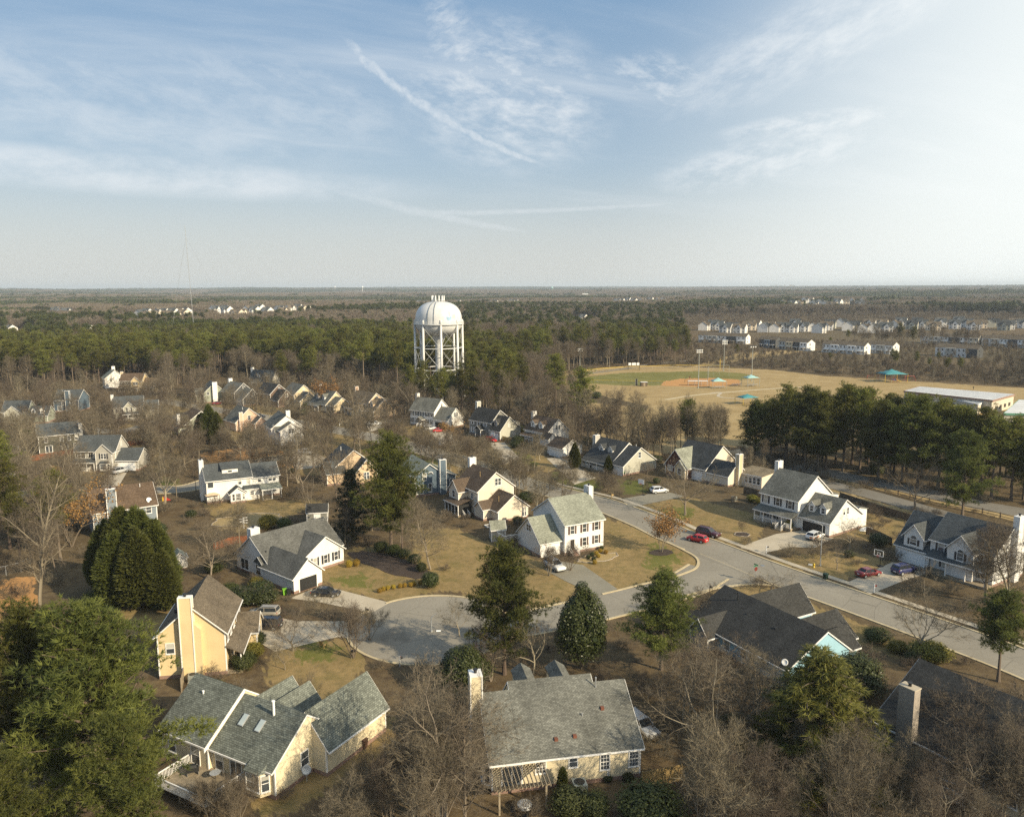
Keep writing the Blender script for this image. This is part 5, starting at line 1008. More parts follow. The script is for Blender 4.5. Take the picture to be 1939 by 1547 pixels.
def reg(kind, var, trunk, crown, T, tm, cm, H):
    tk = soup('trunk', trunk, [tm], None, np.full(len(trunk), 0.45)); ck = soup('crown', crown, [cm], None, T)
    jt = soup(kind, np.concatenate([trunk, crown]), [tm, cm], np.concatenate([np.zeros(len(trunk), int), np.ones(len(crown), int)]), np.concatenate([np.full(len(trunk), 0.45), T]))
    PROTO[(kind, var)] = (tk, ck, jt, H)
for i in range(3):
    tt, ct, T = conifer(11+i, 20, (0.12, 0.17, 0.32)[i], (6.3, 6.0, 5.2)[i], (98, 100, 88)[i], 16, 9, 0.46, 0.062, cr=0.74); reg('pine_tree', 'near%d' % i, tt, ct, T, 'pine_bark', 'needles_near', 20)
for i in range(5):
    tt, ct, T = conifer(31+i, 22, (0.52, 0.45, 0.58, 0.38, 0.20)[i], (3.9, 4.4, 3.6, 4.6, 5.0)[i], (52, 60, 46, 66, 84)[i], 9, 5, 0.5, 0.105, cr=0.7); reg('pine_tree', 'mid%d' % i, tt, ct, T, 'pine_bark', 'needles', 22)
tt, ct, T = conifer(51, 13, 0.02, 4.4, 150, 16, 6, 0.42, 0.06, up=(-12, 12), form='cedar'); reg('cedar_tree', 'a', tt, ct, T, 'pine_bark', 'cedar_leaf', 13)
tt, ct, T = conifer(52, 12, 0.06, 3.0, 110, 12, 5, 0.4, 0.07, up=(0, 35), form='cedar'); reg('cedar_tree', 'b', tt, ct, T, 'pine_bark', 'magnolia_leaf', 12)
BSP = dict(spread=dict(H=13, r0=.24, lv=[(.30, 0, 0, 0), (.56, 6, .55, (28, 52)), (.26, 8, .25, (28, 58)), (.115, 6, .2, (25, 60))], tw=(8, .055, .024)),
    tall=dict(H=18, r0=.22, lv=[(.92, 0, 0, 0), (.30, 24, .22, (32, 58)), (.115, 7, .2, (28, 58)), (.055, 4, .2, (28, 60))], tw=(7, .045, .024), wig=.07),
    vase=dict(H=7, r0=.13, lv=[(.55, 0, 0, 0), (.42, 6, .3, (14, 34)), (.2, 6, .25, (20, 44))], stems=5, lean=15, tw=(14, .11, .018)),
    round=dict(H=8, r0=.16, lv=[(.22, 0, 0, 0), (.58, 7, .6, (30, 60)), (.28, 8, .25, (28, 60)), (.13, 5, .2, (25, 60))], tw=(8, .07, .019)),
    wild=dict(H=14, r0=.24, lv=[(.72, 0, 0, 0), (.42, 11, .25, (34, 66)), (.20, 8, .25, (30, 60)), (.09, 5, .2, (25, 60))], stems=2, lean=13, wig=.13, tw=(7, .055, .024)),
    weep=dict(H=4.2, r0=.15, lv=[(.4, 0, 0, 0), (1.0, 9, .6, (45, 85)), (.5, 8, .2, (30, 60)), (.22, 4, .2, (25, 60))], upw=-.32, tw=(6, .12, .018)))
for i, (k, a) in enumerate(BSP.items()):
    for j in range(2):
        tt, ct, T = bare(70+7*i+j, **a); reg('bare_tree', k+str(j), tt, ct, T, 'bark_pale' if k in ('spread', 'wild') else 'bark', 'twig', a['H'])
for j in range(3):
    tt, ct, T = bare(140+j, 17, .17, [(.95, 0, 0, 0), (.24, 17, (.42, .34, .5)[j], (28, 52)), (.11, 6, .2, (28, 58)), (.05, 3, .2, (28, 60))], tw=(7, .06, .036), wig=.06, lean=3); reg('bare_tree', 'wood%d' % j, tt, ct, T, 'bark_pale' if j == 1 else 'bark', 'twig', 17)
for j in range(2):
    tt, ct, T = bare(160+j, 3.2, .06, [(.5, 0, 0, 0), (.45, 5, .3, (18, 40)), (.25, 4, .2, (20, 50))], stems=6, lean=28, tw=(10, .18, .02)); reg('scrub_bush', 's%d' % j, tt, ct, T, 'bark', 'twig', 3.2)
rg = np.random.default_rng(5)
for j in range(2):
    tt, ct, T = bare(180+j, 9, .16, [(.5, 0, 0, 0), (.42, 7, .3, (16, 40)), (.2, 6, .25, (20, 46))], stems=3, lean=14, tw=(10, .09, .018)); tip = ct[-3000:, 2]; q = tip[rg.integers(0, len(tip), 2600)]+rg.normal(0, 0.25, (2600, 3)); q = q[q[:, 2] > 3.0]
    lv = quads_leaf(q, unit(rg.normal(size=q.shape)), np.full(len(q), 0.30), np.full(len(q), 0.2), rg)
    tk = soup('trunk', np.concatenate([tt, ct]), ['bark'], None, np.full(len(tt)+len(ct), 0.4)); ck = soup('crown', lv, ['dead_leaf'], None, rg.uniform(0, 1, len(lv))); PROTO[('autumn_tree', 'a%d' % j)] = (tk, ck, tk, 9)
st = segs_to_tris(np.array([[0, 0, 0.]]), np.array([[0, 0, 2.0]]), np.array([0.16]), np.array([0.1]), 6)
for j in range(2):
    ct, T = ellipsoid_leaves(200+j, 2.7, 13.5, 9500, 0.5, 0.0, 0.78, 13, 'spray'); reg('arborvitae', 'c%d' % j, st, ct, T, 'bark', 'cypress_leaf', 13.5)
ct, T = ellipsoid_leaves(210, 0.5, 3.0, 900, 0.2, 0.0, 0.6, 6, 'spray'); reg('arborvitae', 'slim', st*0.4, ct, T, 'bark', 'cypress_leaf', 3.0)
ct, T = ellipsoid_leaves(211, 4.4, 10.8, 15000, 0.26, 0.6, 0.65, 4, 'leaf'); reg('magnolia_tree', 'a', st*1.2, ct, T, 'bark', 'magnolia_leaf', 11.3)
ct, T = ellipsoid_leaves(212, 2.4, 4.6, 8000, 0.17, 0.15, 0.25, 9, 'leaf'); reg('holly_tree', 'a', st, ct, T, 'bark', 'magnolia_leaf', 4.75)
for j, m in enumerate(('shrub_leaf', 'magnolia_leaf', 'gold_leaf', 'olive_leaf')):
    ct, T = ellipsoid_leaves(220+j, 1.0, 1.7, 3200, 0.095, 0.0, 0.0, 8, 'leaf'); reg('evergreen_bush', m, st*np.array([0.5, 0.5, 0.3]), ct, T, 'bark', m, 1.7)
TREES = []                                   # (x, y, kind) of everything planted
def plant(kind, var, loc, H, label, cat, group=None, wide=1.0, rot=None, parts=True):
    tk, ck, jt, H0 = PROTO[(kind, var)]; s = H/H0; rnd = random.Random(hash((round(loc[0], 2), round(loc[1], 2))) & 0xffff)
    rz_ = rnd.uniform(0, 6.28) if rot is None else rot
    z = float(terrain(np.array(loc[0]), np.array(loc[1])))
    if parts:
        r = thing(kind, label, cat, (loc[0], loc[1], z), rz_, group); r.scale = (s*wide, s*wide, s); link('trunk', tk, r); link('crown', ck, r)
    else:
        r = link(kind, jt); r.location = (loc[0], loc[1], z); r.rotation_euler = (0, 0, rz_); r.scale = (s*wide, s*wide, s); tag(r, label, cat, group)
    TREES.append((loc[0], loc[1], kind)); return r
def pt(kind, var, base, top, label, wide=1.0, cat=None, group=None):
    """plant at a foot pixel, as tall as the pixel row of its top asks for"""
    p = P(*base); return plant(kind, var, p, hgt(base, top), label, cat or dict(pine_tree='pine tree', bare_tree='bare tree', arborvitae='evergreen', magnolia_tree='magnolia', holly_tree='evergreen', cedar_tree='cedar', evergreen_bush='bush', scrub_bush='bush', autumn_tree='tree')[kind], group, wide)
# --- the trees one can tell apart
# foreground pines at the left edge
for k, (x, y, H, v, w_, lab) in enumerate([(-37.5, 66, 22.5, 0, 1.3, 'huge bright green pine filling the frame corner in front of the yellow house'), (-46.5, 71, 20, 1, 1.2, 'broad pine behind the huge corner pine, beside the clay bank'), (-31.5, 58.5, 16, 2, 1.15, 'lower pine whose branches reach the back deck of the cream ranch house'), (-40.5, 56, 14.5, 1, 1.3, 'pine at the bottom frame corner below the huge pine'), (-52, 60, 17, 0, 1.2, 'pine cut by the frame edge below the clay bank')]):
    plant('pine_tree', 'near%d' % v, (x, y), H, lab, 'pine tree', 'pines filling the near corner', w_*.88)
pt('pine_tree', 'near1', (955, 1277), 1034, 'loose open pine in front of the turning circle, street seen through its branches', 1.0)
pt('pine_tree', 'near0', (1252, 1268), 1085, 'dense dark pine beside the charcoal roofed ranch house', 1.3)
pt('magnolia_tree', 'a', (1102, 1266), 1103, 'dark glossy magnolia with a conical crown between two pines', 1.0)
pt('pine_tree', 'near1', (741, 1048), 828, 'big solitary pine on the lawn beside the slate blue house', 1.05); pt('pine_tree', 'mid1', (762, 1050), 905, 'slimmer pine leaning out behind the big solitary pine', 1.0)
pt('cedar_tree', 'b', (668, 1022), 888, 'near black pointed cedar between the big pine and the ranch house', 1.15)
pt('pine_tree', 'mid3', (1300, 868), 757, 'lone open pine between the tan house and the tan field', 1.1); pt('pine_tree', 'mid1', (1052, 790), 672, 'tall two tiered pine at the edge of the ball field, taller of a pair', 1.1); pt('pine_tree', 'mid3', (1102, 828), 697, 'tall spreading pine behind the white cape house, at the field edge', 1.15); pt('pine_tree', 'mid0', (965, 778), 674, 'tall pine to the side of the water tower, at the park edge', 1.15)
for k, (b, tp, v, w_, lab) in enumerate([((842, 778), 697, 'mid3', 1.35, 'round dark pine in front of the water tower legs'), ((893, 776), 668, 'mid1', 1.15, 'tall pine covering the outermost leg of the water tower'), ((803, 772), 684, 'mid2', 1.1, 'slim pine covering a leg on the shaded side of the water tower'), ((925, 772), 690, 'mid0', 1.0, 'pine behind the dark grey house'), ((580, 744), 662, 'mid1', 1.1, 'pine above the beige shaded house'), ((537, 742), 675, 'mid3', 1.2, 'bright rounded pine at the front edge of the wood'), ((690, 756), 632, 'mid2', 1.05, 'tallest bare trunked pine behind the peach house'), ((754, 758), 646, 'mid0', 1.05, 'tall pine with a long bare trunk behind the white colonial house'), ((870, 790), 700, 'mid2', 0.9, 'thin pine between the colonial house and the dark grey house'), ((990, 770), 690, 'mid2', 1.0, 'dark pine at the far end of the bare tree row by the park')]):
    pt('pine_tree', v, b, tp, lab, w_)
pt('pine_tree', 'near1', (1548, 893), 752, 'large pine with low hanging boughs at the front of the pine grove', 1.05); pt('pine_tree', 'near0', (1822, 980), 818, 'large pine standing alone on the grass strip by the rail fence', 1.0); pt('pine_tree', 'near2', (1890, 1290), 1122, 'dark pine at the roadside near the frame edge, bare trunk showing', 1.25)
for k, (b, tp, v) in enumerate([((115, 1062), 890, 'mid3'), ((40, 1075), 935, 'mid1'), ((5, 985), 815, 'mid1'), ((85, 1000), 905, 'mid3'), ((20, 1040), 870, 'mid3')]):
    pt('pine_tree', v, b, tp, ['yellowish pine in front of the brown roofed slate house', 'pine above the clay bank near the frame edge', 'tall pine cut by the frame edge below the olive house', 'pine behind the pale bare trunk', 'leaning pine at the frame edge behind the clay bank'][k], 1.1)
for k, (px, py, tp) in enumerate([(778, 776, 690), (796, 782, 702), (818, 786, 712), (834, 792, 704), (858, 786, 706), (876, 792, 698), (900, 790, 690), (916, 784, 700), (945, 790, 688)]): pt('pine_tree', ('mid4', 'mid3')[k % 2], (px, py), tp, 'dense dark pine in the row screening the water tower legs', 1.1, group='pines screening the water tower legs')
# the giant arborvitae clump and other evergreens
for k, (px, py, tp, w_) in enumerate([(205, 1118, 985, 1.1), (238, 1125, 962, 1.15), (270, 1128, 960, 1.15), (300, 1135, 985, 1.15), (225, 1145, 1005, 1.2), (265, 1150, 1000, 1.25), (310, 1152, 1040, 1.3)]):
    pt('arborvitae', 'c%d' % (k % 2), (px, py), tp, ['outermost spire of the giant arborvitae clump on the shed\'s far side', 'rear spire of the giant arborvitae clump', 'tallest spire of the giant arborvitae clump', 'spire of the giant arborvitae clump next to the white shed', 'front spire of the giant arborvitae clump, away from the shed', 'middle front spire of the giant arborvitae clump', 'short front spire of the giant arborvitae clump near the yellow house'][k], w_*1.26, group='spires of the giant arborvitae clump')
for k, (px, py, tp) in enumerate([(382, 838, 782), (398, 840, 766), (412, 842, 780)]): pt('arborvitae', 'c%d' % (k % 2), (px, py), tp, ['shorter spire of the dark evergreen trio before the pink house, on its brown roof side', 'tallest spire of the dark evergreen trio before the pink house', 'spire of the dark evergreen trio nearest the pink house chimney'][k], 1.35, group='dark evergreen trio')
pt('arborvitae', 'c0', (1088, 888), 838, 'dark conical evergreen in front of the detached garage', 1.25); pt('arborvitae', 'c1', (1152, 897), 862, 'small conical evergreen at the grey cape house', 1.3); pt('arborvitae', 'slim', (1065, 1505), 1447, 'slim columnar arborvitae against the cream back wall', 1.0)
pt('cedar_tree', 'a', (1545, 1462), 1232, 'broad golden green cedar with drooping layered boughs', 1.85)
pt('holly_tree', 'a', (1618, 1318), 1236, 'dark round holly in front of the pale blue gable', 1.35); pt('holly_tree', 'a', (878, 1310), 1222, 'dark dense holly beside the tall cream chimney', 1.25)
for k, (px, py, tp, v, w_, lab) in enumerate([(437, 1128, 1103, 'shrub_leaf', 1.4, 'round green bush at the corner of the yellow house'), (470, 1143, 1112, 'magnolia_leaf', 1.5, 'dark clipped hedge bush near the bins'), (500, 1144, 1110, 'magnolia_leaf', 1.5, 'dark clipped hedge bush in the middle of the hedge'), (455, 1138, 1110, 'magnolia_leaf', 1.5, 'dark clipped hedge bush nearest the yellow house'), (485, 1112, 1092, 'olive_leaf', 1.3, 'yellow green bush below the bay window'),
    (815, 1112, 1082, 'magnolia_leaf', 1.1, 'round clipped dark bush at the end of the lawn hedge'), (798, 1082, 1064, 'magnolia_leaf', 1.1, 'dark bush beside the thin bare sapling in the lawn hedge'), (785, 1066, 1048, 'magnolia_leaf', 1.4, 'dark bush halfway along the lawn hedge'), (765, 1055, 1038, 'magnolia_leaf', 1.5, 'dark bush of the lawn hedge near the big pine trunk'), (745, 1050, 1030, 'shrub_leaf', 1.4, 'dark bush at the foot of the big pine'), (722, 1044, 1024, 'shrub_leaf', 1.4, 'lighter bush beyond the foot of the big pine'), (508, 1000, 973, 'olive_leaf', 1.25, 'round yellow green shrub in the straw bed garden'),
    (1080, 1540, 1490, 'shrub_leaf', 1.4, 'loose green bush below the pergola end'), (1125, 1545, 1500, 'shrub_leaf', 1.2, 'green bush beside the air conditioner'), (1228, 1560, 1490, 'shrub_leaf', 1.6, 'wide green shrub by the wooden fence'), (1150, 1478, 1466, 'magnolia_leaf', 1.5, 'low dark bush against the cream wall corner'), (1190, 1478, 1462, 'magnolia_leaf', 1.2, 'low dark bush at the cream wall end'), (485, 1222, 1195, 'shrub_leaf', 1.3, 'green shrub beside the yellow house porch, near the driveway'), (480, 1245, 1215, 'olive_leaf', 1.2, 'lighter shrub at the front of the yellow house porch'), (462, 1268, 1232, 'shrub_leaf', 1.2, 'large shrub at the yellow house porch corner'),
    (980, 843, 824, 'magnolia_leaf', 1.3, 'round clipped bush between the dark grey house and the white cape house'), (1660, 1215, 1188, 'shrub_leaf', 1.7, 'bright bush at the end of the charcoal roofed ranch house'), (1760, 1250, 1215, 'olive_leaf', 2.0, 'loose yellow green shrub at the kerb'), (1700, 1235, 1212, 'olive_leaf', 1.6, 'olive shrub between two bright bushes by the road'), (1140, 1052, 1028, 'shut', 1.0, ''), (1425, 950, 936, 'olive_leaf', 1.5, 'low olive bush below the sunroom'), (1438, 955, 942, 'olive_leaf', 1.3, 'low olive bush nearest the white porch house'), (1492, 1002, 985, 'shrub_leaf', 1.1, 'round bush at the white porch steps'), (980, 992, 976, 'shrub_leaf', 1.2, 'green bush at the beige garage wall'), (880, 1332, 1290, 'shrub_leaf', 1.5, 'bush at the foot of the cream chimney'), (265, 893, 877, 'shrub_leaf', 1.0, '')]):
    if v in PROTO or ('evergreen_bush', v) in PROTO:
        if lab: pt('evergreen_bush', v, (px, py), tp, lab, w_)
for k, (px, py) in enumerate([(719, 1122), (726, 1119), (734, 1117), (745, 1115), (758, 1113), (766, 1112), (778, 1111), (784, 1109), (796, 1107)]): pt('evergreen_bush', 'gold_leaf', (px, py), py-9, 'golden clipped bush in the low row along the kerb', 1.0, group='golden bushes in a row along the kerb')
for k, (px, py) in enumerate([(661, 1074), (675, 1072)]): pt('evergreen_bush', 'gold_leaf', (px, py), py-14, ['golden bush by the three windowed gable, nearer the house', 'golden bush by the three windowed gable, nearer the lawn'][k], 0.9)
for k, (px, py, v) in enumerate([(1114, 1058, 'magnolia_leaf'), (1121, 1053, 'magnolia_leaf'), (1129, 1051, 'gold_leaf'), (1137, 1047, 'gold_leaf'), (1124, 1062, 'magnolia_leaf'), (1133, 1056, 'gold_leaf'), (1126, 1068, 'gold_leaf'), (1139, 1041, 'magnolia_leaf'), (1147, 1049, 'gold_leaf')]): pt('evergreen_bush', v, (px, py), py-8.5, 'small golden bush in the bed before the white colonial house' if v == 'gold_leaf' else 'small dark bush in the bed before the white colonial house', 1.0, group='golden bushes of the front bed' if v == 'gold_leaf' else 'dark bushes of the front bed')
pt('autumn_tree', 'a0', (1252, 1045), 958, 'bushy tree with tan dead leaves at the front lawn by the street', 1.15); pt('autumn_tree', 'a1', (850, 838), 796, 'orange leaved tree in front of the white colonial garage', 1.0); pt('autumn_tree', 'a1', (135, 1035), 915, 'tree with orange dead leaves beside the brown roofed slate house', 1.0); pt('autumn_tree', 'a0', (625, 775), 715, 'rusty leaved tree beside the tan cape house', 1.2)
# bare trees
BT = [('tall0', (76, 1166), 872, 'tall bare tree with a pale crooked trunk above the clay bank', 0.9), ('spread0', (312, 955), 832, 'round headed bare tree between the grey house and the white two storey house', 1.15), ('wild0', (397, 1098), 985, 'wide pruned bare tree behind the yellow house', 1.25), ('wild1', (815, 1078), 935, 'pale barked bare tree in the middle of the lawn', 1.0), ('spread1', (1297, 975), 872, 'dark spreading bare tree before the tan house', 1.2), ('tall1', (680, 838), 698, 'tall bare tree in front of the peach house', 1.0), ('tall0', (640, 965), 798, 'very tall thin bare tree behind the big pine', 0.75), ('tall1', (655, 960), 850, 'slender bare tree next to the very tall thin one', 0.8), ('wild0', (565, 915), 800, 'forked bare tree before the tall white house', 1.1), ('wild1', (520, 905), 815, 'leaning bare tree behind the white two storey house', 1.0), ('spread0', (590, 975), 885, 'bushy bare tree beside the awning', 1.2),
    ('wild0', (835, 1575), 1262, 'many stemmed bare tree rising between the two cream houses', 1.15), ('wild1', (775, 1570), 1330, 'pale bare tree near the bins at the ranch house', 1.1), ('tall0', (880, 1600), 1345, 'bare tree with thin upright stems beside the cream chimney wall', 0.9), ('spread0', (820, 1395), 1262, 'grey bare tree behind the cream chimney', 1.1), ('spread0', (1372, 1445), 1195, 'large bare tree with bright curving limbs beside the golden green cedar', 1.3), ('wild1', (1290, 1385), 1215, 'russet bare tree in front of the dark pine', 1.3), ('wild0', (1430, 1420), 1240, 'bare tree behind the large bright limbed one', 1.1), ('spread0', (1738, 1245), 1078, 'wide round bare tree between the street and the large white house', 1.3), ('spread1', (1733, 970), 862, 'bare tree on the grass strip by the rail fence', 1.15), ('tall0', (1865, 1142), 978, 'bare tree in front of the large white house chimney', 1.25), ('wild1', (1915, 1150), 985, 'many branched bare tree at the frame edge by the white chimney', 1.1), ('wild0', (1820, 1450), 1275, 'bushy bare tree in front of the dark roof with the brick chimney', 1.15),
    ('wild1', (1440, 1345), 1215, 'grey bare tree before the blue eave wall', 1.1), ('spread1', (1345, 1330), 1190, 'bare tree between the dark pine and the blue eave wall', 1.1), ('spread0', (1600, 1390), 1270, 'bare tree behind the golden green cedar', 1.1), ('vase0', (1880, 1440), 1290, 'bare bushy tree over the dark roof by the frame edge', 1.4), ('weep0', (1460, 1118), 1072, 'low weeping bare tree at the road corner', 1.35), ('round0', (540, 1268) , 1205, 'young pale bare tree on the lawn by the yellow house', 0.8), ('round1', (555, 1232), 1138, 'spreading bare fruit tree before the parked cars', 1.1), ('round0', (617, 1170), 1112, 'gnarled bare tree beside the black car', 1.2), ('vase0', (668, 1245), 1140, 'bare crepe myrtle at the kerb of the turning circle', 1.15), ('vase1', (700, 1212), 1150, 'smaller bare crepe myrtle near the mailbox', 1.1), ('round1', (585, 1330), 1262, 'small bare tree on the slope behind the ranch gables', 0.8), ('round0', (1405, 1012), 978, 'tiny bare sapling in a round mulch bed', 0.6),
    ('round0', (798, 857), 812, 'round bare street tree at the bend of the upper road', 1.25), ('round1', (856, 870), 826, 'dark spreading bare street tree across from the white colonial', 1.25), ('vase0', (905, 872), 822, 'upright bare tree behind the beige house chimney', 1.3), ('vase1', (885, 880), 826, 'upright bare tree behind the beige house, nearer the slate blue house', 1.3), ('vase1', (975, 928), 868, 'upright many stemmed bare tree by the garage of the beige house', 1.3), ('vase0', (995, 928), 872, 'upright bare tree beside the beige garage, nearer the road', 1.3), ('round0', (1028, 950), 884, 'round bare street tree behind the white colonial corner house', 1.2), ('spread0', (1022, 872), 818, 'bare tree in front of the white cape house', 1.25), ('vase1', (1082, 930), 885, 'thin bare tree near the kerb at the pale driveway', 1.0), ('round1', (1225, 905), 868, 'dark bare tree at the end of the grey cape house', 1.25), ('vase0', (1150, 932), 888, 'bushy russet bare tree at the driveway beside the grey cape house', 1.4), ('vase1', (1080, 1080), 1028, 'bushy bare tree at the corner garage door', 1.3), ('vase0', (1040, 1090), 1030, 'bare tree over the parked white car at the corner house', 1.1),
    ('spread1', (1608, 1040), 975, 'bushy bare tree at the side of the double dormer garage', 1.0), ('spread0', (1585, 1078), 1010, 'dark bare tree on the strip by the street lamp', 1.0), ('spread0', (190, 830), 755, 'broad bare tree behind the olive house', 1.2), ('wild1', (60, 880), 775, 'pale forked bare tree past the utility pole of the olive house', 1.1), ('tall1', (85, 810), 722, 'tall bare tree in front of the white frame edge house', 1.2), ('spread1', (185, 752), 700, 'pale bare tree beside the sunlit yellow house', 1.3), ('spread0', (297, 755), 705, 'dark bare tree in the yellow house yard', 1.0), ('wild0', (240, 855), 800, 'bare tree between two grey houses', 1.0), ('spread1', (455, 870), 795, 'bare tree by the pink house', 1.1), ('wild1', (490, 880), 800, 'twisted bare tree on the leaf covered yard', 1.0), ('spread0', (550, 775), 722, 'spreading bare tree before the beige shaded house', 1.3), ('wild1', (930, 1290), 1180, 'twiggy bare tree below the open pine', 1.0), ('spread1', (1010, 1275), 1160, 'grey bare tree beside the magnolia', 1.1), ('spread0', (870, 1205), 1118, 'bare tree at the edge of the turning circle', 1.0), ('vase0', (1340, 1190), 1112, 'russet bare shrub tree behind the dark pine', 1.3)]
for v, b, tp, lab, w_ in BT: pt('bare_tree', v, b, tp, lab, w_)
# foreground thicket along the bottom edge
rr_ = random.Random(8)
for k in range(20):
    px = rr_.uniform(1310, 1960); py = rr_.uniform(1480, 1640)
    if 1770 < px < 1860 and py < 1560: continue
    pt('bare_tree', rr_.choice(('vase0', 'vase1', 'wild0', 'tall1', 'wild1')), (px, py), py-rr_.uniform(110, 215), 'grey bare sapling in the thicket along the bottom edge', rr_.uniform(0.8, 1.1), group='bare saplings in the near thicket')
for k in range(9):
    pt('bare_tree', rr_.choice(('vase0', 'vase1', 'wild0')), (rr_.uniform(650, 900), rr_.uniform(1500, 1610)), 1390+rr_.uniform(0, 90), 'thin bare sapling in the gap between the two cream houses', rr_.uniform(0.7, 1.0), group='bare saplings between the cream houses')
for k in range(5): pt('bare_tree', rr_.choice(('vase0', 'vase1')), (rr_.uniform(380, 470), rr_.uniform(1540, 1580)), 1470, 'leggy bare shrub below the deck', 0.8, group='bare shrubs below the deck')
for k in range(11): pt('bare_tree', rr_.choice(('vase0', 'tall0', 'tall1', 'wild0')), (rr_.uniform(1640, 1950), rr_.uniform(1455, 1600)), 1330+rr_.uniform(0, 90), 'pale bare sapling in front of the dark roof with the brick chimney', rr_.uniform(0.8, 1.1), group='pale saplings before the dark roof')
# rows behind the eastern houses
for k in range(44):
    px = 1085+k*8.5+rr_.uniform(-6, 6); py = 846+(px-1085)*0.09+rr_.uniform(-8, 22)
    if 1375 < px: py += 14
    pt('bare_tree', rr_.choice(('wood0', 'wood1', 'wood2', 'tall0', 'wild0')), (px, py), py-rr_.uniform(70, 118) if px < 1370 else py-rr_.uniform(35, 65), 'dark trunked bare tree in the row between the houses and the field', rr_.uniform(0.8, 1.15), group='bare trees between the houses and the field')
for k in range(14): pt('bare_tree', rr_.choice(('wood0', 'wood2', 'wild1')), (rr_.uniform(900, 1060), rr_.uniform(775, 808)), 770-rr_.uniform(30, 75), 'bare tree in the tangle at the park edge beside the tower pines', rr_.uniform(0.9, 1.2), group='bare trees beside the tower pines')
# the pine grove beyond the park road
for k in range(58):
    f = k/57; row = k % 3; px = 1432+f*530+rr_.uniform(-9, 9); py = 872+f*88+(-4, -22, -40)[row]*(0.8+0.5*f)+rr_.uniform(-5, 5)
    top = float(np.interp(px, (1430, 1500, 1580, 1620, 1700, 1750, 1800, 1850, 1890, 1960), (742, 724, 722, 732, 742, 745, 762, 768, 786, 794)))+rr_.uniform(0, 30)
    pt('pine_tree', rr_.choice(('mid4', 'mid4', 'mid3', 'near1')) if row == 0 else rr_.choice(('mid0', 'mid1', 'mid3', 'mid4')), (px, py), top, 'tall straight trunked pine in the grove beyond the park road', rr_.uniform(1.0, 1.3), group='pines of the grove by the park road')
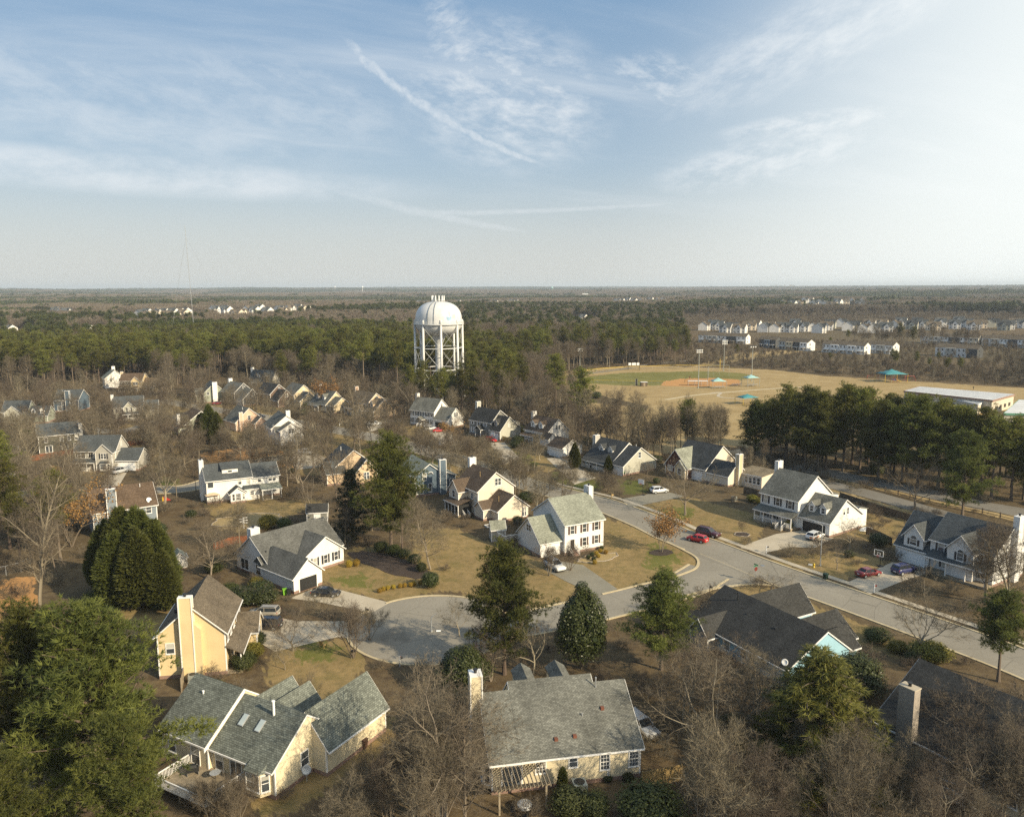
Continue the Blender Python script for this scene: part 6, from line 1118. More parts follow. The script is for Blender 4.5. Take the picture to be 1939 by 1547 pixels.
# ---------------------------------------------------------------- vehicles
def car(px, ang, kind, paint, label, cat=None, open_=None, second=None):
    """ang: heading in degrees (0 = +x), px: pixel of the middle of the footprint"""
    p = P(*px); r = thing('parked_car', label, cat or dict(sedan='car', hatch='car', suv='SUV', wagon='SUV')[kind], (p.x, p.y, 0.035), math.radians(ang))
    L, W, H, belt = dict(sedan=(4.7, 1.82, 1.45, 0.92), hatch=(4.25, 1.78, 1.48, 0.95), suv=(4.85, 1.92, 1.78, 1.12), wagon=(4.6, 1.85, 1.65, 1.05))[kind]
    h = L/2; gc = 0.24
    low = dict(sedan=[(-h, .55, .86), (-h+.12, .38, 1.0), (-h+.75, .26, 1.02), (-.6, .24, belt+.02), (.6, .24, belt), (1.0, .25, belt-.02), (h-.5, .28, .76), (h-.12, .34, .66), (h, .42, .56)],
        hatch=[(-h, .5, .95), (-h+.1, .36, 1.02), (-h+.6, .26, 1.03), (-.5, .24, belt+.02), (.7, .24, belt), (1.1, .25, belt-.03), (h-.4, .28, .78), (h-.1, .34, .68), (h, .42, .58)],
        suv=[(-h, .5, 1.1), (-h+.08, .38, 1.2), (-h+.6, .3, 1.2), (-.5, .28, belt+.05), (.7, .28, belt+.02), (1.1, .3, belt), (h-.4, .32, 1.0), (h-.1, .36, .92), (h, .45, .8)],
        wagon=[(-h, .5, 1.0), (-h+.1, .36, 1.1), (-h+.6, .28, 1.1), (-.5, .26, belt+.03), (.7, .26, belt), (1.1, .27, belt-.02), (h-.4, .3, .86), (h-.1, .36, .76), (h, .44, .64)])[kind]
    def sect(x, z0, z1, w_): return [(x, -w_*.90, z0), (x, -w_, z0+(z1-z0)*.35), (x, -w_*.99, z1-.12), (x, -w_*.86, z1), (x, w_*.86, z1), (x, w_*.99, z1-.12), (x, w_, z0+(z1-z0)*.35), (x, w_*.90, z0)]
    def loft(secs, mb, mi=0):
        n = len(secs[0]); o = []
        for s_ in secs: o += s_
        fs = [(i*n+j, i*n+(j+1) % n, (i+1)*n+(j+1) % n, (i+1)*n+j) for i in range(len(secs)-1) for j in range(n)]+[list(range(n))[::-1], list(range((len(secs)-1)*n, len(secs)*n))]
        mb.add(o, fs, mi)
    b = MB(); loft([sect(x, z0, z1, W/2*(0.90 if i in (0, len(low)-1) else 0.97 if i in (1, len(low)-2) else 1)) for i, (x, z0, z1) in enumerate(low)], b)
    b.build('body', paint, r, True)
    cab = dict(sedan=(-1.75, -1.05, .35, 1.15), hatch=(-2.02, -1.55, .3, 1.15), suv=(-2.32, -2.1, .35, 1.1), wagon=(-2.15, -1.7, .35, 1.15))[kind]
    w0, w1 = W/2*.90, W/2*.72; zb = belt-.02
    g = MB(); g.add([(cab[0], -w0, zb), (cab[3], -w0, zb), (cab[3], w0, zb), (cab[0], w0, zb), (cab[1], -w1, H-.05), (cab[2], -w1, H-.05), (cab[2], w1, H-.05), (cab[1], w1, H-.05)], [(0, 1, 5, 4), (1, 2, 6, 5), (2, 3, 7, 6), (3, 0, 4, 7)])
    g.build('cabin_glass', 'car_glass', r)
    rf = MB(); rf.add([(cab[1]-.06, -w1-.02, H-.07), (cab[2]+.06, -w1-.02, H-.07), (cab[2]+.06, w1+.02, H-.07), (cab[1]-.06, w1+.02, H-.07), (cab[1]+.15, -w1+.12, H), (cab[2]-.15, -w1+.12, H), (cab[2]-.15, w1-.12, H), (cab[1]+.15, w1-.12, H)], [(0, 1, 5, 4), (1, 2, 6, 5), (2, 3, 7, 6), (3, 0, 4, 7), (4, 5, 6, 7), (0, 3, 2, 1)])
    for sg in (-1, 1):
        for xa, xb in ((cab[0], cab[1]), (cab[3], cab[2]), (-.35, -.32)): rf.tube((xa, sg*(w0+.005), zb), (xb, sg*(w1+.01), H-.06), .045, n=5)
    rf.build('roof', paint, r)
    wr = .33 if kind in ('sedan', 'hatch') else .37
    for x in (-h+.85, h-.88):
        for sg in (-1, 1):
            t_ = MB(); t_.tube((x, sg*(W/2-.21), wr), (x, sg*(W/2+.012), wr), wr, n=16); tt_ = t_.build('wheel', 'rubber', r)
            q = MB(); q.tube((x, sg*(W/2+.005), wr), (x, sg*(W/2+.022), wr), wr*.62, n=12); q.build('rim', 'galv', tt_)
    for sg in (-1, 1):
        l = MB(); zl = low[-2][2]-.05; l.box(h-.2, sg*W*.42-.17, zl-.14, h-.035, sg*W*.42+.17, zl); l.build('headlight', 'lamp_clear', r)
        zl = low[1][2]-.08; l = MB(); l.box(-h+.015, sg*W*.40-.15, zl-.2, -h+.14, sg*W*.40+.15, zl); l.build('tail_light', 'lamp_red', r)
        mi = MB(); mi.box(.72, sg*(W/2+.02)-.1, belt+.0, .9, sg*(W/2+.02)+.1, belt+.15); mi.build('mirror', paint, r)
    pl_ = MB(); pl_.box(-h-.01, -.26, .6, -h+.03, .26, .72); pl_.build('number_plate', 'white_paint', r)
    bm = MB(); bm.box(-h-.02, -W*.43, .32, -h+.2, W*.43, .52); bm.box(h-.22, -W*.42, .26, h+.01, W*.42, .44); bm.build('bumper', 'black_plastic' if kind in ('suv', 'wagon') else paint, r)
    if kind == 'suv':
        rk = MB()
        for sg in (-1, 1): rk.tube((cab[1]+.2, sg*(w1-.06), H+.06), (cab[2]-.3, sg*(w1-.06), H+.06), .03, n=5)
        rk.build('roof_rail', 'black_plastic', r)
    if second:
        s_ = MB()
        for sg in (-1, 1): s_.prism([(-h+.3, .45), (-.9, .5), (.3, belt-.15), (-.3, belt-.1), (-1.3, .8), (-h+.3, .8)], 'y', sg*(W/2+.004)-.006, sg*(W/2+.004)+.006)
        s_.box(-h-.012, -W*.40, .62, -h+.02, -W*.05, .95); s_.build('painted_stripe', second, r)
    return r
car((1320, 1025), 139, 'hatch', 'car_red', 'bright red hatchback parked in the street beside the maroon SUV'); car((1341, 1015), -42, 'suv', 'car_maroon', 'dark maroon SUV parked at the kerb behind the red hatchback')
car((1543, 1020), 40, 'wagon', 'car_white', 'white crossover with orange markings outside the open double garage', 'SUV', second='car_orange'); car((1644, 1090), 22, 'sedan', 'car_darkred', 'dark red sedan with black roof on the driveway by the basketball hoop')
car((1712, 1085), 25, 'suv', 'car_blue', 'dark blue SUV half hidden by twigs before the large white house'); car((1248, 933), 20, 'wagon', 'car_white', 'white crossover on the worn driveway before the tan house')
car((617, 1128), -3, 'sedan', 'car_black', 'black sedan under the gnarled bare tree by the open garage'); car((500, 1168), 176, 'suv', 'car_tan', 'tan SUV next to the yellow house, farther of two'); car((503, 1190), 176, 'suv', 'car_black', 'black SUV next to the yellow house, nearer of two')
car((814, 815), 20, 'suv', 'car_white', 'white SUV before the white colonial garage'); car((831, 818), 20, 'sedan', 'car_red', 'red sedan before the white colonial garage'); car((826, 845), -35, 'wagon', 'car_grey', 'dark grey car at the kerb of the upper road'); car((929, 836), -38, 'hatch', 'car_red', 'small red car before the dark grey house'); car((711, 806), 10, 'suv', 'car_white', 'white SUV by the peach house hedge')
car((227, 896), 70, 'suv', 'car_silver', 'silver SUV before the white garage of the pale grey house'); car((580, 860), -20, 'wagon', 'car_silver', 'silver car beside the tall white gabled house'); car((1214, 1384), -62, 'suv', 'car_silver', 'silver car behind the wide weathered roof of the cream cape house'); car((70, 922), 65, 'sedan', 'car_silver', 'silver car on the back road near the orange leaved tree'); car((28, 852), 20, 'wagon', 'car_silver', 'pale car near the olive house, partly behind twigs'); car((10, 905), 0, 'suv', 'car_white', 'white car at the frame edge behind pines'); car((490, 792), 0, 'suv', 'car_black', 'black car on the far end of the upper road'); car((1050, 1077), -60, 'suv', 'car_white', 'white car under bare twigs at the corner house garage'); car((413, 766), 20, 'sedan', 'car_darkred', 'dark red car before the charcoal house garage')
# ---------------------------------------------------------------- water tower
def water_tower():
    p = P(833, 752); R = 10.9; r = thing('water_tower', 'white water tower with domed tank on eight tall legs above the pine wood', 'water tower', (p.x, p.y, 0), 0.18)
    zr = hgt((833, 752), 613); ztop = hgt((833, 752), 571); zb = hgt((833, 752), 636.5); z2 = hgt((833, 752), 658); z1 = hgt((833, 752), 698)
    m, t, b = newmat('tank_paint'); co = t.node('ShaderNodeTexCoord').outputs['Object']
    st = t.noise(t.scl(co, (0.35, 0.35, 0.06)), 1.0, 5, 0.6); n = t.noise(co, 0.15, 3)
    c = t.mix(t.ramp(st, 0.45, 0.75, 0, 0.7), (0.60, 0.60, 0.585, 1), (0.40, 0.39, 0.355, 1)); c = t.mix(t.ramp(n, 0.4, 0.7, 0, 0.4), c, (0.54, 0.545, 0.545, 1))
    t.l.new(c, b.inputs['Base Color']); b.inputs['Roughness'].default_value = 0.42; MAT['tank_paint'] = m
    q = MB(); prof = []
    for i in range(17):
        a = math.pi/2*i/16; prof.append((R*0.965*math.cos(a)**0.72 if i < 16 else 0.01, zr+2.2+(ztop-zr-2.2)*math.sin(a)**1.0))
    prof = [(R*0.965, zr)]+prof
    q.lathe(prof, 56); q.build('dome', 'tank_paint', r, True)
    q = MB(); q.lathe([(R*0.965, zr)]+[(R*0.965*math.cos(math.pi/2*i/10)**0.8, zr-(zr-zb)*math.sin(math.pi/2*i/10)) for i in range(1, 10)]+[(1.9, zb-0.5)], 56); q.build('bowl', 'tank_paint', r, True)
    q = MB(); q.lathe([(3.3, zb+0.3), (2.4, zb-1.8), (1.75, zb-3.6), (1.7, zb-4), (1.7, 0)], 28); q.build('riser_pipe', 'tank_paint', r, True)
    q = MB(); q.lathe([(R*0.96, zr-0.2), (R*1.05, zr-0.2), (R*1.05, zr+0.18), (R*0.96, zr+0.18)], 56); cw = q.build('catwalk', 'tank_paint', r)
    q = MB(); n_ = 64
    for i in range(n_):
        a = 2*math.pi*i/n_; x, y = R*1.04*math.cos(a), R*1.04*math.sin(a); q.tube((x, y, zr+0.1), (x, y, zr+1.35), 0.045, n=4)
        a2 = 2*math.pi*(i+1)/n_
        for z in (0.7, 1.32): q.tube((x, y, zr+z), (R*1.04*math.cos(a2), R*1.04*math.sin(a2), zr+z), 0.04, n=4)
    q.build('handrail', 'tank_paint', cw)
    L = 8; foot = [(R*1.0*math.cos(2*math.pi*i/L), R*1.0*math.sin(2*math.pi*i/L)) for i in range(L)]
    for (x, y) in foot:
        q = MB(); q.tube((x, y, 0), (x*0.985, y*0.985, zr-0.1), 0.52, n=14); q.tube((x, y, 0), (x, y, 0.5), 0.95, n=14); q.tube((x*0.985, y*0.985, zr-0.2), (x*0.985, y*0.985, zr+1.9), 0.34, n=10); q.build('leg', 'tank_paint', r, True)
    for z in (z1, z2):
        q = MB()
        for i in range(L):
            (x, y), (x2, y2) = foot[i], foot[(i+1) % L]; q.tube((x, y, z), (x2, y2, z), 0.2, n=8)
        q.build('strut_ring', 'tank_paint', r)
    for i in range(L):
        (x, y), (x2, y2) = foot[i], foot[(i+1) % L]
        for za, zb_ in ((0.4, z1), (z1, z2), (z2, zr-1.2)):
            q = MB(); q.tube((x, y, za), (x2, y2, zb_), 0.06, n=5); q.tube((x2, y2, za), (x, y, zb_), 0.06, n=5); q.build('cross_brace', 'galv', r)
    for an in (4.15, 4.42):                                     # conduits down the dome
        q = MB(); pr = [(R*0.965+0.12, zr+0.2)]+[(a+0.1, z+0.1) for a, z in prof[1:-3]]
        for (a, z), (a2, z2) in zip(pr, pr[1:]): q.tube((a*math.cos(an), a*math.sin(an), z), (a2*math.cos(an), a2*math.sin(an), z2), 0.16, n=6)
        q.build('conduit', 'metal', r)
    q = MB()
    for i in range(40): a = 2*math.pi*i/40; a2 = 2*math.pi*(i+1)/40; q.tube((2.6*math.cos(a), 2.6*math.sin(a), ztop+0.9), (2.6*math.cos(a2), 2.6*math.sin(a2), ztop+0.9), 0.06, n=4); q.tube((2.6*math.cos(a), 2.6*math.sin(a), ztop-0.5), (2.6*math.cos(a), 2.6*math.sin(a), ztop+0.9), 0.05, n=4)
    q.build('top_rail', 'galv', r)
    for i in range(11):
        a = 2*math.pi*i/11+0.2; x, y = 2.75*math.cos(a), 2.75*math.sin(a); q = MB(); q.box(x-0.22, y-0.22, ztop+0.3, x+0.22, y+0.22, ztop+2.5); q.tube((x, y, ztop-0.4), (x, y, ztop+2.8), 0.07, n=5); q.build('antenna_panel', 'white_paint', r)
    for x, y, hh in ((-1.6, 0.4, 5.2), (0.2, -0.6, 4.4), (1.3, 0.5, 5.6)):
        q = MB(); q.tube((x, y, ztop-0.3), (x, y, ztop+hh), 0.06, 0.03, n=5); q.build('whip_antenna', 'metal', r)
    # the weathered town emblem: pale blue bowl shape, faded ochre flame and ochre lettering streaks
    me_ = []; 
    def onto(a, z): 
        z0, pr = None, prof[0][0]
        for (r0, z0_), (r1, z1_) in zip(prof, prof[1:]):
            if z0_ <= z <= z1_: pr = r0+(r1-r0)*(z-z0_)/max(1e-6, z1_-z0_); break
        return ((pr+0.03)*math.cos(a), (pr+0.03)*math.sin(a), z)
    ac = math.radians(-64)
    def decal(nm, fn, mat, na=60, nz=40):
        q = MB()
        for i in range(na):
            for j in range(nz):
                u, v = (i+0.5)/na*2-1, (j+0.5)/nz*2-1
                if fn(u, v): 
                    cs = []
                    for du, dv in ((-1, -1), (1, -1), (1, 1), (-1, 1)): cs.append(onto(ac+(u+du/na)*0.24, zr+3.6+(v+dv/nz)*2.2))
                    q.add(cs, [(0, 1, 2, 3)])
        q.build(nm, mat, r, recalc=False)
    plain('emblem_blue', (0.25, 0.38, 0.50), 0.45, var=0.25, scale=0.8); plain('emblem_ochre', (0.60, 0.53, 0.34), 0.45, var=0.1, scale=0.8)
    decal('emblem', lambda u, v: (u+0.35)**2/0.30+(v+0.25)**2/0.45 < 1 and v < 0.12-0.25*abs(u+0.35)*0 and not ((u+0.35)**2/0.03+(v-0.12)**2/0.1 < 1), 'emblem_blue')
    decal('emblem', lambda u, v: (u+0.2)**2/0.05+(v-0.5)**2/0.2 < 1, 'emblem_ochre'); decal('emblem', lambda u, v: u > 0.35 and (abs(v-0.15) < 0.12 or abs(v+0.2) < 0.12), 'emblem_ochre')
    FOOT.append((p.x, p.y, 13))
water_tower()
# ---------------------------------------------------------------- ball field
def pole(px, ytop, label, n=3, arms=2):
    p = P(*px); H = hgt(px, ytop); r = thing('floodlight_pole', label, 'floodlight pole', (p.x, p.y, 0), 0.3, 'floodlight poles of the ball field')
    q = MB(); q.tube((0, 0, 0), (0, 0, H), 0.22, 0.12, n=10); q.tube((0, 0, 0), (0, 0, 0.4), 0.35, n=10); q.build('pole', 'galv_pole', r)
    for k in range(arms):
        z = H-0.2-k*1.0; q = MB(); q.box(-1.6, -0.06, z-0.06, 1.6, 0.06, z+0.06); a = q.build('crossarm', 'galv_pole', r)
        for i in range(n+1):
            x = -1.4+2.8*i/n; q = MB(); q.tube((x, -0.05, z+0.1), (x, -0.55, z-0.12), 0.16, 0.36, n=10); q.build('floodlight', 'white_paint', a)
    return r
pole((1098, 699), 660, 'short floodlight pole in front of the bare wood, tan wooden shaft'); pole((1322, 735), 662, 'tall floodlight pole beside the long dugout roof'); pole((1370, 703), 644, 'tall floodlight pole at the outfield corner', 3, 3); pole((1423, 722), 656, 'floodlight pole rising behind the pale shade canopy', 2, 1)
def canopy(px, w_, d, h_, mat, label, rot=0.2, peak=1.0):
    p = P(*px); r = thing('shade_canopy', label, 'shade canopy', (p.x, p.y, 0), rot, 'shade canopies of the park')
    q = MB(); n = 6; vs = []
    for i in range(n+1):
        for j in range(n+1):
            u, v = i/n*2-1, j/n*2-1; k = 1-max(abs(u), abs(v)); vs.append((u*w_/2*(1-0.06*(1-abs(v)**2)), v*d/2*(1-0.06*(1-abs(u)**2)), h_+peak*k**1.15))
    q.add(vs, [(i*(n+1)+j, (i+1)*(n+1)+j, (i+1)*(n+1)+j+1, i*(n+1)+j+1) for i in range(n) for j in range(n)]); s_ = q.build('fabric', mat, r, True, recalc=False)
    md = s_.modifiers.new('thickness', 'SOLIDIFY'); md.thickness = 0.05
    for x in (-1, 1):
        for y in (-1, 1): q = MB(); q.tube((x*w_*.47, y*d*.47, 0), (x*w_*.48, y*d*.48, h_+0.05), 0.1, n=8); q.build('post', 'yellow_paint' if mat == 'teal_cloth' else 'galv_pole', r)
canopy((1359, 735), 7.4, 5.5, 3.6, 'pale_teal_cloth', 'pale teal shade canopy over the bleachers next to the dugout', 0.1, 1.7); canopy((1421, 732), 7.2, 5.5, 4.6, 'pale_teal_cloth', 'pale teal shade canopy over the far bleachers', 0.3, 1.5); canopy((1414, 765), 8.4, 6.0, 3.0, 'teal_cloth', 'dark teal shade canopy alone on the tan field', 0.35, 1.4); canopy((1687, 723), 13, 10, 4.4, 'teal_cloth', 'bright teal shade canopy over the playground', 0.1, 2.4)
def bleacher(px, rot, label):
    p = P(*px); r = thing('bleachers', label, 'bleachers', (p.x, p.y, 0), rot)
    for k in range(4): q = MB(); q.box(-2.6, k*0.7, 0.35+k*0.3, 2.6, k*0.7+0.3, 0.41+k*0.3); q.build('bench', 'galv', r)
    q = MB()
    for x in (-2.4, 0, 2.4): q.box(x-0.04, 0, 0, x+0.04, 0.06, 0.35); q.box(x-0.04, 2.2, 0, x+0.04, 2.26, 1.3); q.tube((x, 0, 0.3), (x, 2.3, 1.25), 0.04, n=4)
    q.build('frame', 'galv', r)
bleacher((1360, 735), 3.2, 'metal bleachers under the canopy beside the dugout'); bleacher((1421, 731), 3.4, 'metal bleachers under the far pale canopy'); bleacher((1392, 730), 3.3, 'low dark bleachers between the two pale canopies')
p = P(1321, 730); r = thing('dugout', 'long low dugout with pale blue flat roof at the infield edge', 'dugout', (p.x, p.y, 0), -0.05)
q = MB(); q.box(-5, -1.3, 2.3, 5, 1.3, 2.45); q.build('roof', 'flat_roof', r)
for x in (-4.9, -1.6, 1.6, 4.9):
    for y in (-1.2, 1.2): q = MB(); q.box(x-0.06, y-0.06, 0, x+0.06, y+0.06, 2.3); q.build('post', 'galv', r)
q = MB(); q.box(-4.6, 0.6, 0.4, 4.6, 1.0, 0.48); q.box(-4.6, 0.7, 0, -4.5, 0.9, 0.4); q.box(4.5, 0.7, 0, 4.6, 0.9, 0.4); q.build('bench', 'wood_weathered', r)
p = P(1219, 731); r = thing('equipment_shed', 'small brown equipment box with pale lid at the outfield edge', 'shed', (p.x, p.y, 0), 0.1)
q = MB(); q.box(-1.6, -1.1, 0, 1.6, 1.1, 2.0); q.build('wall', 'wood_dark', r); q = MB(); q.box(-1.75, -1.25, 2.0, 1.75, 1.25, 2.14); q.build('roof', 'flat_roof', r); q = MB(); q.box(-0.5, -1.13, 0.1, 0.5, -1.1, 1.8); q.build('door', 'wood_weathered', r)
p = P(1205, 731); r = thing('screen_panel', 'tall narrow dark screen panel standing at the outfield edge', 'screen', (p.x, p.y, 0), 0.1); q = MB(); q.box(-0.5, -0.05, 0.2, 0.5, 0.05, 3.6); q.build('mesh_screen', 'dark', r); q = MB(); q.box(-0.56, -0.05, 0, -0.5, 0.06, 3.7); q.box(0.5, -0.05, 0, 0.56, 0.06, 3.7); q.build('frame', 'galv', r)
p = P(1200, 701); r = thing('scoreboard', 'white scoreboard on two posts at the far outfield edge', 'scoreboard', (p.x, p.y, 0), 0.05)
for x in (-3.4, 3.4): q = MB(); q.box(x-0.12, -0.1, 0, x+0.12, 0.1, 4.6); q.build('post', 'dark', r)
for x, w_ in ((-2.5, 1.6), (0, 2.4), (2.5, 1.6)): q = MB(); q.box(x-w_/2, -0.25, 3.0, x+w_/2, -0.12, 4.5); q.build('panel', 'white_paint', r)
def mesh_fence(name, pts, h_, label, cat='fence', mat='galv', top='yellow_paint', step=3.0, z0=0, wires=7, tr=0.05):
    """wire fence: posts, a coloured top rail and strands"""
    c = resample(pts, step); p0 = c[0]; r = thing(name, label, cat, (p0.x, p0.y, 0)); q = MB(); w = MB(); t_ = MB()
    for i, p in enumerate(c):
        a = p-p0; q = MB(); q.tube((a.x, a.y, 0), (a.x, a.y, h_), 0.045, n=5); q.build('post', mat, r)
        if i+1 < len(c):
            b = c[i+1]-p0; t_.tube((a.x, a.y, h_), (b.x, b.y, h_), tr, n=5)
            for k in range(wires): z = h_*(k+0.5)/wires; w.tube((a.x, a.y, z), (b.x, b.y, z), 0.008, n=3)
    t_.build('top_rail', top, r); w.build('wire', mat, r)
mesh_fence('outfield_fence', G([(1085, 716), (1110, 707), (1155, 702), (1220, 699), (1300, 697), (1369, 699), (1392, 704)]), 1.8, 'low outfield fence with a yellow top rail along the wood', tr=0.13, step=5)
mesh_fence('foul_fence', G([(1090, 724), (1160, 725), (1260, 727)]), 1.3, 'near side field fence with a thin yellow top rail', tr=0.07, step=5)
mesh_fence('backstop', G([(1340, 728), (1342, 716), (1362, 713), (1380, 713)]), 6.5, 'tall wire backstop behind home plate', mat='galv_pole', top='galv_pole', wires=14, step=4)
q_ = MB()
p = P(1363, 702); tag(q_.tube((0, 0, 0), (0, 0, 7), 0.16, n=8) or q_.build('foul_pole', 'yellow_paint'), 'yellow foul pole at the outfield corner', 'foul pole').location = (p.x, p.y, 0)
p = P(1652, 721); r = thing('swing_set', 'red framed swing set beside the playground canopy', 'swing set', (p.x, p.y, 0), 0.1)
q = MB()
for x in (-3, 3):
    q.tube((x, -1.2, 0), (x, 0, 2.8), 0.07, n=5); q.tube((x, 1.2, 0), (x, 0, 2.8), 0.07, n=5)
q.tube((-3, 0, 2.8), (3, 0, 2.8), 0.07, n=5); q.build('frame', 'red_plastic', r)
for x in (-1.5, 1.5): q = MB(); q.box(x-0.25, -0.1, 0.5, x+0.25, 0.1, 0.55); q.tube((x-0.22, 0, 0.5), (x-0.22, 0, 2.8), 0.02, n=3); q.tube((x+0.22, 0, 0.5), (x+0.22, 0, 2.8), 0.02, n=3); q.build('seat', 'black_plastic', r)
clone(r, tuple(P(1722, 722)), 0.3, None, 'red framed swing set on the far side of the playground canopy')
p = P(1692, 724); r = thing('play_structure', 'blue play tower under the bright teal canopy', 'play structure', (p.x, p.y, 0), 0.2)
plain('play_blue', (0.03, 0.06, 0.25), 0.5); q = MB(); q.box(-1.2, -1.2, 1.4, 1.2, 1.2, 1.55); q.build('platform', 'play_blue', r)
for x in (-1.15, 1.15):
    for y in (-1.15, 1.15): q = MB(); q.tube((x, y, 0), (x, y, 3.0), 0.07, n=6); q.build('post', 'red_plastic', r)
q = MB(); q.prism([(1.2, 1.5), (4.0, 0.3), (4.3, 0.3), (4.3, 0.4), (1.2, 1.7)], 'y', -0.4, 0.4); q.build('slide', 'yellow_paint', r)
# ---------------------------------------------------------------- fences
def board_fence(name, pts, h_, m, label, step=2.4, solid=True, cat='fence'):
    c = resample(pts, step); p0 = c[0]; r = thing(name, label, cat, (p0.x, p0.y, 0)); b = MB(); rn = random.Random(4)
    for i, p in enumerate(c):
        a = p-p0; q = MB(); q.box(a.x-0.06, a.y-0.06, 0, a.x+0.06, a.y+0.06, h_+0.08); q.build('post', m, r)
        if i+1 < len(c):
            e = c[i+1]-p0; d = (e-a); L = d.length; d = d/L; n = Vector((-d.y, d.x)); k = max(1, int(L/0.16))
            for j in range(k):
                s0 = a+d*(j*L/k+0.008); s1 = a+d*((j+1)*L/k-0.008); b.prism([tuple(s0), tuple(s1), tuple(s1+n*0.025), tuple(s0+n*0.025)], 'z', 0.04, h_+rn.uniform(-0.03, 0.03))
            for z in (0.4, h_-0.35): b.prism([tuple(a+n*0.03), tuple(e+n*0.03), tuple(e+n*0.07), tuple(a+n*0.07)], 'z', z, z+0.09)
    b.build('boards', m, r); return r
board_fence('privacy_fence', G([(1216, 1492), (1290, 1478), (1345, 1490)]), 1.8, 'wood_new', 'tan board fence running from the end of the cream cape house')
board_fence('privacy_fence', G([(344, 1310), (350, 1285), (352, 1262)]), 1.8, 'wood_weathered', 'short grey board fence between the yellow house and the ranch house')
board_fence('privacy_fence', G([(52, 875), (90, 868), (138, 860)]), 1.6, 'wood_red', 'red brown board fence behind the olive house'); board_fence('privacy_fence', G([(238, 846), (262, 842), (290, 848)]), 1.6, 'wood_red', 'dark red board fence behind the grey house garage')
board_fence('privacy_fence', G([(405, 1042), (440, 1030), (470, 1028)]), 1.5, 'wood_red', 'red board fence behind the ranch house chimney'); board_fence('privacy_fence', G([(952, 834), (985, 843), (1000, 848)]), 1.5, 'wood_new', 'tan board fence at the sage garage wing'); board_fence('privacy_fence', G([(1076, 832), (1100, 834), (1125, 840)]), 1.7, 'wood_new', 'yellowish board fence behind the white cape house')
board_fence('privacy_fence', G([(1408, 935), (1425, 938), (1440, 944)]), 1.7, 'wood_dark', 'dark board fence beside the tan sunroom'); board_fence('privacy_fence', G([(1590, 945), (1640, 962), (1690, 978), (1730, 990)]), 1.7, 'wood_dark', 'long dark picket fence behind the double dormer garage'); board_fence('privacy_fence', G([(1640, 1012), (1665, 1022), (1688, 1034)]), 1.7, 'wood_dark', 'dark fence beside the large white house')
def rail_fence(pts, label):
    c = resample(pts, 3.2); p0 = c[0]; r = thing('rail_fence', label, 'fence', (p0.x, p0.y, 0)); q = MB()
    for i, p in enumerate(c):
        a = p-p0; k = MB(); k.box(a.x-0.09, a.y-0.09, 0, a.x+0.09, a.y+0.09, 1.35); k.build('post', 'wood_dark', r)
        if i+1 < len(c):
            b = c[i+1]-p0
            for z in (0.5, 1.1): q.tube((a.x, a.y, z), (b.x, b.y, z), 0.075, n=6)
    q.build('rail', 'wood_dark', r)
rail_fence(G([(1500, 891), (1558, 906), (1630, 920), (1723, 944), (1792, 960), (1860, 973), (1960, 998)]), 'long wooden rail fence between the park road and the car park')
mesh_fence('chain_link_fence', G([(-20, 1096), (12, 1090), (40, 1083), (58, 1074)]), 1.8, 'grey chain link fence with white pipe posts above the clay bank', top='galv', wires=10, tr=0.04)
# ---------------------------------------------------------------- street furniture and yard things
def lamp(px, ytop, label, ang, white=True, arm=1.4):
    p = P(*px); H = hgt(px, ytop); r = thing('street_lamp', label, 'street lamp', (p.x, p.y, 0), ang); m = 'galv' if white else 'galv_pole'
    q = MB(); q.tube((0, 0, 0), (0, 0, H-0.5), 0.1, 0.07, n=8); q.tube((0, 0, 0), (0, 0, 0.3), 0.18, n=8); q.tube((0, 0, H-0.5), (arm*0.6, 0, H-0.05), 0.05, n=6); q.tube((arm*0.6, 0, H-0.05), (arm, 0, H), 0.045, n=6); q.build('pole', m, r)
    q = MB(); q.prism([(-0.16, -0.02), (0.16, -0.02), (0.1, 0.14), (-0.1, 0.14)], 'x', arm-0.1, arm+0.6); q.build('lamp_head', 'white_paint', r)
lamp((817, 1196), 1163, 'leaning pale street lamp at the turning circle', 0.2, True, 0.8); lamp((1553, 1072), 990, 'tall street lamp at the kerb before the double dormer garage', 2.7)
def mailbox(px, label, m='white_paint', bx='dark', rot=0.0):
    p = P(*px); r = thing('mailbox', label, 'mailbox', (p.x, p.y, 0), rot); q = MB(); q.box(-0.06, -0.06, 0, 0.06, 0.06, 1.25); q.box(-0.06, -0.5, 0.92, 0.06, 0.15, 1.0); q.box(-0.05, -0.05, 1.25, 0.05, 0.05, 1.5); q.build('post', m, r)
    q = MB(); q.prism([(-0.13, 1.0), (0.13, 1.0), (0.13, 1.16), (0.09, 1.24), (0, 1.27), (-0.09, 1.24), (-0.13, 1.16)], 'y', -0.56, -0.06); b = q.build('box', bx, r); q = MB(); q.box(0.135, -0.4, 1.1, 0.15, -0.36, 1.3); q.build('flag', 'red_plastic', b)
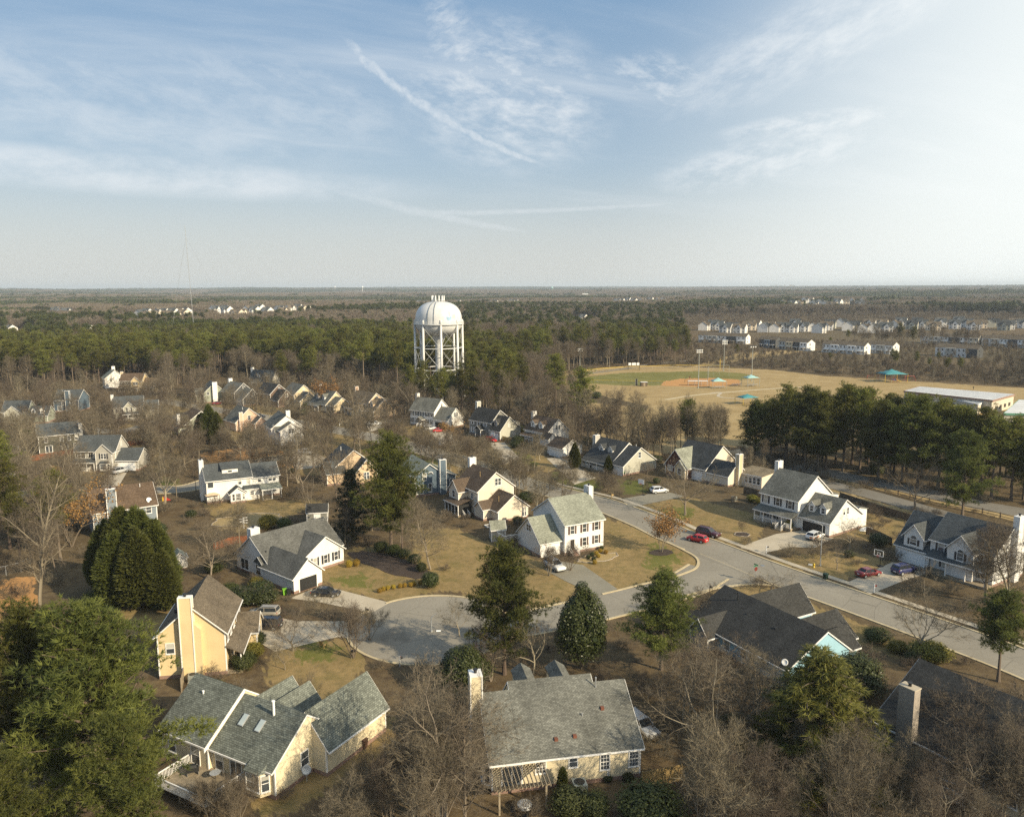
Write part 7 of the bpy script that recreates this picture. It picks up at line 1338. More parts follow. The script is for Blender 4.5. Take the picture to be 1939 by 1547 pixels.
mailbox((1451, 1047), 'white mailbox post with black box at the double dormer house drive', rot=2.2); mailbox((1655, 1122), 'white mailbox post with maroon box at the red sedan driveway', bx='door_red', rot=2.2); mailbox((1158, 946), 'tan mailbox post at the worn driveway', 'wood_new', 'wood_new', 2.2); mailbox((952, 874), 'white mailbox post by the upper road bend', bx='white_paint', rot=2.0); mailbox((693, 1166), 'dark mailbox at the ranch house drive', 'wood_weathered', 'dark', 1.0); mailbox((757, 1262), 'grey mailbox at the near kerb of the turning circle', 'galv', 'dark', 2.6); mailbox((666, 1246), 'mailbox at the foot of the crepe myrtle', 'wood_weathered', 'dark', 1.2); mailbox((1344, 1122), 'brown mailbox at the corner kerb by the ranch roof', 'wood_dark', 'dark', 0.4); mailbox((643, 808), 'small white mailbox at the upper road', rot=2.0); mailbox((1000, 893), 'white mailbox at the round street tree', rot=2.0)
def wheelie(px, m, lid, label, rot=0.0):
    p = P(*px); r = thing('wheelie_bin', label, 'bin', (p.x, p.y, 0), rot); q = MB(); q.add([(-.26, -.3, .08), (.26, -.3, .08), (.26, .28, .08), (-.26, .28, .08), (-.33, -.38, 1.0), (.33, -.38, 1.0), (.33, .36, 1.0), (-.33, .36, 1.0)], [(0, 3, 2, 1), (4, 5, 6, 7), (0, 1, 5, 4), (1, 2, 6, 5), (2, 3, 7, 6), (3, 0, 4, 7)]); q.build('body', m, r)
    q = MB(); q.prism([(-.4, 1.0), (.42, 1.0), (.42, 1.06), (0, 1.14), (-.4, 1.08)], 'x', -.36, .36); q.build('lid', lid, r)
    for x in (-.28, .28): q = MB(); q.tube((x-.04, .3, .13), (x+.04, .3, .13), .13, n=10); q.build('wheel', 'rubber', r)
    q = MB(); q.tube((-.3, .44, .98), (.3, .44, .98), .03, n=5); q.build('handle', m, r)
wheelie((1563, 1097), 'bin_green', 'bin_green', 'dark green wheeled bin standing in the street by the hydrant', 2.2); wheelie((704, 1398), 'black_plastic', 'green_plastic', 'black wheeled bin with bright green lid at the ranch garage wall', 1.2); wheelie((696, 1402), 'black_plastic', 'black_plastic', 'plain black wheeled bin between the green lidded bin and the brown one', 1.2); wheelie((689, 1416), 'bin_brown', 'bin_brown', 'brown wheeled bin at the ranch garage wall', 1.2)
wheelie((539, 1126), 'green_plastic', 'green_plastic', 'bright green wheeled bin beside the open garage', 0.5); wheelie((547, 1127), 'black_plastic', 'black_plastic', 'black wheeled bin beside the bright green one', 0.5); wheelie((1180, 901), 'black_plastic', 'green_plastic', 'dark bin with green lid at the grey cape house garage', 0.2)
def hoop(px, ytop, label, rot, frame='dark', fill=None):
    p = P(*px); H = hgt(px, ytop); r = thing('basketball_hoop', label, 'basketball hoop', (p.x, p.y, 0), rot); q = MB(); q.tube((0, 0, 0), (0, 0, H-0.9), .06, n=6); q.tube((0, 0, H-0.9), (0, -.7, H-.4), .05, n=6); q.box(-.35, -.1, 0, .35, .7, .14); q.build('pole', 'dark', r)
    q = MB()
    if fill: q.box(-.8, -.76, H-1.05, .8, -.73, H)
    for a in ((-.85, H-1.1, .85, H-1.02), (-.85, H-.03, .85, H+.05), (-.85, H-1.1, -.77, H+.05), (.77, H-1.1, .85, H+.05), (-.3, H-.9, .3, H-.85), (-.3, H-.48, .3, H-.43), (-.3, H-.9, -.25, H-.43), (.25, H-.9, .3, H-.43)): q.box(a[0], -.775, a[1], a[2], -.73, a[3], 1)
    q.build('backboard', ['white_paint', frame], r); q = MB(); n = 14
    for i in range(n): a, b = 2*math.pi*i/n, 2*math.pi*(i+1)/n; q.tube((.23*math.cos(a), -1.03+.23*math.sin(a), H-.9), (.23*math.cos(b), -1.03+.23*math.sin(b), H-.9), .018, n=4); q.tube((.23*math.cos(a), -1.03+.23*math.sin(a), H-.9), (.13*math.cos(b), -1.03+.13*math.sin(b), H-1.3), .008, n=3)
    q.build('rim', 'red_plastic', r)
hoop((897, 1240), 1204, 'black framed basketball hoop at the turning circle', 0.3); hoop((1666, 1073), 1040, 'white framed basketball hoop beside the dark red sedan', -0.9, 'white_paint'); hoop((1217, 938), 907, 'white backboard basketball hoop behind the white crossover', -0.8, 'white_paint', True); hoop((936, 843), 818, 'small basketball hoop at the sage garage wing', -0.7, 'white_paint', True)
p = P(1541, 1074); r = thing('fire_hydrant', 'yellow fire hydrant at the kerb by the tall street lamp', 'hydrant', (p.x, p.y, 0)); q = MB(); q.lathe([(.2, 0), (.2, .06), (.13, .08), (.13, .5), (.19, .52), (.19, .58), (.15, .7), (.05, .78), (.001, .8)], 12); q.build('body', 'yellow_paint', r, True)
for d in (-1, 1): q = MB(); q.tube((0, 0, .42), (d*.24, 0, .42), .07, n=8); q.build('nozzle', 'yellow_paint', r)
p = P(1430, 1102); r = thing('street_sign', 'green street name signs on a pole at the road corner', 'street sign', (p.x, p.y, 0), 0.5); q = MB(); q.tube((0, 0, 0), (0, 0, 3.1), .04, n=6); q.build('pole', 'galv', r); plain('sign_green', (0.02, 0.2, 0.08), 0.4)
q = MB(); q.box(-.45, -.015, 2.8, .45, .015, 3.0); q.build('name_plate', 'sign_green', r); q = MB(); q.box(-.015, -.45, 3.02, .015, .45, 3.22); q.build('name_plate', 'sign_green', r)
def stop_sign():
    q = MB(); q.prism([(.38*math.cos(math.pi/8+i*math.pi/4), 2.35+.38*math.sin(math.pi/8+i*math.pi/4)) for i in range(8)], 'y', -.06, -.04); q.build('octagon', 'door_red', r)
stop_sign()
def acunit(px, label, rot, s=1.0):
    p = P(*px); r = thing('air_conditioner', label, 'air conditioner', (p.x, p.y, 0), rot); r.scale = (s, s, s); q = MB(); q.box(-.5, -.5, .1, .5, .5, 1.0, 0); q.box(-.6, -.6, 0, .6, .6, .1, 1); q.build('casing', ['galv_pole', 'concrete'], r); q = MB(); q.lathe([(.001, 1.03), (.4, 1.03), (.4, 1.0)], 18); q.build('fan_grille', 'dark', r); q = MB()
    for i in range(9): q.box(-.515, -.45, .18+i*.09, .515, .45, .2+i*.09); q.box(-.45, -.515, .18+i*.09, .45, .515, .2+i*.09)
    q.build('louvre', 'metal', r)
acunit((1097, 1503), 'grey air conditioner below the cream back wall', 0.18, 1.35); acunit((1390, 948), 'grey air conditioner beside the tan chimney', -0.9); acunit((365, 1290), 'white air conditioner at the yellow house back corner', 0.3)
# pergola against the back wall of the cream cape house
th = math.radians(10.6); o_ = Vector((4.3, 79.8)); cs, sn = math.cos(th), math.sin(th)
def H1(x, y): return (o_.x+cs*x-sn*y, o_.y+sn*x+cs*y)
a = H1(-5.3, -6.4); r = thing('pergola', 'weathered brown pergola with open slats against the cream back wall', 'pergola', (a[0], a[1], 0), th)
for x in (-2.2, 2.4): q = MB(); q.box(x-.09, -3.1, 0, x+.09, -2.9, 2.6); q.build('post', 'wood_weathered', r)
q = MB(); q.box(-2.6, -3.15, 2.6, 2.8, -3.08, 2.85); q.box(-2.6, -2.92, 2.6, 2.8, -2.85, 2.85); q.build('beam', 'wood_weathered', r)
for i in range(14): q = MB(); x = -2.5+i*.4; q.box(x-.035, -3.7, 2.85, x+.035, -.05, 3.05); q.build('slat', 'wood_weathered', r)
a = H1(-5.0, -9.2); r = thing('patio_table', 'round patio table with white cloth below the pergola', 'table', (a[0], a[1], 0)); q = MB(); q.lathe([(.001, .76), (.7, .76), (.72, .72), (.75, .45), (.68, .42)], 20); q.build('tablecloth', 'white_paint', r, True); q = MB(); q.tube((0, 0, 0), (0, 0, .74), .06, n=8); q.tube((0, 0, 0), (0, 0, .04), .3, n=12); q.build('pedestal', 'dark', r)
for k, (x, y) in enumerate([(-6.2, -9.6), (-4.0, -9.9), (-5.2, -10.6)]):
    a = H1(x, y); r = thing('patio_chair', ['dark patio chair at the side of the patio table away from the wall shrubs', 'dark patio chair at the patio table nearest the air conditioner', 'dark patio chair in front of the patio table'][k], 'chair', (a[0], a[1], 0), k*2.1)
    q = MB(); q.box(-.25, -.25, .42, .25, .25, .47); q.build('seat', 'dark', r); q = MB(); q.box(-.25, .22, .47, .25, .26, .95); q.build('backrest', 'dark', r)
    for sx_ in (-1, 1):
        for sy in (-1, 1): q = MB(); q.tube((sx_*.22, sy*.22, 0), (sx_*.22, sy*.22, .42), .02, n=4); q.build('leg', 'dark', r)
# deck behind the ranch house
th = math.radians(-28.9); cs, sn = math.cos(th), math.sin(th)
a = (-28.2, 79.5); r = thing('back_deck', 'weathered wooden deck with white rails behind the cream ranch house', 'deck', (a[0], a[1], 0), th)
x0, x1, y0, y1 = -3.6, 3.8, -9.6, -4.85
q = MB(); n = 32
for i in range(n): q.box(x0, y0+(y1-y0)*i/n+.01, .75, x1, y0+(y1-y0)*(i+1)/n-.01, .82)
q.build('boards', 'wood_weathered', r)
for x in (x0+.1, 0, x1-.1):
    for y in (y0+.1, (y0+y1)/2): q = MB(); q.box(x-.07, y-.07, 0, x+.07, y+.07, .75); q.build('post', 'wood_weathered', r)
for A, B in (((x0, y0), (x1, y0)), ((x0, y0), (x0, y1)), ((x1, y0), (x1, y1))):
    q = MB(); L = math.hypot(B[0]-A[0], B[1]-A[1]); k = int(L/.16)
    for i in range(k+1): x, y = A[0]+(B[0]-A[0])*i/k, A[1]+(B[1]-A[1])*i/k; q.box(x-.025, y-.025, .8, x+.025, y+.025, 1.75)
    q.box(min(A[0], B[0])-.06, min(A[1], B[1])-.06, 1.75, max(A[0], B[0])+.06, max(A[1], B[1])+.06, 1.82); q.build('railing', 'trim', r)
def dk(x, y): return (a[0]+cs*x-sn*y, a[1]+sn*x+cs*y, .82)
r = thing('barbecue', 'dark barbecue with a folded cover on the weathered deck', 'barbecue', dk(-1.6, -6.6), 0.4); q = MB(); q.box(-.6, -.3, .4, .6, .3, .85); q.prism([(-.3, .85), (.3, .85), (.2, 1.1), (-.2, 1.1)], 'x', -.4, .4); q.build('hood', 'dark', r); q = MB(); q.box(-.55, -.25, 0, -.5, .25, .4); q.box(.5, -.25, 0, .55, .25, .4); q.build('stand', 'metal', r)
r = thing('round_table', 'small round metal table on the weathered deck', 'table', dk(1.0, -6.0)); q = MB(); q.lathe([(.001, .72), (.55, .72), (.55, .69)], 16); q.build('top', 'galv', r); q = MB(); q.tube((0, 0, 0), (0, 0, .7), .04, n=6); q.build('pedestal', 'dark', r)
p = (a[0]+cs*8.6-sn*-1.0, a[1]+sn*8.6+cs*-1.0); r = thing('satellite_dish', 'grey satellite dish on a post against the sunlit cream gable', 'satellite dish', (p[0], p[1], 0), th+0.7); q = MB(); q.tube((0, 0, 0), (0, 0, 1.2), .04, n=6); q.build('post', 'galv', r); q = MB(); q.lathe([(.001, -.12), (.35, -.07), (.5, 0), (.51, .01), (.35, -.05), (.001, -.1)], 18); d_ = q.build('dish', 'galv', r, True); d_.location = (0, -.15, 1.4); d_.rotation_euler = (math.radians(62), 0, 0)
# stairs with white rails at the brick chimney house
p = P(1812, 1535); r = thing('garden_stairs', 'white railed outdoor stairs among bare twigs at the bottom edge', 'stairs', (p.x, p.y, 0), 0.9)
q = MB()
for k in range(7): q.box(-.6, -k*.32, 1.4-k*.2-.06, .6, -k*.32+.3, 1.4-k*.2)
q.build('treads', 'wood_weathered', r); q = MB(); q.box(-.9, .3, 1.34, .9, 2.2, 1.42); q.build('landing', 'wood_weathered', r)
for sx_ in (-.62, .62):
    q = MB(); q.tube((sx_, .3, 2.35), (sx_, -2.1, .95), .05, n=5); q.tube((sx_, .3, 2.35), (sx_, 2.2, 2.35), .05, n=5)
    for k in range(16): y = .3-k*.16; q.box(sx_-.025, y-.025, max(0, 1.3+(y-.3)*.6), sx_+.025, y+.025, 2.35+(y-.3)*.58)
    q.build('rail', 'trim', r)
p = P(612, 1225); r = thing('lawn_chair', 'wooden slatted lawn chair on the grass by the yellow house', 'chair', (p.x, p.y, 0), 2.7); q = MB(); q.box(-.35, -.3, .32, .35, .3, .37); q.build('seat', 'wood_new', r)
q = MB()
for i in range(5): q.prism([(.28, .33), (.32, .33), (.55, 1.1), (.51, 1.1)], 'x', -.34+i*.14, -.24+i*.14)
q.build('backrest', 'wood_new', r)
for sx_ in (-1, 1): q = MB(); q.box(sx_*.38-.05, -.35, .55, sx_*.38+.05, .4, .59); q.box(sx_*.36-.03, -.32, 0, sx_*.36+.03, -.25, .55); q.box(sx_*.36-.03, .25, 0, sx_*.36+.03, .32, .4); q.build('armrest', 'wood_new', r)
p = P(462, 1000); r = thing('garden_signpost', 'white garden post with many pointed direction boards', 'signpost', (p.x, p.y, 0), 0.2); q = MB(); q.box(-.06, -.06, 0, .06, .06, 2.4); q.build('post', 'white_paint', r)
for k in range(5): q = MB(); z = 1.1+k*.28; s_ = -1 if k % 2 else 1; q.prism([(-.2*s_, z), (.75*s_, z), (.9*s_, z+.08), (.75*s_, z+.16), (-.2*s_, z+.16)], 'y', -.1, -.062); q.build('direction_board', 'white_paint', r)
p = P(402, 952); r = thing('garden_tent', 'small tan fabric gazebo by the white two storey house', 'gazebo', (p.x, p.y, 0), 0.5); q = MB(); q.add([(-1.6, -1.6, 2.1), (1.6, -1.6, 2.1), (1.6, 1.6, 2.1), (-1.6, 1.6, 2.1), (0, 0, 2.9)], [(0, 1, 4), (1, 2, 4), (2, 3, 4), (3, 0, 4)]); q.build('fabric', 'cloth_tan', r)
for x in (-1.5, 1.5):
    for y in (-1.5, 1.5): q = MB(); q.tube((x, y, 0), (x, y, 2.15), .05, n=5); q.build('post', 'dark', r)
p = P(945, 1000); 
def bed(px, rx, ry, rot, m, label, cat='garden bed', border=True):
    p = P(*px); n = 28; r = thing('garden_bed', label, cat, (p.x, p.y, 0), rot); q = MB(); rn = random.Random(px[0]); k = [rn.uniform(.88, 1.1) for i in range(n)]
    pts = [(rx*k[i]*math.cos(2*math.pi*i/n), ry*k[i]*math.sin(2*math.pi*i/n)) for i in range(n)]; q.prism(pts, 'z', -.05, .045); q.build('mulch', m, r)
    if border:
        q = MB()
        for i in range(n): a, b = pts[i], pts[(i+1) % n]; q.tube((a[0], a[1], .05), (b[0], b[1], .05), .09, n=5)
        q.build('edging', 'stone', r)
bed((1132, 1056), 4.4, 2.0, 0.5, 'straw', 'straw mulched front bed with small clipped bushes at the colonial steps'); bed((1405, 1012), 1.5, 1.5, 0, 'mulch', 'round dark mulch ring around the tiny sapling'); bed((470, 985), 7.5, 5.0, 0.2, 'straw', 'large straw covered garden bed behind the white two storey house'); bed((1252, 1046), 2.4, 1.8, 0.4, 'mulch', 'mulch ring under the tan leaved tree', border=False); bed((740, 1068), 11, 3.4, -0.7, 'mulch', 'long mulch bed under the lawn hedge', border=False)
for k, (px, py) in enumerate([(930, 996), (948, 1000)]): 
    p = P(px, py); r = thing('raised_planter', ['white framed raised planter nearest the screened porch', 'white framed raised planter nearest the beige garage'][k], 'planter', (p.x, p.y, 0), 0.5); q = MB(); q.box(-1.3, -.7, 0, 1.3, -.62, .3); q.box(-1.3, .62, 0, 1.3, .7, .3); q.box(-1.3, -.62, 0, -1.22, .62, .3); q.box(1.22, -.62, 0, 1.3, .62, .3); q.build('frame', 'white_paint', r); q = MB(); q.box(-1.22, -.62, 0, 1.22, .62, .2); q.build('soil', 'mulch', r)
def utility(px, ytop, label):
    p = P(*px); H = hgt(px, ytop); r = thing('utility_pole', label, 'utility pole', (p.x, p.y, 0), 0.3); q = MB(); q.tube((0, 0, 0), (0, 0, H), .16, .11, n=8); q.build('pole', 'wood_weathered', r); q = MB(); q.box(-1, -.05, H-.6, 1, .05, H-.5); q.build('crossarm', 'wood_weathered', r)
utility((71, 858), 800, 'grey utility pole at the corner of the olive house')
p = P(1790, 1003); r = thing('covered_boat', 'small pale upturned dinghy on the grass beside the double dormer garage', 'boat', (P(1640, 1003).x, P(1640, 1003).y, 0), 0.4); q = MB()
q.lathe([(1.4, 0), (1.2, .3), (.7, .55), (.001, .65)], 16); b = q.build('hull', 'white_paint', r, True); b.scale = (1.3, .6, 1)
p = P(310, 948); r = thing('toy_slide', 'red and yellow plastic toy slide under the bare tree', 'toy slide', (p.x, p.y, 0), 0.4); q = MB(); q.prism([(0, 0), (1.6, 0), (0.2, 1.0), (0, 1.0)], 'y', -.3, .3); q.build('slide', 'red_plastic', r); q = MB(); q.box(-.3, -.32, 0, 0, .32, .9); q.build('ladder', 'yellow_paint', r)
p = P(1843, 737); 
def person(px, top, shirt, label):
    p = P(*px); me = bpy.data.meshes.new('body'); V = [(0, 0, .95), (0, 0, 1.2), (0, 0, 1.42), (0, 0, 1.52), (0, 0, 1.66), (.1, 0, .9), (.12, .1, .5), (.12, .12, .06), (.12, -.03, .03), (-.1, 0, .9), (-.12, -.12, .5), (-.12, -.16, .06), (-.12, -.3, .03), (.2, 0, 1.4), (.26, .05, 1.12), (.25, -.08, .9), (-.2, 0, 1.4), (-.26, -.04, 1.12), (-.25, -.16, .9)]
    E = [(0, 1), (1, 2), (2, 3), (3, 4), (0, 5), (5, 6), (6, 7), (7, 8), (0, 9), (9, 10), (10, 11), (11, 12), (2, 13), (13, 14), (14, 15), (2, 16), (16, 17), (17, 18)]
    me.from_pydata(V, E, []); o = bpy.data.objects.new('person', me); COL.objects.link(o); o.location = (p.x, p.y, 0.03); me.materials.append(MAT[shirt]); s_ = o.modifiers.new('skin', 'SKIN'); R_ = [.15, .15, .17, .07, .1, .09, .065, .05, .04, .09, .065, .05, .04, .06, .045, .035, .06, .045, .035]
    for v, rr in zip(me.skin_vertices[0].data, R_): v.radius = (rr, rr)
    me.skin_vertices[0].data[0].use_root = True; o.modifiers.new('smooth', 'SUBSURF').levels = 1; tag(o, label, 'person')
person((1843, 738), 0, 'dark', 'person in dark clothes walking on the tan field by the school'); person((1306, 718), 0, 'door_red', 'person in red standing on the dirt infield')
# ---------------------------------------------------------------- far houses
def mini_house(L, W, ze, zr, wall, roof, name='house'):
    m = MB(); m.prism([(-W/2, 0), (W/2, 0), (W/2, ze), (0, zr), (-W/2, ze)], 'x', -L/2, L/2, 0)
    k = (zr-ze)/(W/2); m.prism([(-W/2-.4, ze-.4*k+.03), (0, zr+.03), (W/2+.4, ze-.4*k+.03), (W/2+.4, ze-.4*k+.25), (0, zr+.25), (-W/2-.4, ze-.4*k+.25)], 'x', -L/2-.3, L/2+.3, 1)
    m.prism([(-2, 0), (2.4, 0), (2.4, ze*.95), (.2, zr*.93), (-2, ze*.95)], 'y', -W/2-1.6, 0, 0); m.prism([(-2.4, ze*.95-.35), (.2, zr*.93+.03), (2.8, ze*.95-.35), (2.8, ze*.95-.1), (.2, zr*.93+.25), (-2.4, ze*.95-.1)], 'y', -W/2-1.9, 0, 1)
    for x in (-L*.36, L*.36):
        for z in (1.5, 4.3):
            if z+1 < ze: m.box(x-.5, -W/2-.03, z-.7, x+.5, -W/2, z+.7, 2)
    for z in (1.5, 4.3):
        if z+1 < ze: m.box(-.6, -W/2-1.63, z-.7, .9, -W/2-1.6, z+.7, 2); m.box(L/2, -.6, z-.7, L/2+.03, .6, z+.7, 2)
    o = m.build(name, ['sd_'+wall, 'rf_'+roof, 'glass']); me = o.data; bpy.data.objects.remove(o); return me
MINI = [mini_house(12, 9, 5.6, 8.8, 'white', 'tanbrown'), mini_house(11, 10, 5.6, 9.2, 'white', 'slate'), mini_house(13, 9, 5.4, 8.4, 'beige', 'tanbrown'), mini_house(11, 9, 5.6, 9, 'palegrey', 'dark'), mini_house(12, 9, 5.6, 8.8, 'cream', 'brown')]
CLEAR = [(x, y, r) for x, y, r in FOOT]
def mini(px, py, k, rot, label, grp, s=1.0, nm='house', name_k=None):
    p = P(px, py); d = math.hypot(p.x, p.y); z = float(terrain(np.array(p.x), np.array(p.y)))
    o = link(nm, MINI[k]); o.location = (p.x, p.y, z); o.rotation_euler = (0, 0, rot); o.scale = (s, s, s); tag(o, label, 'house', grp); CLEAR.append((p.x, p.y, 9+d*0.012)); CLEAR.append((p.x*(1-32/d), p.y*(1-32/d), 10+d*0.018)); CLEAR.append((p.x*(1-70/d), p.y*(1-70/d), 8+d*0.022)); 
    if d > 900: CLEAR.append((p.x*(1-120/d), p.y*(1-120/d), 30)); CLEAR.append((p.x*(1-175/d), p.y*(1-175/d), 30))
rh = random.Random(21)
def cluster(n, x0, x1, y0, y1, label, grp, ks=(0, 1, 1, 2), s=1.5, rot=-0.6):
    for i in range(n): mini(x0+(x1-x0)*(i+rh.uniform(.1, .9))/n, rh.uniform(y0, y1), rh.choice(ks), rot+rh.choice((0, 1.57))+rh.uniform(-.2, .2), label, grp, s)
cluster(15, 268, 355, 601, 610, 'tiny sunlit white house in the left far cluster'.replace('left ', 'nearer '), 'white houses of the nearer far cluster'); cluster(16, 405, 590, 595, 606, 'tiny sunlit white house in the long far row west of the water tower', 'white houses of the long far row'); cluster(5, 108, 130, 598, 604, 'tiny white house in the small far group near the frame edge', 'small far group of white houses')
for px, py, lab in ((170, 632, 'white gabled house alone among the far bare woods'), (22, 632, 'small white house in the far woods at the frame edge'), (40, 606, 'tiny tan house in the far bare woods'), (1104, 610, 'grey house glimpsed in the bare wood beyond the ball field')): mini(px, py, 1, -0.7, lab, None)
cluster(9, 790, 900, 576, 581, 'speck of a pale house behind the water tower', 'specks of houses behind the tower'); cluster(8, 905, 985, 576, 580, 'speck of a pale house just past the water tower', 'specks of houses past the tower'); cluster(9, 1160, 1260, 576, 580, 'speck of a pale house in the far middle wood', 'specks of houses in the far middle wood'); cluster(14, 1480, 1640, 580, 590, 'small pale house in the hazy far subdivision above the townhouses', 'pale houses of the hazy far subdivision'); cluster(5, 1720, 1760, 573, 576, 'faint white house in the haze near the horizon', 'faint white houses in the haze')
# townhouse rows and the houses behind them
def townrow(pa, pb, label, n, ze=6.4, zr=8.9, depth=10, walls=('white', 'greige', 'offwhite', 'charcoal'), decks=True):
    a, b = P(*pa), P(*pb); d = b-a; L = d.length; th = math.atan2(d.y, d.x); c = (a+b)/2; r = thing('townhouse_row', label, 'townhouses', (c.x, c.y, 0), th)
    m = MB(); m.prism([(0, ze-.15), (depth/2, zr), (depth, ze-.15), (depth, ze+.05), (depth/2, zr+.2), (0, ze+.05)], 'x', -L/2-.4, L/2+.4); m.build('roof', 'rf_tanbrown', r); u = L/n; gl = MB()
    for i in range(n):
        x0 = -L/2+i*u; off = 0.5 if i % 2 else 0.0; m = MB(); m.prism([(0-off, 0), (depth, 0), (depth, ze-.25), (depth/2, zr-.1), (0-off, ze-.25)], 'x', x0+.02, x0+u-.02, 0); m.build('unit_wall', 'sd_'+walls[i % len(walls)], r)
        for z in (1.6, 4.9):
            for xx in (x0+u*.28, x0+u*.7): gl.box(xx-.5, -off-.04, z-.75, xx+.5, -off-.01, z+.75)
        if decks: m = MB(); m.box(x0+u*.15, -2.6, 2.5, x0+u*.85, -off, 2.65); m.box(x0+u*.15, -2.6, 0, x0+u*.15+.15, -2.45, 2.5); m.box(x0+u*.85-.15, -2.6, 0, x0+u*.85, -2.45, 2.5); m.build('deck', 'trim', r)
    gl.build('window', 'glass', r); m = MB(); m.box(L/2, depth*.3, 1.2, L/2+.03, depth*.42, 2.6); m.box(L/2, depth*.3, 4.2, L/2+.03, depth*.42, 5.6); m.build('window', 'glass', r)
    for f in (0, .25, .5, .75, 1): q = a+d*f; CLEAR.append((q.x, q.y, 12)); CLEAR.append((q.x*.955, q.y*.955, 13)); CLEAR.append((q.x*.915, q.y*.915, 11))
townrow((1322, 648), (1412, 652), 'white and grey townhouse row at the near end of the townhouse estate', 5); townrow((1436, 657), (1468, 659), 'dark fronted townhouse row with white deck posts', 3, walls=('charcoal', 'slate')); townrow((1474, 661), (1528, 665), 'tan and dark townhouse row with white end gable', 4, walls=('greige', 'tan', 'charcoal', 'offwhite')); townrow((1556, 667), (1636, 672), 'bright white townhouse row with dark square windows', 5, walls=('white', 'offwhite')); townrow((1643, 668), (1690, 671), 'pale townhouse row half hidden by hazy pines', 3)
townrow((1742, 650), (1852, 655), 'large hazy townhouse row on the rise beyond the playground', 6); townrow((1858, 655), (1960, 660), 'last hazy townhouse row at the frame edge', 6); townrow((1770, 674), (1850, 679), 'low townhouse row behind pale trees near the frame edge', 4, decks=False)
for i in range(46):
    px = 1335+i*13.4+rh.uniform(-5, 5); py = 631-rh.uniform(0, 11)+(0 if px < 1700 else -4); mini(px, py, rh.choice((0, 1, 1, 2, 3, 0)), rh.choice((-0.5, 1.07, -0.5))+rh.uniform(-.15, .15), 'white gabled house with tan roof packed behind the townhouse rows', 'houses packed behind the townhouse rows', 1.12)
# far landmarks
p = P(363, 547.5); dd = p.xy.normalized()*820; zt = 50+820*((545.8-440)/FPX); r = thing('radio_mast', 'hair thin radio mast rising over the horizon', 'radio mast', (dd.x, dd.y, 0)); q = MB(); q.tube((0, 0, 0), (-2.7, 0, zt), .26, .18, n=5); q.build('mast', 'metal', r)
for a in range(3): q = MB(); q.tube((-2.5, 0, zt*.9), (45*math.cos(a*2.1+.4), 45*math.sin(a*2.1+.4), 0), .05, n=3); q.build('guy_wire', 'metal', r)
def far_tank(px, py, dist, s, label, m='white_paint'):
    v = _f*FPX+_r*(px-CX)-_u*(py-CY); v = v/np.linalg.norm(v[:2]); x, y = v[0]*dist, v[1]*dist; z = CAMH+v[2]*dist; r = thing('distant_water_tower', label, 'water tower', (x, y, 0)); q = MB(); q.lathe([(.01, z+s*.7), (s*.6, z+s*.5), (s, z), (s*.7, z-s*.5), (s*.25, z-s*.8), (s*.2, 0)], 14); q.build('tank', m, r, True)
far_tank(1045, 545.0, 5200, 9, 'tiny bluish water tower on the horizon', 'pale_teal_cloth'); far_tank(686, 543.6, 6500, 9, 'tiny white water tower on the horizon'); far_tank(634, 543.4, 7500, 8, 'tiniest white water tower on the horizon')
def slab(px, py, dist, w_, h_, label, cat='building', nm='distant_building', m='concrete_block'):
    v = _f*FPX+_r*(px-CX)-_u*(py-CY); v = v/np.linalg.norm(v[:2]); x, y = v[0]*dist, v[1]*dist; z = CAMH+v[2]*dist; r = thing(nm, label, cat, (x, y, 0), -math.atan2(x, y)); q = MB(); q.box(-w_/2, -12, 0, w_/2, 12, z); q.build('wall', m, r); q = MB(); q.box(-w_*.3, -5, z, w_*.3, 5, z+h_*.12); q.build('roof_plant', 'metal', r); return r
for k, (px, py, w_) in enumerate([(1469.5, 540.2, 34), (1486, 540.0, 26), (1497, 539.6, 40), (1502, 540.8, 50), (1478, 541.6, 60)]): slab(px, py, 13500, w_, 60, 'faint distant office tower on the horizon skyline', 'office tower', 'office_tower')['group'] = 'faint skyline towers'; 
slab(1108, 556, 4000, 30, 8, 'small cream building in the far woods past the water tower', m='white_paint'); slab(1342, 554.6, 4600, 46, 8, 'long pale building in the far woods past the ball field', m='sd_cream'); slab(1092, 571, 1760, 20, 7, 'long low pale roof in the far woods', m='white_paint')
p = P(1279, 575); r = thing('far_light_pole', 'tall lattice pole in the far woods below the horizon', 'pole', (p.x, p.y, 0)); q = MB(); q.tube((0, 0, 0), (0, 0, hgt((1279, 575), 545)), .5, .3, n=5); q.build('pole', 'galv_pole', r); q = MB(); q.box(-2, -.3, hgt((1279, 575), 545)-1, 2, .3, hgt((1279, 575), 545)); q.build('lamp_bar', 'galv_pole', r)
p = P(1031, 684); r = thing('picnic_shelter', 'red roofed shelter glimpsed among bare trees by the park', 'shelter', (p.x, p.y, 0), .3); q = MB(); q.add([(-3, -3, 2.6), (3, -3, 2.6), (3, 3, 2.6), (-3, 3, 2.6), (0, 0, 4.2)], [(0, 1, 4), (1, 2, 4), (2, 3, 4), (3, 0, 4), (0, 3, 2, 1)]); q.build('roof', 'door_red', r)
for x in (-2.7, 2.7):
    for y in (-2.7, 2.7): q = MB(); q.box(x-.1, y-.1, 0, x+.1, y+.1, 2.6); q.build('post', 'trim', r)
p = P(942, 690); r = thing('park_pavilion', 'tan roofed pavilion peeking out of the trees beside the water tower', 'pavilion', (p.x, p.y, 0), .2); q = MB(); q.add([(-6, -5, 3.4), (6, -5, 3.4), (6, 5, 3.4), (-6, 5, 3.4), (0, 0, 6.4)], [(0, 1, 4), (1, 2, 4), (2, 3, 4), (3, 0, 4), (0, 3, 2, 1)]); q.build('roof', 'wood_new', r)
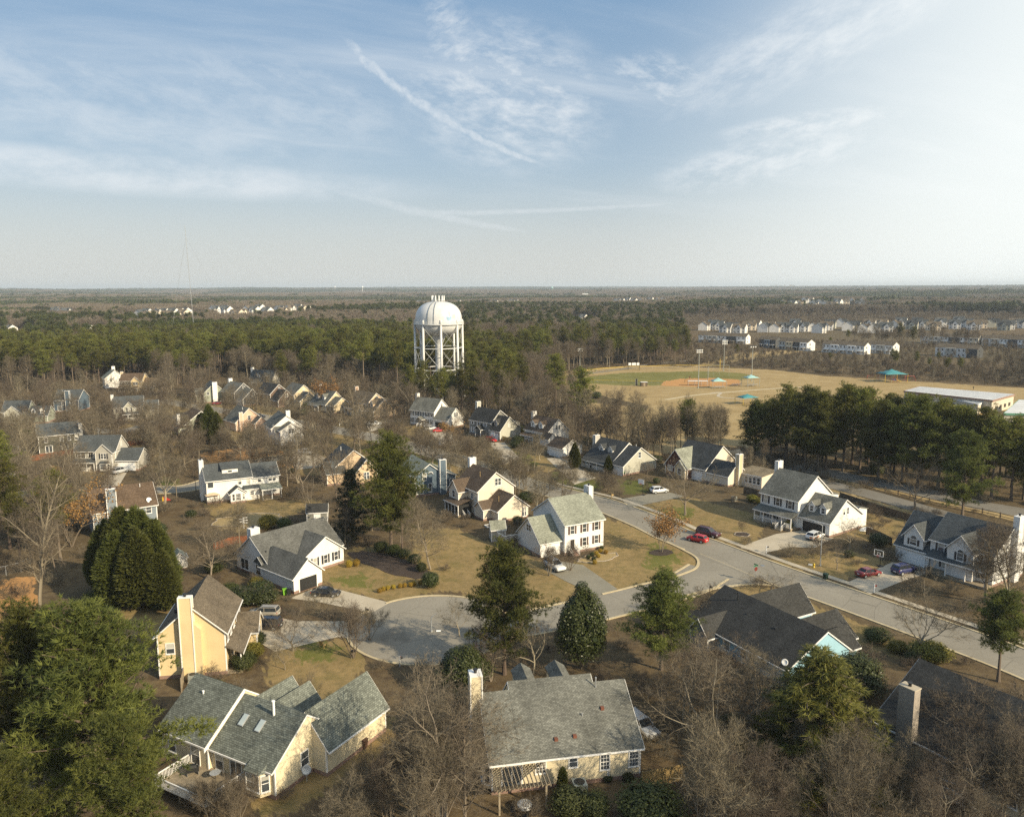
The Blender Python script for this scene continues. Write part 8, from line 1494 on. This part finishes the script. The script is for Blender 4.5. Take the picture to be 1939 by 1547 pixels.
for x in (-5.5, 5.5):
    for y in (-4.5, 4.5): q = MB(); q.box(x-.15, y-.15, 0, x+.15, y+.15, 3.4); q.build('post', 'trim', r)
CLEAR.append((p.x, p.y, 8)); CLEAR.append((p.x*.95, p.y*.95, 10))
# ---------------------------------------------------------------- woods
def valnoise(x, y, s, seed):
    rng = np.random.default_rng(seed); g = rng.random((256, 256)); xi, yi = x/s, y/s; x0 = np.floor(xi).astype(int); y0 = np.floor(yi).astype(int); fx, fy = xi-x0, yi-y0; fx = fx*fx*(3-2*fx); fy = fy*fy*(3-2*fy)
    a = g[x0 % 256, y0 % 256]; b = g[(x0+1) % 256, y0 % 256]; c = g[x0 % 256, (y0+1) % 256]; d = g[(x0+1) % 256, (y0+1) % 256]
    return (a*(1-fx)+b*fx)*(1-fy)+(c*(1-fx)+d*fx)*fy
NEARWOOD = G([(-330, 742), (-60, 744), (100, 741), (170, 724), (290, 726), (330, 738), (430, 712), (470, 720), (520, 740), (600, 746), (680, 746), (770, 748), (890, 752), (960, 765), (1010, 760), (1060, 712), (1110, 697), (1200, 693), (1300, 690), (1400, 694), (1470, 700), (1560, 708), (1700, 716), (1830, 724), (1939, 732), (2300, 752)])
WOODPOLY = [(-900, 500), (-900, 1000)]
def in_wood(x, y):
    """beyond the line where the houses and the park end"""
    wx = np.array([p[0]/p[1] for p in NEARWOOD]); wd = np.array([p[1] for p in NEARWOOD]); o = np.argsort(wx); return y > np.interp(x/np.maximum(y, 1), wx[o], wd[o])
PINES = [G(p) for p in ([(330, 640), (500, 632), (640, 640), (780, 640), (790, 745), (680, 735), (600, 725), (500, 715), (420, 690), (340, 665)], [(70, 660), (190, 640), (330, 640), (340, 668), (220, 672), (100, 690)], [(-200, 735), (-100, 690), (60, 650), (200, 645), (330, 650), (330, 690), (200, 700), (60, 715)], [(1140, 692), (1165, 640), (1290, 640), (1315, 692)], [(780, 700), (1000, 690), (1000, 770), (790, 770)])]
MIXED = [G(p) for p in ([(-300, 745), (-200, 690), (60, 650), (330, 650), (520, 715), (600, 748), (500, 748), (330, 742), (190, 740)], [(-300, 680), (340, 640), (340, 618), (-300, 618)], [(520, 745), (780, 752), (780, 725), (520, 712)])]
BAREP = G([(870, 712), (1140, 700), (1440, 690), (1440, 592), (870, 592)])
def pine_share(x, y):
    d = np.hypot(x, y); n = valnoise(x, y, 46, 1)*.45+valnoise(x, y, 120, 2)*.55; m = valnoise(x, y, 260, 3)*.6+valnoise(x, y, 700, 4)*.4; n = np.where(d > 800, .35*n+.65*m, n)
    s = (n-.585)*7+.30
    for p in MIXED: s = np.where(inpoly(x, y, p), (valnoise(x, y, 26, 8)-.5)*6+.42, s)
    for p in PINES: s = np.where(inpoly(x, y, p), 1.12-.7*valnoise(x, y, 20, 9), s)
    s = np.where(inpoly(x, y, BAREP) & ~inpoly(x, y, PINES[3]), .10+.25*valnoise(x, y, 30, 7), s)
    s = np.where((d > 1600), (m-.5)*9+.5, s); return np.clip(s, 0.03, .97)
def scatter(r0, r1, sp, seed, half=38):
    rng = np.random.default_rng(seed); a = math.radians(half); n = int(a*(r1*r1-r0*r0)/(sp*sp)); r = np.sqrt(rng.uniform(r0*r0, r1*r1, n)); t_ = rng.uniform(-a, a, n); return r*np.sin(t_), r*np.cos(t_), rng
C_ = np.array(CLEAR)
def clear(x, y, C=None):
    ok = np.ones(len(x), bool)
    for cx, cy, cr in (C_ if C is None else C): ok &= (x-cx)**2+(y-cy)**2 > cr*cr
    return ok
def thin(x, y, dmin):
    g = {}; keep = np.zeros(len(x), bool)
    for i in range(len(x)):
        k = (int(x[i]//dmin), int(y[i]//dmin)); bad = False
        for a in (-1, 0, 1):
            for b in (-1, 0, 1):
                for j in g.get((k[0]+a, k[1]+b), ()): bad |= (x[i]-x[j])**2+(y[i]-y[j])**2 < dmin*dmin
        if not bad: keep[i] = True; g.setdefault(k, []).append(i)
    return keep
NOGROW = LAWN[:6]+FIELD+DRV
def yard(n, r0, r1, seed, dmin, half=36):
    rng = np.random.default_rng(seed); a = math.radians(half); r = np.sqrt(rng.uniform(r0*r0, r1*r1, n)); t_ = rng.uniform(-a, a, n); x, y = r*np.sin(t_), r*np.cos(t_); ok = ~in_wood(x, y) & clear(x, y, np.array([(a, b, c*.95) for a, b, c in FOOT]))
    for p in NOGROW: ok &= ~inpoly(x, y, p)
    x, y = x[ok], y[ok]
    for line, w_ in ((MAINC, 7), (SIDEC, 5.6), (LEFTC, 5.5), (FARC, 5)):
        L = np.array([(p.x, p.y) for p in line]); x_, y_ = x, y; dd = np.full(len(x), 1e9)
        for p in L: dd = np.minimum(dd, (x-p[0])**2+(y-p[1])**2)
        k = dd > w_*w_; x, y = x[k], y[k]
    k = (x-BULB.x)**2+(y-BULB.y)**2 > (BR+1.5)**2; x, y = x[k], y[k]; k = thin(x, y, dmin); return x[k], y[k], rng
nx, ny, rng = scatter(230, 760, 3.6, 41); ok = in_wood(nx, ny) & clear(nx, ny); nx, ny = nx[ok], ny[ok]; k = thin(nx, ny, 5.2); nx, ny = nx[k], ny[k]
isp = rng.random(len(nx)) < pine_share(nx, ny); dist = np.hypot(nx, ny); hp = 14+7*rng.random(len(nx))+6*valnoise(nx, ny, 35, 12); hb = 12+7*rng.random(len(nx))
hp *= np.where(dist > 540, .84, 1)
lowp = inpoly(nx, ny, G([(1300, 642), (1440, 652), (1700, 660), (2000, 655), (2000, 740), (1300, 712)])); hp = np.where(lowp, hp*.5, hp); hb = np.where(lowp, hb*.45, hb); isp &= ~(lowp & (rng.random(len(nx)) < .75))
# in the rows that face the viewer the trees stand alone; deeper in, the wood is one mass
front = dist-np.array([np.interp(x/y, [p[0]/p[1] for p in NEARWOOD], [p[1] for p in NEARWOOD]) for x, y in zip(nx, ny)])
n_p = sum(1 for t_ in TREES if t_[2] == 'pine_tree'); n_b = sum(1 for t_ in TREES if t_[2] == 'bare_tree')
score = dist+front*.35
own_p = [i for i in np.argsort(score) if isp[i]][:max(0, 292-n_p)]; own_b = [i for i in np.argsort(score) if not isp[i]][:max(0, 290-n_b-112)]
for i in own_p: plant('pine_tree', 'mid%d' % (i % 4), (nx[i], ny[i]), hp[i], 'tall dark green pine standing in the wood behind the houses', 'pine tree', 'pines of the wood behind the houses', 1.05+.3*rng.random(), parts=False)
for i in own_b: plant('bare_tree', 'wood%d' % (i % 3), (nx[i], ny[i]), hb[i], 'grey brown bare tree standing in the wood behind the houses', 'bare tree', 'bare trees of the wood behind the houses', 1.0+.35*rng.random(), parts=False)
rest = np.ones(len(nx), bool); rest[own_p] = False; rest[own_b] = False
def blobcrown(seed, n, rx, rz_, z0, leaf, mat, nm, H=1):
    ct, T = ellipsoid_leaves(seed, rx, rz_, n, leaf, z0, .2, 7, 'leaf', .8); return soup(nm, ct, [mat], None, T)
LO = {}
for j in range(3):
    rng2 = np.random.default_rng(300+j); tt, ct, T = conifer(310+j, 20, (.45, .4, .5)[j], 4.3, 26, 7, 3, 1.0, .36, cr=.9); LO['p%d' % j] = soup('wood_pine', np.concatenate([tt[:60], ct]), ['pine_bark', 'far_needles'], np.concatenate([np.zeros(60, int), np.ones(len(ct), int)]), np.concatenate([np.full(60, .4), T]))
    n = 520; z = rng2.uniform(.25, 1, n)**.8; a = rng2.uniform(0, 6.28, n); rr2 = 4.3*np.sin(np.clip(z, .0, 1)*2.5+.35)*rng2.uniform(.15, 1, n)**.5; c = np.column_stack([rr2*np.cos(a), rr2*np.sin(a), z*13]); d = unit(np.column_stack([np.cos(a)*rr2*.16, np.sin(a)*rr2*.16, np.ones(n)*.8])+rng2.normal(0, .4, (n, 3)))
    bl = blades(c, d, rng2.uniform(1.2, 2.6, n), rng2.uniform(.10, .22, n), rng2); tr = segs_to_tris(np.zeros((1, 3)), np.array([[0, 0, 11.]]), np.array([.2]), np.array([.07]), 4); LO['b%d' % j] = soup('wood_bare', np.concatenate([tr, bl]), ['far_twig'], None, rng2.uniform(0, 1, len(tr)+len(bl)))
    # several crowns together, for the distance
    P_ = []; Tn = []
    for q in range(9): ct, T = ellipsoid_leaves(330+10*j+q, rng2.uniform(3.5, 5), rng2.uniform(7, 11), 150, 1.7, 5, .2, 5, 'leaf', .8); off = rng2.uniform(-13, 13, 2); ct[:, :, 0] += off[0]; ct[:, :, 1] += off[1]; ct[:, :, 2] *= rng2.uniform(.8, 1.15); P_.append(ct); Tn.append(T*rng2.uniform(.5, 1.2))
    LO['P%d' % j] = soup('wood_pine_clump', np.concatenate(P_), ['far_needles'], None, np.clip(np.concatenate(Tn), 0, 1))
    n = 2200; c = np.column_stack([rng2.uniform(-15, 15, n), rng2.uniform(-15, 15, n), rng2.uniform(1, 11, n)]); c[:, 2] *= .7+.5*valnoise(c[:, 0]+50, c[:, 1]+50, 7, 60+j); d = unit(rng2.normal(0, .45, (n, 3))+np.array([0, 0, .9])); bl = blades(c, d, rng2.uniform(2, 4.2, n), rng2.uniform(.25, .5, n), rng2); LO['B%d' % j] = soup('wood_bare_clump', bl, ['far_twig'], None, rng2.uniform(0, 1, n))
def stuff(name, x, y, s, srcs, label, wide=1.0, seed=0):
    """one object: copies of a few tree meshes on many points (geometry nodes)"""
    rng = np.random.default_rng(seed); n = len(x); z = terrain(x, y); me = bpy.data.meshes.new(name); me.vertices.add(n); me.vertices.foreach_set('co', np.column_stack([x, y, z-.1]).astype(np.float32).ravel())
    for nm, v in (('size', s), ('spin', rng.uniform(0, 6.28, n))): a = me.attributes.new(nm, 'FLOAT', 'POINT'); a.data.foreach_set('value', np.asarray(v, dtype=np.float32))
    a = me.attributes.new('pick', 'INT', 'POINT'); a.data.foreach_set('value', rng.integers(0, len(srcs), n).astype(np.int32))
    o = link(name, me); tag(o, label, name.replace('_', ' '), None, 'stuff')
    ng = bpy.data.node_groups.new(name, 'GeometryNodeTree'); ng.interface.new_socket('Geometry', in_out='INPUT', socket_type='NodeSocketGeometry'); ng.interface.new_socket('Geometry', in_out='OUTPUT', socket_type='NodeSocketGeometry')
    gi = ng.nodes.new('NodeGroupInput'); go = ng.nodes.new('NodeGroupOutput'); j = ng.nodes.new('GeometryNodeJoinGeometry')
    def attr(nm, tp): a = ng.nodes.new('GeometryNodeInputNamedAttribute'); a.data_type = tp; a.inputs[0].default_value = nm; return a.outputs[0]
    S, R, K = attr('size', 'FLOAT'), attr('spin', 'FLOAT'), attr('pick', 'INT')
    cr = ng.nodes.new('ShaderNodeCombineXYZ'); ng.links.new(R, cr.inputs[2]); cs_ = ng.nodes.new('ShaderNodeCombineXYZ')
    mw = ng.nodes.new('ShaderNodeMath'); mw.operation = 'MULTIPLY'; ng.links.new(S, mw.inputs[0]); mw.inputs[1].default_value = wide
    ng.links.new(mw.outputs[0], cs_.inputs[0]); ng.links.new(mw.outputs[0], cs_.inputs[1]); ng.links.new(S, cs_.inputs[2])
    for i, src in enumerate(srcs):
        so_ = bpy.data.objects.new(src.name, src); oi = ng.nodes.new('GeometryNodeObjectInfo'); oi.inputs[0].default_value = so_; oi.inputs[1].default_value = True
        eq = ng.nodes.new('FunctionNodeCompare'); eq.data_type = 'INT'; eq.operation = 'EQUAL'; ng.links.new(K, eq.inputs[2]); eq.inputs[3].default_value = i
        ip = ng.nodes.new('GeometryNodeInstanceOnPoints'); ng.links.new(gi.outputs[0], ip.inputs[0]); ng.links.new(eq.outputs[0], ip.inputs[1]); ng.links.new(oi.outputs['Geometry'], ip.inputs[2]); ng.links.new(cr.outputs[0], ip.inputs[5]); ng.links.new(cs_.outputs[0], ip.inputs[6]); ng.links.new(ip.outputs[0], j.inputs[0])
    ng.links.new(j.outputs[0], go.inputs[0]); md = o.modifiers.new('copies', 'NODES'); md.node_group = ng; return o
jm = lambda k: [PROTO[('pine_tree', 'mid%d' % i)][2] for i in range(4)] if k == 'p' else [PROTO[('bare_tree', 'wood%d' % i)][2] for i in range(3)]
m = rest & isp; stuff('pine_wood', nx[m], ny[m], hp[m]/22, jm('p'), 'dense dark green pine wood behind the first trees', 1.15, 1); zx, zy, rg2 = yard(9000, 150, 420, 78, 6.2); ok = np.ones(len(zx), bool)
for cx, cy, cr in FOOT:
    d = math.hypot(cx, cy); ux, uy = cx/d, cy/d; al = (cx-zx)*ux+(cy-zy)*uy; ac = np.abs((cx-zx)*uy-(cy-zy)*ux); ok &= ~((al > 0) & (al < 40) & (ac < cr*1.0))
ok &= np.arctan2(zx, zy) < math.radians(5); zx, zy = zx[ok][:330], zy[ok][:330]
m = rest & ~isp; stuff('bare_wood', np.concatenate([nx[m], zx]), np.concatenate([ny[m], zy]), np.concatenate([hb[m]/17, .40+.40*rg2.random(len(zx))]), jm('b'), 'grey brown leafless wood behind the first trees', 1.2, 2)
x, y, rng = scatter(745, 1500, 6.6, 51); ok = clear(x, y); low2 = inpoly(x, y, G([(1290, 604), (1700, 600), (2100, 604), (2100, 668), (1290, 662)])); ok &= ~(low2 & (rng.random(len(x)) < .6)); x, y, low2 = x[ok], y[ok], low2[ok]; q = rng.random(len(x)) < pine_share(x, y); q &= ~low2; lw = np.where(low2, .5, 1.0)
stuff('far_pine_wood', x[q], y[q], lw[q]*(.62+.36*rng.random(q.sum())), [LO['p%d' % i] for i in range(3)], 'dark pine woods in the far distance', 1.15, 3); stuff('far_bare_wood', x[~q], y[~q], lw[~q]*(.85+.35*rng.random((~q).sum())), [LO['b%d' % i] for i in range(3)], 'grey brown bare woods in the far distance', 1.2, 4)
x, y, rng = scatter(1480, 3600, 16, 52); ok = clear(x, y); x, y = x[ok], y[ok]; q = rng.random(len(x)) < pine_share(x, y)
x2, y2, rng = scatter(3500, 15500, 52, 53); q2 = rng.random(len(x2)) < pine_share(x2*.4, y2*.4)
s2 = lambda n: 1.0+.5*rng.random(n)
stuff('horizon_pine_wood', np.concatenate([x[q], x2[q2]]), np.concatenate([y[q], y2[q2]]), np.concatenate([.75+.35*rng.random(q.sum()), s2(q2.sum())]), [LO['P%d' % i] for i in range(3)], 'dark pine woods reaching to the horizon', 1.25, 5); stuff('horizon_bare_wood', np.concatenate([x[~q], x2[~q2]]), np.concatenate([y[~q], y2[~q2]]), np.concatenate([.8+.3*rng.random((~q).sum()), s2((~q2).sum())]), [LO['B%d' % i] for i in range(3)], 'brown bare woods reaching to the horizon', 1.25, 6)
# trees and brush among the houses, off the lawns, roads and roofs
yx, yy, rng = yard(7000, 165, 400, 77, 8.0)
tx = np.array([t_[0] for t_ in TREES]); ty = np.array([t_[1] for t_ in TREES])
# keep open ground in front of house fronts: nothing random within a sight corridor
ok = np.ones(len(yx), bool)
for cx, cy, cr in FOOT:
    d = math.hypot(cx, cy); ux, uy = cx/d, cy/d; al = (cx-yx)*ux+(cy-yy)*uy; ac = np.abs((cx-yx)*uy-(cy-yy)*ux); ok &= ~((al > 0) & (al < 42) & (ac < cr*.95))
for i in range(len(yx)): ok[i] &= ((tx-yx[i])**2+(ty-yy[i])**2).min() > 22
ok &= (np.arctan2(yx, yy) < math.radians(3)) 
yx, yy = yx[ok], yy[ok]
for i in range(min(len(yx), 112)): plant('bare_tree', ('spread0', 'spread1', 'wild0', 'wild1', 'tall0', 'round0')[i % 6], (yx[i], yy[i]), 8+8*rng.random(), 'leafless yard tree among the western houses', 'bare tree', 'yard trees among the western houses', 1.0+.3*rng.random())
def brush(name, n, r0, r1, seed, dmin, label, s0, s1, srcs, extra=None):
    x, y, rng = yard(n, r0, r1, seed, dmin)
    if extra is not None: x, y = np.concatenate([x, extra[0]]), np.concatenate([y, extra[1]])
    stuff(name, x, y, rng.uniform(s0, s1, len(x)), srcs, label, 1.3, seed)
sb = [PROTO[('scrub_bush', 's%d' % i)][2] for i in range(2)]
fx, fy, rng = scatter(240, 560, 5.2, 91); ok = in_wood(fx+0, fy+4) & clear(fx, fy); fx, fy = fx[ok], fy[ok]
brush('undergrowth', 2600, 52, 330, 92, 4.2, 'low leafless brown brush between the yards and under the trees', .35, .95, sb, (fx, fy))
eb = [PROTO[('evergreen_bush', 'shrub_leaf')][2], PROTO[('evergreen_bush', 'magnolia_leaf')][2]]
x, y, rng = yard(420, 60, 400, 93, 9); k = min(len(x), 90); 
for i in range(k):
    s = .8+1.4*rng.random(); o = link('evergreen_bush', eb[i % 2]); o.location = (x[i], y[i], 0); o.rotation_euler = (0, 0, 6*rng.random()); o.scale = (s*1.2, s*1.2, s*.9); tag(o, 'dark green bush growing in the leaf litter of the yards', 'bush', 'green bushes in the leaf litter')
# ---------------------------------------------------------------- haze
hz = MB(); hz.box(-22000, -300, -30, 22000, 21000, 114)
m = bpy.data.materials.new('haze_air'); m.use_nodes = True; nt_ = m.node_tree; nt_.nodes.remove(nt_.nodes['Principled BSDF']); pv = nt_.nodes.new('ShaderNodeVolumePrincipled'); pv.inputs['Color'].default_value = (0.80, 0.90, 1.0, 1); pv.inputs['Density'].default_value = 0.00008; pv.inputs['Anisotropy'].default_value = 0.1
nt_.links.new(pv.outputs[0], nt_.nodes['Material Output'].inputs['Volume']); MAT['haze_air'] = m
ho = hz.build('haze', 'haze_air', uv=False); tag(ho, 'thin pale haze lying over the whole landscape', None, None, 'stuff'); m.cycles.homogeneous_volume = True
